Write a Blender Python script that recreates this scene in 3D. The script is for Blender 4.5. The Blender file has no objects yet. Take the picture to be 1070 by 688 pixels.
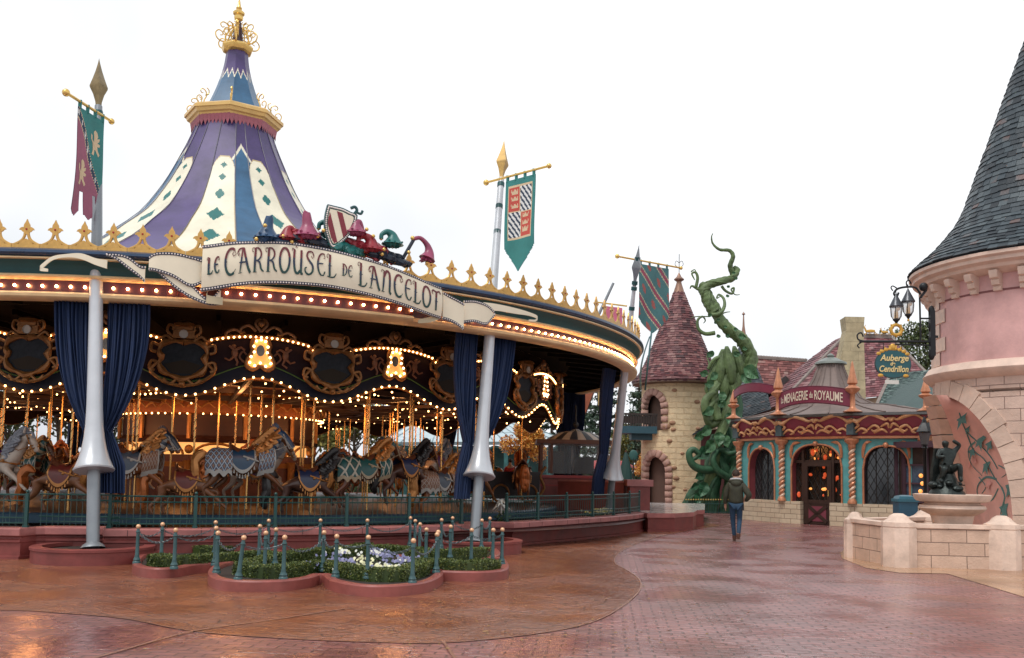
import bpy, bmesh, math, random
from mathutils import Vector, Matrix, noise
random.seed(7)
R_ = math.radians
sin, cos, pi = math.sin, math.cos, math.pi
scn = bpy.context.scene
COL = scn.collection
F, PIT, ROL, SYP = 979.08, .0768, .0187, 74.85
EYE = 1.6
def ray(px, py):
 a = px-535; b = py-344-SYP
 cr, sr = cos(ROL), sin(ROL)
 X = cr*a+sr*b; up = -(-sr*a+cr*b)
 c, s = cos(PIT), sin(PIT)
 return X, F*c-up*s, F*s+up*c
def at(px, py, Y):
 x, y, z = ray(px, py)
 return Vector((x*Y/y, Y, EYE+z*Y/y))
def g(px, py, z=0):
 x, y, w = ray(px, py); t = (z-EYE)/w
 return Vector((x*t, y*t, z))
MATS = {}
def mat(name, col, rough=.6, metal=0., var=.15, vs=3., bump=0., bs=30., emis=0., ecol=None, spec=.5, coat=0., alpha=1.):
 if name in MATS: return MATS[name]
 m = bpy.data.materials.new(name); m.use_nodes = True
 nt = m.node_tree; n = nt.nodes; l = nt.links
 p = n['Principled BSDF']
 p.inputs['Roughness'].default_value = rough; p.inputs['Metallic'].default_value = metal
 p.inputs['Specular IOR Level'].default_value = spec
 p.inputs['Coat Weight'].default_value = coat
 tc = n.new('ShaderNodeTexCoord')
 if var > 0:
  no = n.new('ShaderNodeTexNoise'); no.inputs['Scale'].default_value = vs; no.inputs['Detail'].default_value = 6
  no.inputs['Roughness'].default_value = .65
  l.new(tc.outputs['Object'], no.inputs['Vector'])
  r = n.new('ShaderNodeValToRGB'); r.color_ramp.elements[0].position = .3; r.color_ramp.elements[1].position = .72
  a = tuple(max(0, c*(1-var)) for c in col)+(1,); b = tuple(min(1, c*(1+var)) for c in col)+(1,)
  r.color_ramp.elements[0].color = a; r.color_ramp.elements[1].color = b
  l.new(no.outputs['Fac'], r.inputs['Fac']); l.new(r.outputs['Color'], p.inputs['Base Color'])
  rr = n.new('ShaderNodeMapRange'); rr.inputs['To Min'].default_value = max(.03, rough-.12); rr.inputs['To Max'].default_value = min(1, rough+.12)
  l.new(no.outputs['Fac'], rr.inputs['Value']); l.new(rr.outputs['Result'], p.inputs['Roughness'])
 else:
  p.inputs['Base Color'].default_value = tuple(col)+(1,)
 if bump > 0:
  nb = n.new('ShaderNodeTexNoise'); nb.inputs['Scale'].default_value = bs; nb.inputs['Detail'].default_value = 5
  l.new(tc.outputs['Object'], nb.inputs['Vector'])
  bu = n.new('ShaderNodeBump'); bu.inputs['Strength'].default_value = bump; bu.inputs['Distance'].default_value = .02
  l.new(nb.outputs['Fac'], bu.inputs['Height']); l.new(bu.outputs['Normal'], p.inputs['Normal'])
 if emis > 0:
  p.inputs['Emission Color'].default_value = tuple(ecol or col)+(1,)
  p.inputs['Emission Strength'].default_value = emis
 if alpha < 1: p.inputs['Alpha'].default_value = alpha
 MATS[name] = m; return m
def rndmat(name, stops, rough=.6, bump=.2, bs=25., attr='rnd', spec=.5, vs=1.2, mixn=.35, trans=0):
 if name in MATS: return MATS[name]
 m = bpy.data.materials.new(name); m.use_nodes = True
 nt = m.node_tree; n = nt.nodes; l = nt.links; p = n['Principled BSDF']
 p.inputs['Roughness'].default_value = rough; p.inputs['Specular IOR Level'].default_value = spec
 at_ = n.new('ShaderNodeAttribute'); at_.attribute_name = attr
 r = n.new('ShaderNodeValToRGB'); cr = r.color_ramp
 while len(cr.elements) < len(stops): cr.elements.new(.5)
 for i, (po, c) in enumerate(stops): cr.elements[i].position = po; cr.elements[i].color = tuple(c)+(1,)
 tc = n.new('ShaderNodeTexCoord'); no = n.new('ShaderNodeTexNoise'); no.inputs['Scale'].default_value = vs; no.inputs['Detail'].default_value = 5
 l.new(tc.outputs['Object'], no.inputs['Vector'])
 ma = n.new('ShaderNodeMath'); ma.operation = 'MULTIPLY_ADD'; ma.inputs[1].default_value = mixn; 
 mb = n.new('ShaderNodeMath'); mb.operation = 'SUBTRACT'; mb.inputs[1].default_value = mixn*.5
 l.new(no.outputs['Fac'], ma.inputs[0]); l.new(at_.outputs['Fac'], ma.inputs[2]); l.new(ma.outputs[0], mb.inputs[0])
 l.new(mb.outputs[0], r.inputs['Fac']); l.new(r.outputs['Color'], p.inputs['Base Color'])
 if bump:
  nb = n.new('ShaderNodeTexNoise'); nb.inputs['Scale'].default_value = bs
  l.new(tc.outputs['Object'], nb.inputs['Vector'])
  bu = n.new('ShaderNodeBump'); bu.inputs['Strength'].default_value = bump; bu.inputs['Distance'].default_value = .02
  l.new(nb.outputs['Fac'], bu.inputs['Height']); l.new(bu.outputs['Normal'], p.inputs['Normal'])
 if trans:
  p.inputs['Subsurface Weight'].default_value = 0
  p.inputs['Transmission Weight'].default_value = 0
 MATS[name] = m; return m
def blockmat(name, c1, c2, mortar, bw=.45, bh=.22, ms=.012, rough=.7, bump=.5, rowoff=.5, off=(0, 0), stain=.3, warp=.012):
 if name in MATS: return MATS[name]
 m = bpy.data.materials.new(name); m.use_nodes = True
 nt = m.node_tree; n = nt.nodes; l = nt.links; p = n['Principled BSDF']
 p.inputs['Roughness'].default_value = rough
 uv = n.new('ShaderNodeUVMap'); tc = n.new('ShaderNodeTexCoord')
 mp = n.new('ShaderNodeMapping'); mp.inputs['Location'].default_value = (off[0], off[1], 0)
 l.new(uv.outputs['UV'], mp.inputs['Vector'])
 wn = n.new('ShaderNodeTexNoise'); wn.inputs['Scale'].default_value = 6
 l.new(tc.outputs['Object'], wn.inputs['Vector'])
 mx = n.new('ShaderNodeMix'); mx.data_type = 'VECTOR'; mx.inputs['Factor'].default_value = warp
 l.new(mp.outputs['Vector'], mx.inputs[4]); l.new(wn.outputs['Color'], mx.inputs[5])
 b = n.new('ShaderNodeTexBrick'); b.offset = rowoff
 b.inputs['Scale'].default_value = 1; b.inputs['Brick Width'].default_value = bw; b.inputs['Row Height'].default_value = bh
 b.inputs['Mortar Size'].default_value = ms; b.inputs['Mortar Smooth'].default_value = .25; b.inputs['Bias'].default_value = 0
 b.inputs['Color1'].default_value = tuple(c1)+(1,); b.inputs['Color2'].default_value = tuple(c2)+(1,); b.inputs['Mortar'].default_value = tuple(mortar)+(1,)
 l.new(mx.outputs[1], b.inputs['Vector'])
 no = n.new('ShaderNodeTexNoise'); no.inputs['Scale'].default_value = 2.2; no.inputs['Detail'].default_value = 8; no.inputs['Roughness'].default_value = .7
 l.new(tc.outputs['Object'], no.inputs['Vector'])
 hs = n.new('ShaderNodeHueSaturation')
 mr = n.new('ShaderNodeMapRange'); mr.inputs['From Min'].default_value = .3; mr.inputs['From Max'].default_value = .7
 mr.inputs['To Min'].default_value = 1-stain; mr.inputs['To Max'].default_value = 1+stain*.5
 l.new(no.outputs['Fac'], mr.inputs['Value']); l.new(mr.outputs['Result'], hs.inputs['Value']); l.new(b.outputs['Color'], hs.inputs['Color'])
 l.new(hs.outputs['Color'], p.inputs['Base Color'])
 ad = n.new('ShaderNodeMath'); ad.operation = 'MULTIPLY_ADD'; ad.inputs[1].default_value = -1.; 
 n2 = n.new('ShaderNodeTexNoise'); n2.inputs['Scale'].default_value = 35; n2.inputs['Detail'].default_value = 4
 l.new(tc.outputs['Object'], n2.inputs['Vector'])
 l.new(b.outputs['Fac'], ad.inputs[0]); l.new(n2.outputs['Fac'], ad.inputs[2])
 bu = n.new('ShaderNodeBump'); bu.inputs['Strength'].default_value = bump; bu.inputs['Distance'].default_value = .02
 l.new(ad.outputs[0], bu.inputs['Height']); l.new(bu.outputs['Normal'], p.inputs['Normal'])
 MATS[name] = m; return m
def rotz(v, a): 
 c, s = cos(a), sin(a); return Vector((v[0]*c-v[1]*s, v[0]*s+v[1]*c, v[2]))
class MB:
 def __init__(s): s.v = []; s.f = []; s.m = []; s.r = []; s.uv = {}
 def add(s, vs, fs, m=0, rnd=0.):
  o = len(s.v); s.v += [tuple(p) for p in vs]
  for f in fs: s.f.append(tuple(i+o for i in f)); s.m.append(m); s.r.append(rnd)
  return s
 def box(s, c, d, rz=0, m=0, M=None, rnd=0., taper=1.):
  h = [x/2 for x in d]; vs = []
  for z in (-1, 1):
   k = 1 if z < 0 else taper
   for x, y in ((-1, -1), (1, -1), (1, 1), (-1, 1)):
    p = Vector((x*h[0]*k, y*h[1]*k, z*h[2]))
    if M is not None: p = M @ p
    p = rotz(p, rz); vs.append(p+Vector(c))
  return s.add(vs, [(0, 3, 2, 1), (4, 5, 6, 7), (0, 1, 5, 4), (1, 2, 6, 5), (2, 3, 7, 6), (3, 0, 4, 7)], m, rnd)
 def bar(s, a, b, w, t, m=0, up=(0, 0, 1)):
  a = Vector(a); b = Vector(b); d = (b-a); L = d.length; d.normalize()
  u = Vector(up); sd = d.cross(u)
  if sd.length < 1e-4: sd = d.cross(Vector((1, 0, 0)))
  sd.normalize(); u = sd.cross(d)
  vs = []
  for p in (a, b):
   for x, y in ((-1, -1), (1, -1), (1, 1), (-1, 1)): vs.append(p+sd*x*w/2+u*y*t/2)
  return s.add(vs, [(0, 1, 2, 3), (7, 6, 5, 4), (0, 4, 5, 1), (1, 5, 6, 2), (2, 6, 7, 3), (3, 7, 4, 0)], m)
 def tube(s, pts, rad, seg=8, m=0, cap=True, sq=1., twist=0):
  pts = [Vector(p) for p in pts]; n = len(pts)
  if not hasattr(rad, '__len__'): rad = [rad]*n
  t0 = (pts[1]-pts[0]).normalized()
  ref = Vector((0, 0, 1)) if abs(t0.z) < .9 else Vector((1, 0, 0))
  nrm = (ref-t0*ref.dot(t0)).normalized(); vs = []
  for i, p in enumerate(pts):
   t = (pts[min(i+1, n-1)]-pts[max(i-1, 0)]).normalized()
   nrm = (nrm-t*nrm.dot(t))
   if nrm.length < 1e-5: nrm = t.orthogonal()
   nrm.normalize(); bn = t.cross(nrm)
   for k in range(seg):
    a = 2*pi*k/seg+twist*i
    vs.append(p+(nrm*cos(a)+bn*sin(a)*sq)*rad[i])
  fs = [(i*seg+k, i*seg+(k+1) % seg, (i+1)*seg+(k+1) % seg, (i+1)*seg+k) for i in range(n-1) for k in range(seg)]
  if cap: fs += [tuple(range(seg-1, -1, -1)), tuple((n-1)*seg+k for k in range(seg))]
  return s.add(vs, fs, m)
 def lathe(s, prof, o=(0, 0, 0), seg=24, m=0, a0=0, a1=2*pi, axis=None, mf=None, rot=0, cap=False):
  full = abs(a1-a0-2*pi) < 1e-6; ns = seg if full else seg+1
  M = None
  if axis is not None: M = Vector((0, 0, 1)).rotation_difference(Vector(axis).normalized()).to_matrix()
  vs = []
  for r, z in prof:
   for k in range(ns):
    a = a0+(a1-a0)*k/seg+rot
    p = Vector((r*sin(a), -r*cos(a), z))
    if M is not None: p = M @ p
    vs.append(p+Vector(o))
  for i in range(len(prof)-1):
   for k in range(seg):
    k2 = (k+1) % ns
    mm = mf(i, k) if mf else m
    o_ = len(s.v)
    s.f.append((i*ns+k+o_, i*ns+k2+o_, (i+1)*ns+k2+o_, (i+1)*ns+k+o_)); s.m.append(mm); s.r.append(0.)
  o_ = len(s.v)
  if cap:
   s.f.append(tuple(range(o_+ns-1, o_-1, -1))); s.m.append(m); s.r.append(0.)
   b = o_+(len(prof)-1)*ns; s.f.append(tuple(range(b, b+ns))); s.m.append(m); s.r.append(0.)
  s.v += [tuple(p) for p in vs]
  return s
 def grid(s, fn, nu, nv, m=0, mf=None, rf=None):
  o = len(s.v)
  for j in range(nv+1):
   for i in range(nu+1): s.v.append(tuple(fn(i/nu, j/nv)))
  for j in range(nv):
   for i in range(nu):
    a = o+j*(nu+1)+i
    mm = mf((i+.5)/nu, (j+.5)/nv) if mf else m
    if mm is None or mm < 0: continue
    s.f.append((a, a+1, a+nu+2, a+nu+1)); s.m.append(mm); s.r.append(rf((i+.5)/nu, (j+.5)/nv) if rf else 0.)
  return s
 def prism(s, poly, M, d, m=0, ms=None):
  n = len(poly); vs = [M @ Vector((x, 0, z)) for x, z in poly]+[M @ Vector((x, d, z)) for x, z in poly]
  o = len(s.v); s.v += [tuple(p) for p in vs]
  fs = [tuple(range(n)), tuple(range(2*n-1, n-1, -1))]+[(i, i+n, (i+1) % n+n, (i+1) % n) for i in range(n)]
  for i, f in enumerate(fs): s.f.append(tuple(q+o for q in f)); s.m.append(m if i < 1 or ms is None else ms); s.r.append(0.)
  return s
 def slab(s, poly, z0, z1, m=0, mtop=None):
  n = len(poly); o = len(s.v)
  s.v += [(p[0], p[1], z0) for p in poly]+[(p[0], p[1], z1) for p in poly]
  fs = [(tuple(range(n-1, -1, -1)), m), (tuple(range(n, 2*n)), m if mtop is None else mtop)]+[((i, (i+1) % n, (i+1) % n+n, i+n), m) for i in range(n)]
  for f, mm in fs: s.f.append(tuple(q+o for q in f)); s.m.append(mm); s.r.append(0.)
  return s
 def ball(s, c, r, seg=10, rings=6, m=0, sc=(1, 1, 1)):
  c = Vector(c); vs = [c+Vector((0, 0, -r*sc[2]))]
  for j in range(1, rings):
   t = -pi/2+pi*j/rings
   for k in range(seg):
    a = 2*pi*k/seg; vs.append(c+Vector((r*cos(t)*cos(a)*sc[0], r*cos(t)*sin(a)*sc[1], r*sin(t)*sc[2])))
  vs.append(c+Vector((0, 0, r*sc[2]))); fs = []
  for k in range(seg): fs.append((0, 1+(k+1) % seg, 1+k))
  for j in range(rings-2):
   for k in range(seg): fs.append((1+j*seg+k, 1+j*seg+(k+1) % seg, 1+(j+1)*seg+(k+1) % seg, 1+(j+1)*seg+k))
  e = len(vs)-1
  for k in range(seg): fs.append((1+(rings-2)*seg+k, 1+(rings-2)*seg+(k+1) % seg, e))
  return s.add(vs, fs, m)
 def mesh(s, name, mats, uv=None, smooth=True, ang=38, X=None, fix=False):
  me = bpy.data.meshes.new(name)
  V = s.v if X is None else [tuple(X @ Vector(p)) for p in s.v]
  me.from_pydata(V, [], s.f); 
  for mm in mats: me.materials.append(mm)
  me.polygons.foreach_set('material_index', s.m)
  if any(s.r):
   a = me.attributes.new('rnd', 'FLOAT', 'FACE'); a.data.foreach_set('value', s.r)
  if uv:
   ul = me.uv_layers.new(name='UVMap'); dat = ul.data
   for po in me.polygons:
    nn = po.normal
    for li in po.loop_indices:
     q = s.v[me.loops[li].vertex_index]
     if uv == 'box':
      if abs(nn.z) > .75: w = (q[0], q[1])
      elif abs(nn.x) > abs(nn.y): w = (q[1], q[2])
      else: w = (q[0], q[2])
     elif uv == 'xy': w = (q[0], q[1])
     else:
      _, cx, cy, rr = uv
      a = math.atan2(q[0]-cx, -(q[1]-cy)); w = (a*rr, q[2])
      if abs(nn.z) > .8: w = (a*rr, math.hypot(q[0]-cx, q[1]-cy))
     dat[li].uv = w
  if fix:
   bm = bmesh.new(); bm.from_mesh(me); bmesh.ops.recalc_face_normals(bm, faces=bm.faces); bm.to_mesh(me); bm.free()
  me.polygons.foreach_set('use_smooth', [smooth]*len(me.polygons))
  me.update()
  if smooth and ang < 180: me.set_sharp_from_angle(angle=R_(ang))
  return me
ROOTM = {}
def link(name, me, parent=None):
 o = bpy.data.objects.new(name, me); COL.objects.link(o)
 if parent: o.parent = parent
 return o
def thing(name, label, cat, loc=(0, 0, 0), rz=0, group=None):
 o = bpy.data.objects.new(name, None); COL.objects.link(o)
 o.empty_display_size = .2
 o.location = loc; o.rotation_euler = (0, 0, rz); o['label'] = label; o['category'] = cat
 if group: o['group'] = group
 ROOTM[o.name] = Matrix.Translation(loc) @ Matrix.Rotation(rz, 4, 'Z')
 return o
def rootmat(o):
 M = Matrix.Identity(4)
 while o is not None:
  M = ROOTM.get(o.name, Matrix.Identity(4)) @ M if o.name in ROOTM else M
  o = o.parent
 return M
def part(name, mb, mats, parent, world=True, label=None, **kw):
 if not isinstance(mats, (list, tuple)): mats = [mats]
 X = rootmat(parent).inverted() if (world and parent is not None) else None
 o = link(name, mb.mesh(name, mats, X=X, **kw), parent)
 if label: o['label'] = label
 return o
def solo(name, mb, mats, label, cat, group=None, **kw):
 if not isinstance(mats, (list, tuple)): mats = [mats]
 xs = [p[0] for p in mb.v]; ys = [p[1] for p in mb.v]; zs = [p[2] for p in mb.v]
 loc = Vector(((min(xs)+max(xs))/2, (min(ys)+max(ys))/2, min(zs)))
 o = link(name, mb.mesh(name, mats, X=Matrix.Translation(-loc), **kw))
 o.location = loc; o['label'] = label; o['category'] = cat
 if group: o['group'] = group
 return o
def struct(name, mb, mats, **kw):
 if not isinstance(mats, (list, tuple)): mats = [mats]
 o = link(name, mb.mesh(name, mats, **kw)); o['kind'] = 'structure'; return o
def dup(root, loc, rz=0, label=None, group=None, scale=None):
 r = root.copy(); COL.objects.link(r); r.location = loc; r.rotation_euler = (0, 0, rz)
 if scale: r.scale = (scale, scale, scale)
 if label: r['label'] = label
 if group: r['group'] = group
 for ch in list(root.children):
  c = ch.copy(); COL.objects.link(c); c.parent = r
  for q in list(ch.children):
   d = q.copy(); COL.objects.link(d); d.parent = c
 return r
def smooth_pts(pts, n=6):
 P = [Vector(p) for p in pts]; out = []
 for i in range(len(P)-1):
  a = P[max(i-1, 0)]; b = P[i]; c = P[i+1]; d = P[min(i+2, len(P)-1)]
  for k in range(n):
   t = k/n
   out.append(.5*((2*b)+(c-a)*t+(2*a-5*b+4*c-d)*t*t+(3*b-a-3*c+d)*t**3))
 out.append(P[-1]); return out
def lerpt(tab, x):
 if x <= tab[0][0]: return tab[0][1]
 for (a, u), (b, w) in zip(tab, tab[1:]):
  if x <= b: return u+(w-u)*(x-a)/(b-a)
 return tab[-1][1]
def skinmesh(name, verts, edges, rads, mats, sub=2, root=0, M=None):
 me = bpy.data.meshes.new('t'); me.from_pydata([tuple(v) for v in verts], edges, [])
 o = bpy.data.objects.new('t', me); COL.objects.link(o)
 sk = o.modifiers.new('s', 'SKIN'); sk.use_smooth_shade = True
 for i, v in enumerate(me.skin_vertices[0].data):
  r = rads[i]; v.radius = r if hasattr(r, '__len__') else (r, r); v.use_root = (i == root)
 ss = o.modifiers.new('u', 'SUBSURF'); ss.levels = sub; ss.render_levels = sub
 dg = bpy.context.evaluated_depsgraph_get(); dg.update()
 nm = bpy.data.meshes.new_from_object(o.evaluated_get(dg))
 bpy.data.objects.remove(o); nm.name = name; nm.materials.clear()
 for m in (mats if isinstance(mats, (list, tuple)) else [mats]): nm.materials.append(m)
 if M is not None: nm.transform(M)
 nm.polygons.foreach_set('use_smooth', [True]*len(nm.polygons))
 return nm
def arc(cx, cy, rx, ry, a0, a1, n=8):
 return [(cx+rx*cos(R_(a0+(a1-a0)*i/n)), cy+ry*sin(R_(a0+(a1-a0)*i/n))) for i in range(n+1)]
GL = {
 'L': (.62, [([(.2, 1), (.17, .5), (.2, .04)], 2), ([(.05, .03), (.3, 0), (.5, .04), (.62, .2)], 1), ([(.2, .98), (.05, 1.02), (-.02, .9), (.07, .85)], 0), ([(.08, .5), (.3, .5)], 0)]),
 'E': (.6, [(arc(.42, .5, .32, .48, 70, 290, 10), 1.6), ([(.12, .52), (.45, .53)], 1), ([(.5, .93), (.55, .8), (.46, .78)], 0), ([(.5, .07), (.58, .2)], 1)]),
 'C': (.72, [(arc(.45, .5, .36, .5, 60, 300, 12), 2), ([(.63, .93), (.7, .78), (.58, .7), (.5, .8), (.58, .86)], 0), ([(.62, .06), (.72, .2)], 0), ([(.04, .5), (.2, .5)], 0)]),
 'A': (.8, [([(.3, .98), (.24, .5), (.18, .05)], 1.4), ([(.36, 1), (.5, .6), (.66, .2), (.8, 0)], 2), ([(.0, .78), (.1, .95), (.36, 1)], 1), ([(.0, .78), (.08, .7), (.13, .8)], 0), ([(.12, .42), (.6, .44)], 1), ([(.08, .02), (.3, .03)], 0)]),
 'R': (.72, [([(.2, .97), (.17, .5), (.17, .02)], 2), (arc(.24, .73, .3, .26, 100, -90, 9), 1.4), ([(.24, .48), (.45, .4), (.55, .15), (.72, .03)], 1.6), ([(.2, .97), (.02, .98), (.0, .85), (.08, .84)], 0), ([(.06, .02), (.3, .02)], 0)]),
 'O': (.72, [(arc(.36, .5, .3, .5, 90, 270, 10), 2), (arc(.36, .5, .3, .5, 90, -90, 10), 2), ([(.0, .5), (.13, .5)], 0), ([(.6, .5), (.73, .5)], 0)]),
 'U': (.72, [([(.15, .98), (.12, .5), (.2, .12), (.36, 0), (.52, .12)], 2), ([(.58, .98), (.57, .5), (.58, .05), (.7, .0)], 2), ([(.15, .98), (.02, 1.02), (.0, .9)], 0), ([(.2, 1.08), (.27, 1.12), (.32, 1.05)], 0)]),
 'S': (.62, [([(.55, .8), (.45, .97), (.2, .95), (.12, .75), (.3, .55), (.48, .38), (.48, .12), (.25, 0), (.05, .1), (.02, .25), (.12, .28)], 1.8), ([(.55, .8), (.46, .7), (.38, .8)], 0)]),
 'D': (.66, [([(.2, .97), (.2, .03)], 2), (arc(.2, .5, .42, .48, 95, -95, 10), 1.5), ([(.05, .97), (.3, .99)], 0), ([(.05, .02), (.3, .02)], 0), ([(.05, .55), (.35, .55)], 0)]),
 'N': (.74, [([(.18, .96), (.15, .5), (.12, .02)], 1.8), ([(.18, .7), (.35, .97), (.55, .9), (.58, .5), (.6, .1), (.72, .0)], 2), ([(.18, .96), (.02, .98), (.0, .86)], 0), ([(.02, .02), (.24, .02)], 0)]),
 'T': (.7, [([(.38, .95), (.33, .5), (.36, .0)], 2), ([(.0, .82), (.08, .97), (.38, .93), (.6, 1), (.72, .88)], 1.4), ([(.22, .45), (.48, .45)], 0), ([(.0, .82), (.08, .76)], 0)]),
 'M': (.95, [([(.15, .96), (.12, .03)], 1.8), ([(.15, .95), (.45, .3), (.75, .95)], 1.3), ([(.78, .96), (.8, .03)], 2), ([(.0, .03), (.25, .03)], 0), ([(.68, .03), (.92, .03)], 0)]),
 'G': (.75, [(arc(.42, .5, .34, .5, 60, 330, 12), 1.9), ([(.72, .3), (.72, .5), (.5, .48)], 1.2)]),
 'I': (.36, [([(.18, .98), (.18, .02)], 2), ([(.04, .98), (.32, .98)], 0), ([(.04, .02), (.32, .02)], 0)]),
 'Y': (.7, [([(.08, .97), (.2, .65), (.36, .5)], 1.6), ([(.62, .97), (.5, .65), (.36, .5), (.36, .02)], 1.8), ([(.0, .97), (.18, .98)], 0)]),
 'u': (.5, [([(.1, .6), (.1, .2), (.25, .0), (.4, .2)], 1.2), ([(.42, .6), (.42, .0)], 1.4)]),
 'a': (.5, [([(.1, .5), (.3, .6), (.42, .45), (.42, .0)], 1.4), (arc(.25, .2, .17, .18, 90, 420, 8), 1)]),
 'd': (.5, [([(.42, 1), (.42, .0)], 1.4), (arc(.24, .28, .18, .28, 60, 330, 8), 1.2)]),
 'e': (.45, [([(.08, .3), (.4, .32), (.36, .55), (.2, .6), (.06, .35), (.16, .03), (.4, .08)], 1.2)]),
}
def text_width(txt, h, sp=.1):
 return sum((GL[c][0]+sp if c in GL else .35) for c in txt)*h
def letter_strokes(txt, h, sp=.1, kx=1.):
 x = 0; out = []
 for c in txt:
  if c not in GL: x += .35*h*kx; continue
  w, st = GL[c]
  for pts, th in st: out.append(([(x+p[0]*h*kx, p[1]*h) for p in pts], th))
  x += (w+sp)*h*kx
 return out, x
def letters(name, txt, h, S, weight, mats, parent, sp=.1, kx=1., mf=None, x=0, y=0):
 for c in txt:
  if c in GL:
   mb = MB(); draw_letters(mb, [([(x+p[0]*h*kx, y+p[1]*h) for p in pts], th) for pts, th in GL[c][1]], h, S, weight, mf); part(name, mb, mats, parent, smooth=False)
  x += ((GL[c][0] if c in GL else .25)+sp)*h*kx
 return x
def draw_letters(mb, strokes, h, S, weight=.055, mf=None, off=.006):
 for pts, th in strokes:
  P = smooth_pts([(p[0], p[1], 0) for p in pts], 4)
  n = len(P); L = []
  for i, p in enumerate(P):
   t = (P[min(i+1, n-1)]-P[max(i-1, 0)]); t.normalize(); nn = Vector((-t.y, t.x, 0))
   u = i/(n-1)
   w = weight*h*(.45+ (th*1.05)*(math.sin(pi*min(max(u, .08), .92))**.6 if th < 2 else 1.0)*.5*(1.0+abs(t.y)*.6))
   if th == 0: w = weight*h*.42
   L.append((p, nn*w))
  for i in range(n-1):
   (a, wa), (b, wb) = L[i], L[i+1]
   q = [a-wa, b-wb, b+wb, a+wa]
   tm = (a.y+b.y)/2/h
   mb.add([S(p.x, p.y, off) for p in q]+[S(p.x, p.y, 0) for p in q], [(0, 1, 2, 3), (3, 2, 6, 7), (1, 0, 4, 5)], mf(tm) if mf else 0)
# ================================================================ world, camera, light
w = bpy.data.worlds.new('World'); scn.world = w; w.use_nodes = True
nt = w.node_tree; bg = nt.nodes['Background']
sky = nt.nodes.new('ShaderNodeTexSky'); sky.sky_type = 'NISHITA'; sky.sun_disc = False
SUN_EL, SUN_AZ = R_(64), R_(-140)
sky.sun_elevation = SUN_EL; sky.sun_rotation = SUN_AZ; sky.dust_density = 4; sky.air_density = 1; sky.ozone_density = 1
hs = nt.nodes.new('ShaderNodeHueSaturation'); hs.inputs['Saturation'].default_value = .15
mx = nt.nodes.new('ShaderNodeMix'); mx.data_type = 'RGBA'; mx.inputs['Factor'].default_value = .86
tcw = nt.nodes.new('ShaderNodeTexCoord'); nw = nt.nodes.new('ShaderNodeTexNoise'); nw.inputs['Scale'].default_value = 1.6; nw.inputs['Detail'].default_value = 4
cw = nt.nodes.new('ShaderNodeValToRGB'); cw.color_ramp.elements[0].position = .42; cw.color_ramp.elements[1].position = .66
cw.color_ramp.elements[0].color = (5.7, 5.95, 6.3, 1); cw.color_ramp.elements[1].color = (9.1, 9.2, 9.35, 1)
nt.links.new(tcw.outputs['Generated'], nw.inputs['Vector']); nt.links.new(nw.outputs['Fac'], cw.inputs['Fac'])
nt.links.new(sky.outputs['Color'], hs.inputs['Color']); nt.links.new(hs.outputs['Color'], mx.inputs[6])
nt.links.new(cw.outputs['Color'], mx.inputs[7])
nt.links.new(mx.outputs[2], bg.inputs['Color']); bg.inputs['Strength'].default_value = .12
sl = bpy.data.lights.new('sun', 'SUN'); sl.energy = 1.5; sl.angle = R_(16); sl.color = (1, .97, .92)
so = bpy.data.objects.new('sun', sl); COL.objects.link(so)
dv = Vector((sin(SUN_AZ)*cos(SUN_EL), cos(SUN_AZ)*cos(SUN_EL), sin(SUN_EL)))
so.rotation_euler = dv.to_track_quat('Z', 'Y').to_euler(); so.location = (0, 0, 40)
cam = bpy.data.cameras.new('camera'); co = bpy.data.objects.new('camera', cam); COL.objects.link(co); scn.camera = co
cam.sensor_width = 36; cam.lens = F/1070*36; cam.shift_y = SYP/1070; cam.clip_end = 2000; cam.clip_start = .1
fw = Vector((0, cos(PIT), sin(PIT))); rt0 = Vector((1, 0, 0)); up0 = Vector((0, -sin(PIT), cos(PIT)))
rt = rt0*cos(ROL)+up0*sin(ROL); up = up0*cos(ROL)-rt0*sin(ROL)
co.matrix_world = Matrix(((rt.x, up.x, -fw.x, 0), (rt.y, up.y, -fw.y, 0), (rt.z, up.z, -fw.z, EYE), (0, 0, 0, 1)))
scn.render.resolution_x = 1024; scn.render.resolution_y = 658
scn.view_settings.view_transform = 'Standard'; scn.view_settings.look = 'None'; scn.view_settings.exposure = .30; scn.view_settings.gamma = 1
scn.cycles.max_bounces = 6; scn.cycles.diffuse_bounces = 3; scn.cycles.glossy_bounces = 3; scn.cycles.transparent_max_bounces = 8
# ================================================================ colours
cream = mat('cream_paint', (.74, .66, .48), .45, var=.08)
cream2 = mat('bulb_glow_cream', (.74, .52, .28), .45, var=.15)  # moulding cream pushed to orange, bulb glow is mixed into the colour
gold = mat('gold_paint', (.62, .36, .10), .38, metal=.35, var=.2, vs=8)
goldy = mat('gilt', (.78, .52, .16), .3, metal=.7, var=.12, vs=9)
copper = mat('copper_paint', (.50, .21, .11), .38, metal=.3, var=.2, vs=6)
navyrail = mat('blue_rail', (.02, .05, .11), .3, var=.15)
teal = mat('teal_paint', (.008, .065, .07), .4, var=.15)
tealw = mat('turquoise_wall', (.09, .32, .33), .55, var=.18, vs=4)
maroon = mat('maroon_paint', (.06, .010, .014), .4, var=.15)
dark = mat('dark_paint', (.02, .02, .022), .6, var=.2)
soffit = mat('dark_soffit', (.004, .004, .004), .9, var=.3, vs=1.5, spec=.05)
navy = mat('navy_curtain', (.007, .022, .075), .75, var=.2, vs=6, bump=.15, bs=60)
steel = mat('pale_steel', (.52, .54, .57), .32, metal=.25, var=.06)
steeld = mat('grey_steel', (.24, .26, .28), .38, metal=.4, var=.1)
bronze = mat('bronze_point', (.22, .16, .08), .35, metal=.8, var=.3, vs=8)
redw = mat('red_render', (.20, .044, .038), .5, var=.3, vs=2.5, bump=.15, bs=40)
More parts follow.
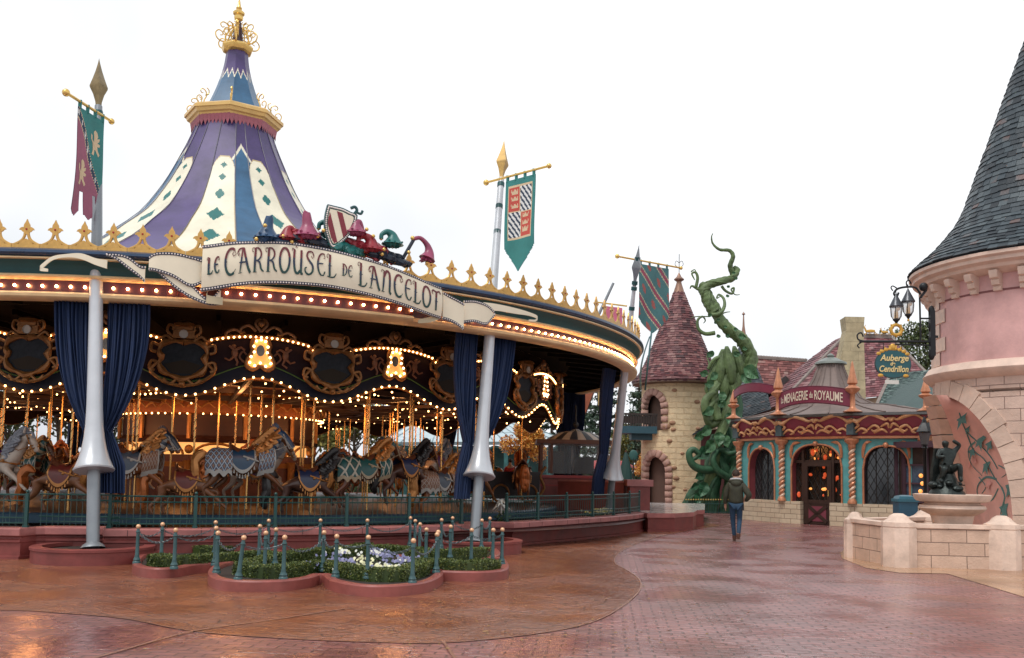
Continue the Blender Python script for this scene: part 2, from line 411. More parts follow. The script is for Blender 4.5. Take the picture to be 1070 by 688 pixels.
redcap = mat('pink_coping', (.36, .13, .12), .42, var=.26, vs=3, bump=.12, bs=40)
green = mat('green_iron', (.012, .06, .055), .35, var=.15)
greenp = mat('grey_green_iron', (.035, .09, .095), .35, var=.15)
ball = mat('copper_ball', (.74, .42, .24), .3, metal=.35, var=.1)
soil = mat('soil', (.03, .02, .015), .9, var=.4, vs=20, bump=.6)
chainm = mat('chain_iron', (.10, .13, .14), .4, metal=.5, var=.2)
bulbm = mat('warm_bulb', (1, .8, .5), .3, var=0, emis=8, ecol=(1, .50, .17))
bulbh = mat('bright_bulb', (1, .8, .5), .3, var=0, emis=10, ecol=(1, .58, .26))
bulbh.cycles.emission_sampling = 'NONE'
glass = mat('window_glass', (.02, .025, .03), .08, var=.1, spec=.8)
# ================================================================ ground
def groundmat(name, c1, c2, mort, bw, bh, ms, rough0, rough1, warp, bump, rz=0, pud=None, nz=.5, dist=.018, ior=1.5, ns=9):
 m = bpy.data.materials.new(name); m.use_nodes = True
 nt = m.node_tree; n = nt.nodes; l = nt.links; p = n['Principled BSDF']
 tc = n.new('ShaderNodeTexCoord'); mp = n.new('ShaderNodeMapping'); mp.inputs['Rotation'].default_value = (0, 0, rz)
 l.new(tc.outputs['Object'], mp.inputs['Vector'])
 wn = n.new('ShaderNodeTexNoise'); wn.inputs['Scale'].default_value = 2.2; wn.inputs['Detail'].default_value = 3
 l.new(tc.outputs['Object'], wn.inputs['Vector'])
 mx = n.new('ShaderNodeVectorMath'); mx.operation = 'MULTIPLY_ADD'; mx.inputs[1].default_value = (warp, warp, 0)
 l.new(wn.outputs['Color'], mx.inputs[0]); l.new(mp.outputs['Vector'], mx.inputs[2])
 b = n.new('ShaderNodeTexBrick'); b.inputs['Scale'].default_value = 1; b.inputs['Brick Width'].default_value = bw; b.inputs['Row Height'].default_value = bh
 b.inputs['Mortar Size'].default_value = ms; b.inputs['Mortar Smooth'].default_value = .4
 for k, c in (('Color1', c1), ('Color2', c2), ('Mortar', mort)): b.inputs[k].default_value = tuple(c)+(1,)
 l.new(mx.outputs[0], b.inputs['Vector'])
 no = n.new('ShaderNodeTexNoise'); no.inputs['Scale'].default_value = .55; no.inputs['Detail'].default_value = 9; no.inputs['Roughness'].default_value = .65
 l.new(tc.outputs['Object'], no.inputs['Vector'])
 hs = n.new('ShaderNodeHueSaturation'); mr = n.new('ShaderNodeMapRange')
 mr.inputs['From Min'].default_value = .3; mr.inputs['From Max'].default_value = .7; mr.inputs['To Min'].default_value = .68; mr.inputs['To Max'].default_value = 1.3
 l.new(no.outputs['Fac'], mr.inputs['Value']); l.new(mr.outputs['Result'], hs.inputs['Value']); l.new(b.outputs['Color'], hs.inputs['Color'])
 l.new(hs.outputs['Color'], p.inputs['Base Color'])
 r2 = n.new('ShaderNodeTexNoise'); r2.inputs['Scale'].default_value = .8; r2.inputs['Detail'].default_value = 5
 mp2 = n.new('ShaderNodeMapping'); mp2.inputs['Location'].default_value = (3.3, 1.7, 0); l.new(tc.outputs['Object'], mp2.inputs['Vector']); l.new(mp2.outputs['Vector'], r2.inputs['Vector'])
 mr2 = n.new('ShaderNodeMapRange'); mr2.inputs['From Min'].default_value = .40; mr2.inputs['From Max'].default_value = .62
 mr2.inputs['To Min'].default_value = rough0; mr2.inputs['To Max'].default_value = rough1
 l.new(r2.outputs['Fac'], mr2.inputs['Value']); l.new(mr2.outputs['Result'], p.inputs['Roughness'])
 if pud:
  vd = n.new('ShaderNodeVectorMath'); vd.operation = 'DISTANCE'; vd.inputs[1].default_value = (pud[0], pud[1], 0); l.new(tc.outputs['Object'], vd.inputs[0])
  m3 = n.new('ShaderNodeMapRange'); m3.inputs['From Min'].default_value = pud[2]*.5; m3.inputs['From Max'].default_value = pud[2]; m3.inputs['To Min'].default_value = -.11; m3.inputs['To Max'].default_value = .05; l.new(vd.outputs['Value'], m3.inputs['Value'])
  a3 = n.new('ShaderNodeMath'); a3.operation = 'ADD'; l.new(mr2.outputs['Result'], a3.inputs[0]); l.new(m3.outputs['Result'], a3.inputs[1]); l.new(a3.outputs[0], p.inputs['Roughness'])
 n3 = n.new('ShaderNodeTexNoise'); n3.inputs['Scale'].default_value = ns; n3.inputs['Detail'].default_value = 6
 l.new(tc.outputs['Object'], n3.inputs['Vector'])
 ad = n.new('ShaderNodeMath'); ad.operation = 'MULTIPLY_ADD'; ad.inputs[1].default_value = -1.
 sc3 = n.new('ShaderNodeMath'); sc3.operation = 'MULTIPLY'; sc3.inputs[1].default_value = nz; l.new(n3.outputs['Fac'], sc3.inputs[0])
 l.new(b.outputs['Fac'], ad.inputs[0]); l.new(sc3.outputs[0], ad.inputs[2])
 bs = n.new('ShaderNodeMapRange'); bs.inputs['From Min'].default_value = .38; bs.inputs['From Max'].default_value = .6; bs.inputs['To Min'].default_value = bump*.25; bs.inputs['To Max'].default_value = bump
 l.new(r2.outputs['Fac'], bs.inputs['Value'])
 bu = n.new('ShaderNodeBump'); bu.inputs['Distance'].default_value = dist
 l.new(bs.outputs['Result'], bu.inputs['Strength'])
 l.new(ad.outputs[0], bu.inputs['Height']); l.new(bu.outputs['Normal'], p.inputs['Normal'])
 p.inputs['Specular IOR Level'].default_value = .6; p.inputs['IOR'].default_value = ior
 return m
g_brick = groundmat('red_paver', (.29, .105, .098), (.20, .072, .068), (.09, .035, .034), .24, .12, .012, .20, .36, .05, 1.0, rz=.1, nz=.6, dist=.024, ior=2.3)
g_orange = groundmat('stamped_orange_concrete', (.25, .085, .042), (.19, .062, .032), (.08, .03, .018), .55, .3, .010, .13, .26, .5, 1., rz=.5, pud=(1.2, 15.2, 4.5), nz=1.7, dist=.035, ior=2.1, ns=11)
g_tan = groundmat('tan_border', (.42, .25, .15), (.36, .2, .12), (.12, .08, .06), 1.4, .8, .008, .15, .35, .02, .3)
mb = MB()
mb.grid(lambda u, v: Vector((-260+520*u, -30+500*v, 0)), 40, 40)
struct('ground', mb, g_brick, smooth=False)
def px_poly(pts, z): return [g(x, y, 0).xy.to_3d()+Vector((0, 0, z)) for x, y in pts]
edge = smooth_pts(px_poly([(-500, 625), (-250, 634), (0, 638), (60, 641), (130, 647), (200, 660), (300, 668), (400, 672), (470, 672), (560, 663), (615, 652), (648, 636), (668, 618), (668, 606), (655, 596), (643, 589), (645, 580), (660, 571), (690, 561), (730, 553)], 0), 5)
poly = [(p.x, p.y) for p in edge]+[(7, 31), (6, 40), (-20, 45), (-32, 30), (-30, 14)]
mb = MB(); vs = [(x, y, .004) for x, y in poly]; mb.add(vs, [tuple(range(len(vs)))])
bm = bmesh.new(); me = mb.mesh('orange_paving', [g_orange], smooth=False); bm.from_mesh(me); bmesh.ops.triangulate(bm, faces=bm.faces); bm.normal_update()
for f in bm.faces:
 if f.normal.z < 0: f.normal_flip()
bm.to_mesh(me); bm.free()
o = link('orange_paving', me); o['kind'] = 'structure'
def strip(name, pts, w, z, m):
 P = [Vector((p[0], p[1], 0)) for p in pts]; mb = MB(); vs = []
 for i, p in enumerate(P):
  t = (P[min(i+1, len(P)-1)]-P[max(i-1, 0)]).normalized(); nn = Vector((-t.y, t.x, 0))*w/2
  vs += [p+nn+Vector((0, 0, z)), p-nn+Vector((0, 0, z))]
 mb.add(vs, [(2*i, 2*i+1, 2*i+3, 2*i+2) for i in range(len(P)-1)]); return struct(name, mb, m, smooth=False)
joint = mat('pale_joint', (.28, .14, .10), .35, var=.35, vs=6)
strip('paving_joint', edge, .018, .008, joint)
strip('paving_joint', smooth_pts([g(60, 700), g(130, 680), g(205, 660), g(290, 648), g(360, 637)], 4), .03, .012, joint)
strip('paving_joint', [g(463, 671), g(476, 690)], .03, .012, joint)
bp = [g(878, 578), g(880, 584), g(905, 594), g(940, 599), g(990, 600), g(1030, 612), g(1075, 626), g(1200, 660), g(1250, 560), g(1000, 545), g(900, 560)]
mb = MB(); mb.add([(p.x, p.y, .006) for p in bp], [tuple(range(len(bp)))]); struct('tan_paving', mb, g_tan, smooth=False, fix=False)
# ================================================================ the ride
CX, CY = -9.15, 29.54
CC = Vector((CX, CY, 0))
def cp(R, deg, z=0.): a = R_(deg); return Vector((CX+R*sin(a), CY-R*cos(a), z))
CAMD = 17.2
POSTS = [6.8+36.3*k for k in range(-3, 7)]
car = thing('carousel', 'large round carousel with striped purple and cream tent roof and rows of lit bulbs', 'carousel', (CX, CY, 0))
def lathe_c(mb, prof, a0, a1, seg, m=0, mf=None):
 return mb.lathe(prof, (CX, CY, 0), seg, m, R_(a0), R_(a1), mf=mf)
rimp = [(12.92, 5.42), (13.0, 5.45), (13.1, 5.44), (13.17, 5.40), (13.18, 5.35), (13.14, 5.31), (13.06, 5.295)]
full = (0, 360)
mb = MB(); mb.lathe([(12.3, 5.42)]+rimp, (CX, CY, 0), 200); part('bumper_rail', mb, navyrail, car)
mb = MB(); mb.lathe([(13.06, 5.295), (13.12, 5.28), (13.12, 5.255), (13.06, 5.245)], (CX, CY, 0), 200); part('cornice_moulding', mb, cream2, car)
mb = MB(); mb.lathe([(13.06, 5.245), (12.96, 5.18), (12.9, 5.10), (12.88, 5.02)], (CX, CY, 0), 200); part('fascia', mb, teal, car)
mb = MB(); mb.lathe([(12.88, 5.02), (12.97, 5.0), (13.0, 4.965), (12.97, 4.935), (12.85, 4.915)], (CX, CY, 0), 200); part('upper_moulding', mb, cream2, car)
mb = MB(); mb.lathe([(12.85, 4.915), (12.83, 4.8), (12.85, 4.69)], (CX, CY, 0), 200); part('bulb_band', mb, maroon, car)
mb = MB(); mb.lathe([(12.85, 4.69), (12.95, 4.685), (12.99, 4.65), (12.98, 4.60), (12.93, 4.565), (12.86, 4.555), (12.62, 4.56), (12.58, 4.6)], (CX, CY, 0), 200); part('lower_moulding', mb, cream2, car)
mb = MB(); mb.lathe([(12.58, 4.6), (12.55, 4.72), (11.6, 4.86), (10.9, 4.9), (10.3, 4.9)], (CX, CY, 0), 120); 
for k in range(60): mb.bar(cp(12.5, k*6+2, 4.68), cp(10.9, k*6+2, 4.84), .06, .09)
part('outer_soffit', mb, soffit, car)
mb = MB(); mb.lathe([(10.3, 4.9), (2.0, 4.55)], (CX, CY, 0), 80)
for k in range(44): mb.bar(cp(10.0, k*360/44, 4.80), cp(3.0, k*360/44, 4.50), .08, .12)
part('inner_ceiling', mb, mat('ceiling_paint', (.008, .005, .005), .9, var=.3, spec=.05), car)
mb = MB(); B0, B1 = 16.6, 32.6
lathe_c(mb, [(13.0, 4.95), (13.28, 4.94), (13.3, 4.90), (13.2, 4.875)], B0, B1, 24, 0)
lathe_c(mb, [(13.2, 4.875), (13.2, 4.66)], B0, B1, 24, 1)
lathe_c(mb, [(13.2, 4.66), (13.32, 4.65), (13.34, 4.60), (13.28, 4.555), (12.9, 4.545)], B0, B1, 24, 0)
for a in (B0, B1): mb.add([cp(12.9, a, 4.545), cp(13.3, a, 4.56), cp(13.3, a, 4.94), cp(12.9, a, 4.95)], [(0, 1, 2, 3)], 1)
part('sign_bay', mb, [cream2, maroon], car)
bme = MB().ball((0, 0, 0), .026, 8, 6).mesh('bulb', [mat('rim_bulb', (1, .8, .5), .3, var=0, emis=34, ecol=(1, .52, .20))])
socket = None
nb = 0
for k in range(-16, 76):
 a = CAMD+k*1.1
 if 15.3 < a < B0 or B1 < a < 35: continue
 R = 13.235 if B0 <= a <= B1 else 12.87
 z = 4.775 if B0 <= a <= B1 else 4.80
 o = link('bulb', bme, car); o.location = cp(R, a, z)-CC; nb += 1
mb = MB()
for k in range(76, 310): mb.ball(cp(12.87, CAMD+k*1.1, 4.80), .032, 5, 4)
def fleur_mesh():
 mb = MB(); M = Matrix.Identity(4)
 def outl(pts, d=.035, y0=-.0175): mb.prism(pts, Matrix.Translation((0, y0, 0)), d)
 W = .247
 up_ = [(x, .10-.085*abs(cos(pi*x/(2*W)*1))**.6 if False else .02+.13*(abs(x)/W)**3) for x in [W*(i/8-1) for i in range(17)]]
 base = []
 for i in range(17):
  x = -W+2*W*i/16; u = abs(x)/W
  base.append((x, .035+.05*(1-u)**1.2*2.2 if u < .45 else .035+.02*u))
 pl = [(-W, -.03), (W, -.03)]+[(x, z) for x, z in reversed(base)]
 outl(pl)
 for s in (-1, 1):
  pts = smooth_pts([(s*.24, 0, .03), (s*.16, 0, .06), (s*.075, 0, .12), (s*.035, 0, .20), (s*.03, 0, .26)], 4)
  mb.tube(pts, [.022, .022, .026, .028]+[.028]*(len(pts)-4), 6, sq=.8)
 outl([(-.03, .22), (.03, .22), (.04, .30), (.058, .34), (.05, .40), (.02, .45), (0, .5), (-.02, .45), (-.05, .40), (-.058, .34), (-.04, .30)])
 for s in (-1, 1):
  p = [(0, .27), (s*.03, .25), (s*.075, .27), (s*.10, .30), (s*.135, .305), (s*.115, .335), (s*.08, .355), (s*.045, .345), (0, .33)]
  if s < 0: p = p[::-1]
  outl(p, .03, -.015)
 mb.ball((0, -.025, .315), .02, 6, 4, 1, (1, .6, 1))
 return mb.mesh('finial', [gold, mat('red_gem', (.35, .02, .02), .2, var=0)], fix=True)
fme = fleur_mesh(); nf = 0
for k in range(-17, 41):
 a = CAMD+k*2.2
 if 15.2 < a < 35.2 and k % 9 != 99:
  pass
 o = link('finial', fme, car); o.location = cp(13.04, a, 5.47)-CC; o.rotation_euler = (0, 0, R_(a)); nf += 1
mb2 = MB()
for k in range(41, 147):
 a = CAMD+k*2.2; Rm = Matrix.Rotation(R_(a), 4, 'Z'); c = cp(13.04, a, 5.47)
 for s in (-1, 1): mb2.tube([c+Rm @ Vector((s*.24, 0, .03)), c+Rm @ Vector((s*.075, 0, .12)), c+Rm @ Vector((s*.03, 0, .26))], .025, 4)
 mb2.tube([c+Vector((0, 0, .24)), c+Vector((0, 0, .36)), c+Vector((0, 0, .5))], [.03, .05, .005], 4)
 mb2.bar(c+Rm @ Vector((-.11, 0, .31)), c+Rm @ Vector((.11, 0, .31)), .03, .05)
o = part('cresting', mb2, gold, car)
o = part('bulbs_behind', mb, bulbm, car); o['kind'] = 'stuff'
roofc = [mat('roof_purple', (.070, .044, .15), .35, var=.32, vs=1.3), mat('roof_cream', (.74, .69, .54), .4, var=.15, vs=1.1), mat('roof_blue', (.035, .11, .21), .35, var=.3, vs=1.3), mat('roof_teal', (.01, .14, .13), .4), mat('roof_gold', (.5, .38, .2), .4)]
RP = [(12.9, 5.5), (10.4, 5.85), (7.8, 6.4), (5.7, 7.1), (4.25, 7.95), (3.5, 8.6), (2.8, 9.25), (2.32, 9.95), (1.98, 10.55), (1.66, 11.25), (1.40, 11.85), (1.22, 12.35), (1.18, 12.6)]
RP = [(p.x, p.z) for p in smooth_pts([(r, 0, z) for r, z in RP], 4)]
NG = 20; BC = 25.7  # a blue wedge is centred here
def gore_pt(a, i, lift=0.):
 r, z = RP[i] if isinstance(i, int) else i
 b = (a-BC+6) % 72; lo, hi = (0, 12) if b < 12 else ((12, 32) if b < 32 else ((32, 52) if b < 52 else (52, 72)))
 g0 = hi-lo; return cp(r*cos(R_(g0/2))/cos(R_(b-(lo+hi)/2))+lift, a, z+lift*.4)
def prof_at(z):
 for (r0, z0), (r1, z1) in zip(RP, RP[1:]):
  if z <= z1: return r0+(r1-r0)*(z-z0)/max(1e-6, z1-z0)
 return RP[-1][0]
mbs = MB(); SUB = 12
for gi in range(NG):
 kind = gi % 4  # 0 blue,1 cream,2 purple,3 cream
 a0 = BC-6+gi//4*72+(0, 12, 32, 52)[kind]; gw = (12, 20, 20, 20)[kind]-.001
 def mf(u, v, kind=kind):
  an = 6+20*(u if kind == 1 else 1-u)
  i = v*(len(RP)-1); k0 = int(i); z = RP[k0][1]+(RP[min(k0+1, len(RP)-1)][1]-RP[k0][1])*(i-k0)
  e = abs(u-.5)*2
  if kind == 0:
   t = 11.55-.37*e
   if z > t: return 0
   if z > t-.16: return 1
   return 2
  if kind == 2: return 0
  t = 11.05-.35*max(0, e-.35)**2*3
  if z > t or e > .93 and z > 10.2:
   c = 11.55-.062*an; return 0 if z > c or an > 16 else (1 if z > c-.13 else 2)
  if z > t-.05 or e > .955: return 4
  for zc, hh, ww in ((10.72, .11, .15), (10.28, .13, .16), (9.65, .2, .18), (8.85, .27, .22), (8.0, .27, .2), (7.2, .24, .14), (6.5, .2, .1)):
   d = abs(z-zc)/hh+abs(u-.5)/ww
   if d < 1: return 3
  return 1
 mbs.grid(lambda u, v, a0=a0: gore_pt(a0+u*gw, (lambda i: (RP[int(i)][0]+(RP[min(int(i)+1, len(RP)-1)][0]-RP[int(i)][0])*(i-int(i)), RP[int(i)][1]+(RP[min(int(i)+1, len(RP)-1)][1]-RP[int(i)][1])*(i-int(i))))(v*(len(RP)-1))), 40, 190, mf=mf)
part('tent_roof', mbs, roofc, car, ang=4)
mb = MB()
for gi in range(NG):
 a = BC-6+gi//4*72+(0, 12, 32, 52)[gi % 4]
 mb.tube([cp(r+.01, a, z+.01) for r, z in RP[::2]]+[cp(RP[-1][0], a, RP[-1][1])], .012, 5)
part('roof_ribs', mb, mat('rib_paint', (.16, .15, .18), .4), car)
mb = MB(); O8 = CAMD-5.5+22.5
def oct_(mb, prof, m=0): mb.lathe([(r*.88, z) for r, z in prof], (CX, CY, 0), 8, m, R_(O8-22.5), R_(O8-22.5)+2*pi)
oct_(mb, [(1.3, 12.5), (1.52, 12.52), (1.58, 12.6), (1.66, 12.63), (1.70, 12.74), (1.76, 12.74), (1.76, 12.84), (1.66, 12.9), (.9, 12.95)])
part('collar', mb, mat('collar_gold', (.70, .45, .16), .35, metal=.25, var=.1), car, ang=20)
mb = MB()
for k in range(64):
 a = k*360/64; g0 = 45; u = ((a-O8+22.5) % g0)/g0; kk = .87*cos(R_(22.5))/cos(R_((u-.5)*g0))
 r = 1.5*kk; a2 = a+360/64; u2 = ((a+360/128-O8+22.5) % g0)/g0
 mb.add([cp(1.56*kk, a, 12.56), cp(1.26/cos(R_((((a2-O8+22.5) % g0)/g0-.5)*g0)), a2, 12.56), cp(1.23/cos(R_((((a2-O8+22.5) % g0)/g0-.5)*g0)), a2, 12.38), cp(1.23/cos(R_((u2-.5)*g0)), a+360/128, 12.2), cp(1.53*kk, a, 12.38)], [(0, 1, 2, 3, 4)])
part('valance', mb, mat('valance_pink', (.36, .10, .13), .5), car, smooth=False)
SPR = [(.98, 13.0), (.8, 13.35), (.62, 13.8), (.48, 14.25), (.4, 14.6), (.36, 14.9), (.34, 15.1)]
SPR = [(p.x, p.z) for p in smooth_pts([(r, 0, z) for r, z in SPR], 3)]
def zig(i, k):
 z = (SPR[i][1]+SPR[min(i+1, len(SPR)-1)][1])/2
 return 0
mb = MB()
def spm(u, v):
 i = v*(len(SPR)-1); k0 = int(i); z = SPR[k0][1]+(SPR[min(k0+1, len(SPR)-1)][1]-SPR[k0][1])*(i-k0)
 tri = abs(((u*16) % 1)-.5)*2; zz = 14.05+.3*tri
 return 2 if z < zz-.05 else (1 if z < zz+.04 else 0)
def spp(u, v):
 i = v*(len(SPR)-1); k0 = int(i); k1 = min(k0+1, len(SPR)-1); t = i-k0
 r = SPR[k0][0]+(SPR[k1][0]-SPR[k0][0])*t; z = SPR[k0][1]+(SPR[k1][1]-SPR[k0][1])*t
 a = u*360; uu = ((a-O8+22.5) % 45)/45
 return cp(r*cos(R_(22.5))/cos(R_((uu-.5)*45)), a, z)
mb.grid(spp, 256, 90, mf=spm); part('upper_spire', mb, roofc, car, ang=5)
mb = MB(); mb.lathe([(.34, 15.02), (.46, 15.06), (.5, 15.14), (.52, 15.2), (.46, 15.28), (.3, 15.3)], (CX, CY, 0), 8); part('upper_collar', mb, goldy, car, ang=20)
mb = MB(); mb.lathe([(.2, 15.28), (.17, 15.5), (.12, 15.9), (.07, 16.15)], (CX, CY, 0), 16); part('spire_shaft', mb, mat('deep_plum', (.05, .02, .035), .2), car)
mb = MB(); mb.lathe([(.07, 16.12), (.13, 16.16), (.15, 16.23), (.13, 16.3), (.18, 16.34), (.19, 16.4), (.12, 16.47), (.08, 16.5), (.1, 16.55), (.06, 16.62), (.03, 16.8), (.0, 16.95)], (CX, CY, 0), 16); part('spire_finial', mb, goldy, car)
def scroll(mb, base, outd, s, flip=1, lean=0.):
 o = Vector(outd).normalized()
 def P(x, z): return base+o*x*s+Vector((0, 0, z*s))
 c1 = [P(.0, 0), P(.25, .1), P(.5, .05), P(.75, .15), P(.85, .4), P(.7, .6), P(.5, .55), P(.47, .4), P(.6, .35)]
 c2 = [P(.3, .1), P(.3, .4), P(.15, .7), P(.2, 1.), P(.45, 1.1), P(.6, .95), P(.5, .8), P(.4, .88)]
 c3 = [P(.2, .75), P(.0, .9), P(-.02, 1.15), P(.15, 1.25)]
 for c in (c1, c2, c3): 
  q = smooth_pts(c, 4); mb.tube(q, [.035*s*(1-.6*i/len(q))+.006 for i in range(len(q))], 5)
for k in range(8):
 a = O8+22.5+45*k; mb = MB(); scroll(mb, cp(1.05, a, 12.85), cp(1, a)-CC, .5); part('scrollwork', mb, goldy, car)
for k in range(6):
 a = k*60+10; mb = MB(); scroll(mb, cp(.22, a, 15.25), cp(1, a)-CC, .62)
 scroll(mb, cp(.1, a+15, 15.5), cp(1, a)-CC, .45); part('scrollwork', mb, goldy, car)
NP = 22; PER = 360/NP; ARC0 = 21.1
board = mat('board_navy', (.006, .009, .020), .6, var=.3, vs=5, spec=.15)
boardp = mat('board_plum', (.016, .006, .009), .6, var=.3, vs=5, spec=.15)
goldd = mat('old_gilt', (.26, .11, .03), .38, metal=.45, var=.35, vs=9, bump=.4, bs=30)
mirror = mat('dark_mirror', (.10, .10, .10), .2, metal=.5, var=.3, vs=6)
vgreen = mat('vine_green', (.05, .12, .02), .5)
RB = 10.6
def lowz(a): return 3.26+.22*cos(2*pi*(a-ARC0)/PER)
def topz(a):
 u = abs(((a-ARC0+PER/2) % PER)-PER/2)/(PER/2)
 return 4.36-.28*u**2 if u < .72 else 4.15
panels = [ARC0+PER*k for k in range(-3, 7)]
mb = MB()
mb.grid(lambda u, v: cp(RB, u*360, lowz(u*360)+(topz(u*360)-lowz(u*360))*v), NP*20, 6, mf=lambda u, v: 1 if v < .28 else 0)
mb.grid(lambda u, v: cp(RB-.05-.12*v, u*360, lowz(u*360)+(topz(u*360)-lowz(u*360))*v), NP*12, 2, mf=lambda u, v: 0)
part('rounding_board', mb, [boardp, board], car)
mb = MB()  # mouldings: lower scalloped edge, inner line, arch cap
N = NP*20
for (dz, r, rad, m) in ((0, RB+.01, .030, 0), (.30, RB+.02, .014, 1)):
 pts = [cp(r, i*360/N, lowz(i*360/N)+dz) for i in range(N+1)]
 mb.tube(pts, rad, 5, m)
for k in range(NP):
 ac = ARC0+k*PER
 pts = [cp(RB+.05, ac+PER*.36*t, topz(ac+PER*.36*t)+.0) for t in [i/10-1 for i in range(21)]]
 mb.tube(pts, .055, 6, 0, sq=.8)
part('board_moulding', mb, [goldd, vgreen], car)
def place_mesh(name, me, a, z, R=RB):
 o = link(name, me, car); o.location = cp(R, a, z)-CC; o.rotation_euler = (0, 0, R_(a)); return o
def cart_mesh():
 mb = MB(); ring = []
 for i in range(33):
  t = 2*pi*i/32; x = .43*cos(t); z = .34*sin(t)
  k = 1-.07*cos(4*t)+.02*cos(8*t); ring.append((x*k, -.05, z*k-.03))
 sp_ = smooth_pts([(0, 0, .34), (.2, 0, .36), (.40, 0, .30), (.47, 0, .14), (.41, 0, .02), (.46, 0, -.12), (.36, 0, -.28), (.18, 0, -.36), (0, 0, -.44)], 4)[:-1]; sp_ = sp_[:32]; half = [(p.x, p.z) for p in sp_]; full_ = half+[(-x, z) for x, z in half[::-1]]
 ring = [(full_[int(i*len(full_)/32) % len(full_)][0], -.05, full_[int(i*len(full_)/32) % len(full_)][1]) for i in range(33)]
 mb.tube(ring, [.058+.022*cos(8*2*pi*i/32) for i in range(33)], 7, 0, cap=False)
 for s in (-1, 1):
  for c in ([(.46, .25), (.60, .30), (.62, .16), (.52, .12)], [(.45, -.1), (.60, -.06), (.64, -.2), (.54, -.26)], [(.2, .36), (.34, .46), (.44, .38)], [(.1, -.42), (.24, -.52), (.36, -.42)]): mb.tube(smooth_pts([(s*x, -.06, z) for x, z in c], 4), .032, 6)
 mb.add([(x*.97, -.02, z*.97) for x, y, z in ring[:-1]], [tuple(range(32))], 1)
 mb.add([(-.36, -.03, -.12), (.0, -.03, -.02), (.36, -.03, -.12), (.2, -.03, -.3), (-.2, -.03, -.3)], [(0, 4, 3, 2, 1)], 2)
 mb.box((0, -.06, .5), (.42, .1, .16), m=0); mb.box((0, -.06, .62), (.34, .12, .07), m=0); mb.lathe([(0.001, 0), (.09, 0), (.09, .03)], (0, -.12, .5), 10, 3, axis=(0, -1, 0))
 mb.lathe([(.22, 0), (.2, .06), (.1, .1), (0.001, .11)], (0, -.06, .66), 10, 0)
 for s in (-1, 1):
  q = smooth_pts([(s*.2, -.06, .45), (s*.32, -.08, .55), (s*.3, -.08, .68), (s*.2, -.08, .66), (s*.22, -.08, .58)], 4); mb.tube(q, .03, 5)
  q = smooth_pts([(s*.50, -.06, -.1), (s*.62, -.06, -.25), (s*.5, -.06, -.38), (s*.3, -.06, -.5), (0, -.06, -.56)], 4); mb.tube(q, .035, 5)
 mb.ball((0, -.08, -.52), .07, 8, 5, 0)
 return mb.mesh('cartouche', [goldd, mat('medallion_picture', (.020, .024, .030), .5, var=.5, vs=7, spec=.15), mat('medallion_hill', (.03, .022, .015), .6, spec=.15), mat('pale_glass', (.55, .52, .45), .2)], fix=True)
cme = cart_mesh()
def crest_mesh():
 mb = MB()
 for s in (-1, 1):
  for c in ([(0, 0, .05), (s*.12, 0, .2), (s*.05, 0, .3), (-s*.02, 0, .22)], [(s*.1, 0, .05), (s*.25, 0, .16), (s*.4, 0, .1), (s*.42, 0, .0), (s*.33, 0, .02)], [(s*.4, 0, 0), (s*.55, 0, .06), (s*.7, 0, -.02), (s*.68, 0, -.1), (s*.6, 0, -.06)]):
   mb.tube(smooth_pts(c, 4), .035, 5)
 mb.ball((0, 0, .22), .08, 8, 5)
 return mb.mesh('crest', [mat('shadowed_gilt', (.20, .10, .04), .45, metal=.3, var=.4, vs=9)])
crm = crest_mesh()
def heart_mesh():
 mb = MB(); ring = smooth_pts([(0, 0, .28), (.09, 0, .25), (.14, 0, .14), (.13, 0, .02), (.19, 0, -.08), (.21, 0, -.20), (.11, 0, -.26), (0, 0, -.2), (-.11, 0, -.26), (-.21, 0, -.20), (-.19, 0, -.08), (-.13, 0, .02), (-.14, 0, .14), (-.09, 0, .25), (0, 0, .28)], 3)
 mb.tube([(p.x*1.32, -.05, p.z*1.32) for p in ring], .045, 6, 0, cap=False)
 mb.add([(p.x*1.3, -.02, p.z*1.3) for p in ring[:-1]], [tuple(range(len(ring)-1))], 1)
 pts = [(.085*cos(t), 0, .06+.12*sin(t)) for t in [2*pi*i/12 for i in range(12)]]
 mb.add([(x, -.045, z) for x, y, z in pts], [tuple(range(12))], 2)
 me = mb.mesh('heart', [goldd, mat('glowing_gold', (.9, .55, .2), .4, emis=.10, ecol=(1, .5, .14)), mirror], fix=False)
 b = MB()
 for p in ring[:-1:3]: b.ball((p.x*1.02, -.09, p.z*1.02), .026, 7, 5)
 return me, b.mesh('heart_bulbs', [bulbh])
hme, hbm = heart_mesh()
def putti_mesh(s):
 mb = MB()
 if 1:
  c = s*.52
  mb.ball((c, -.05, .06), .07, 8, 6, sc=(1, .7, 1.5)); mb.ball((c+s*.02, -.07, .2), .045, 8, 5)
  for q in ([(c, -.06, .12), (c-s*.12, -.08, .18), (c-s*.2, -.08, .12)], [(c, -.06, .12), (c+s*.12, -.08, .2)], [(c, -.06, 0), (c+s*.1, -.07, -.1), (c+s*.2, -.07, -.06)], [(c, -.06, 0), (c-s*.06, -.07, -.13), (c+.04, -.07, -.2)]):
   mb.tube(q, [.035]+[.022]*(len(q)-1), 5)
  mb.tube(smooth_pts([(s*.3, -.04, -.14), (s*.42, -.05, -.02), (s*.36, -.05, .1), (s*.28, -.05, .04)], 4), .022, 5)
 return mb.mesh('figure_carving', [mat('dull_gilt', (.20, .08, .035), .5, metal=.2, var=.3, vs=9)])
pum = [putti_mesh(-1), putti_mesh(1)]
for ac in panels:
 place_mesh('cartouche', cme, ac+PER/2, 3.80, RB+.1)
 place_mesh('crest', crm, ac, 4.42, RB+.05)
 h = place_mesh('lit_heart', hme, ac, 4.0, RB+.03); hb = link('bulbs', hbm, h)
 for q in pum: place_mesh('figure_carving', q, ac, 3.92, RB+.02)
mb = MB()
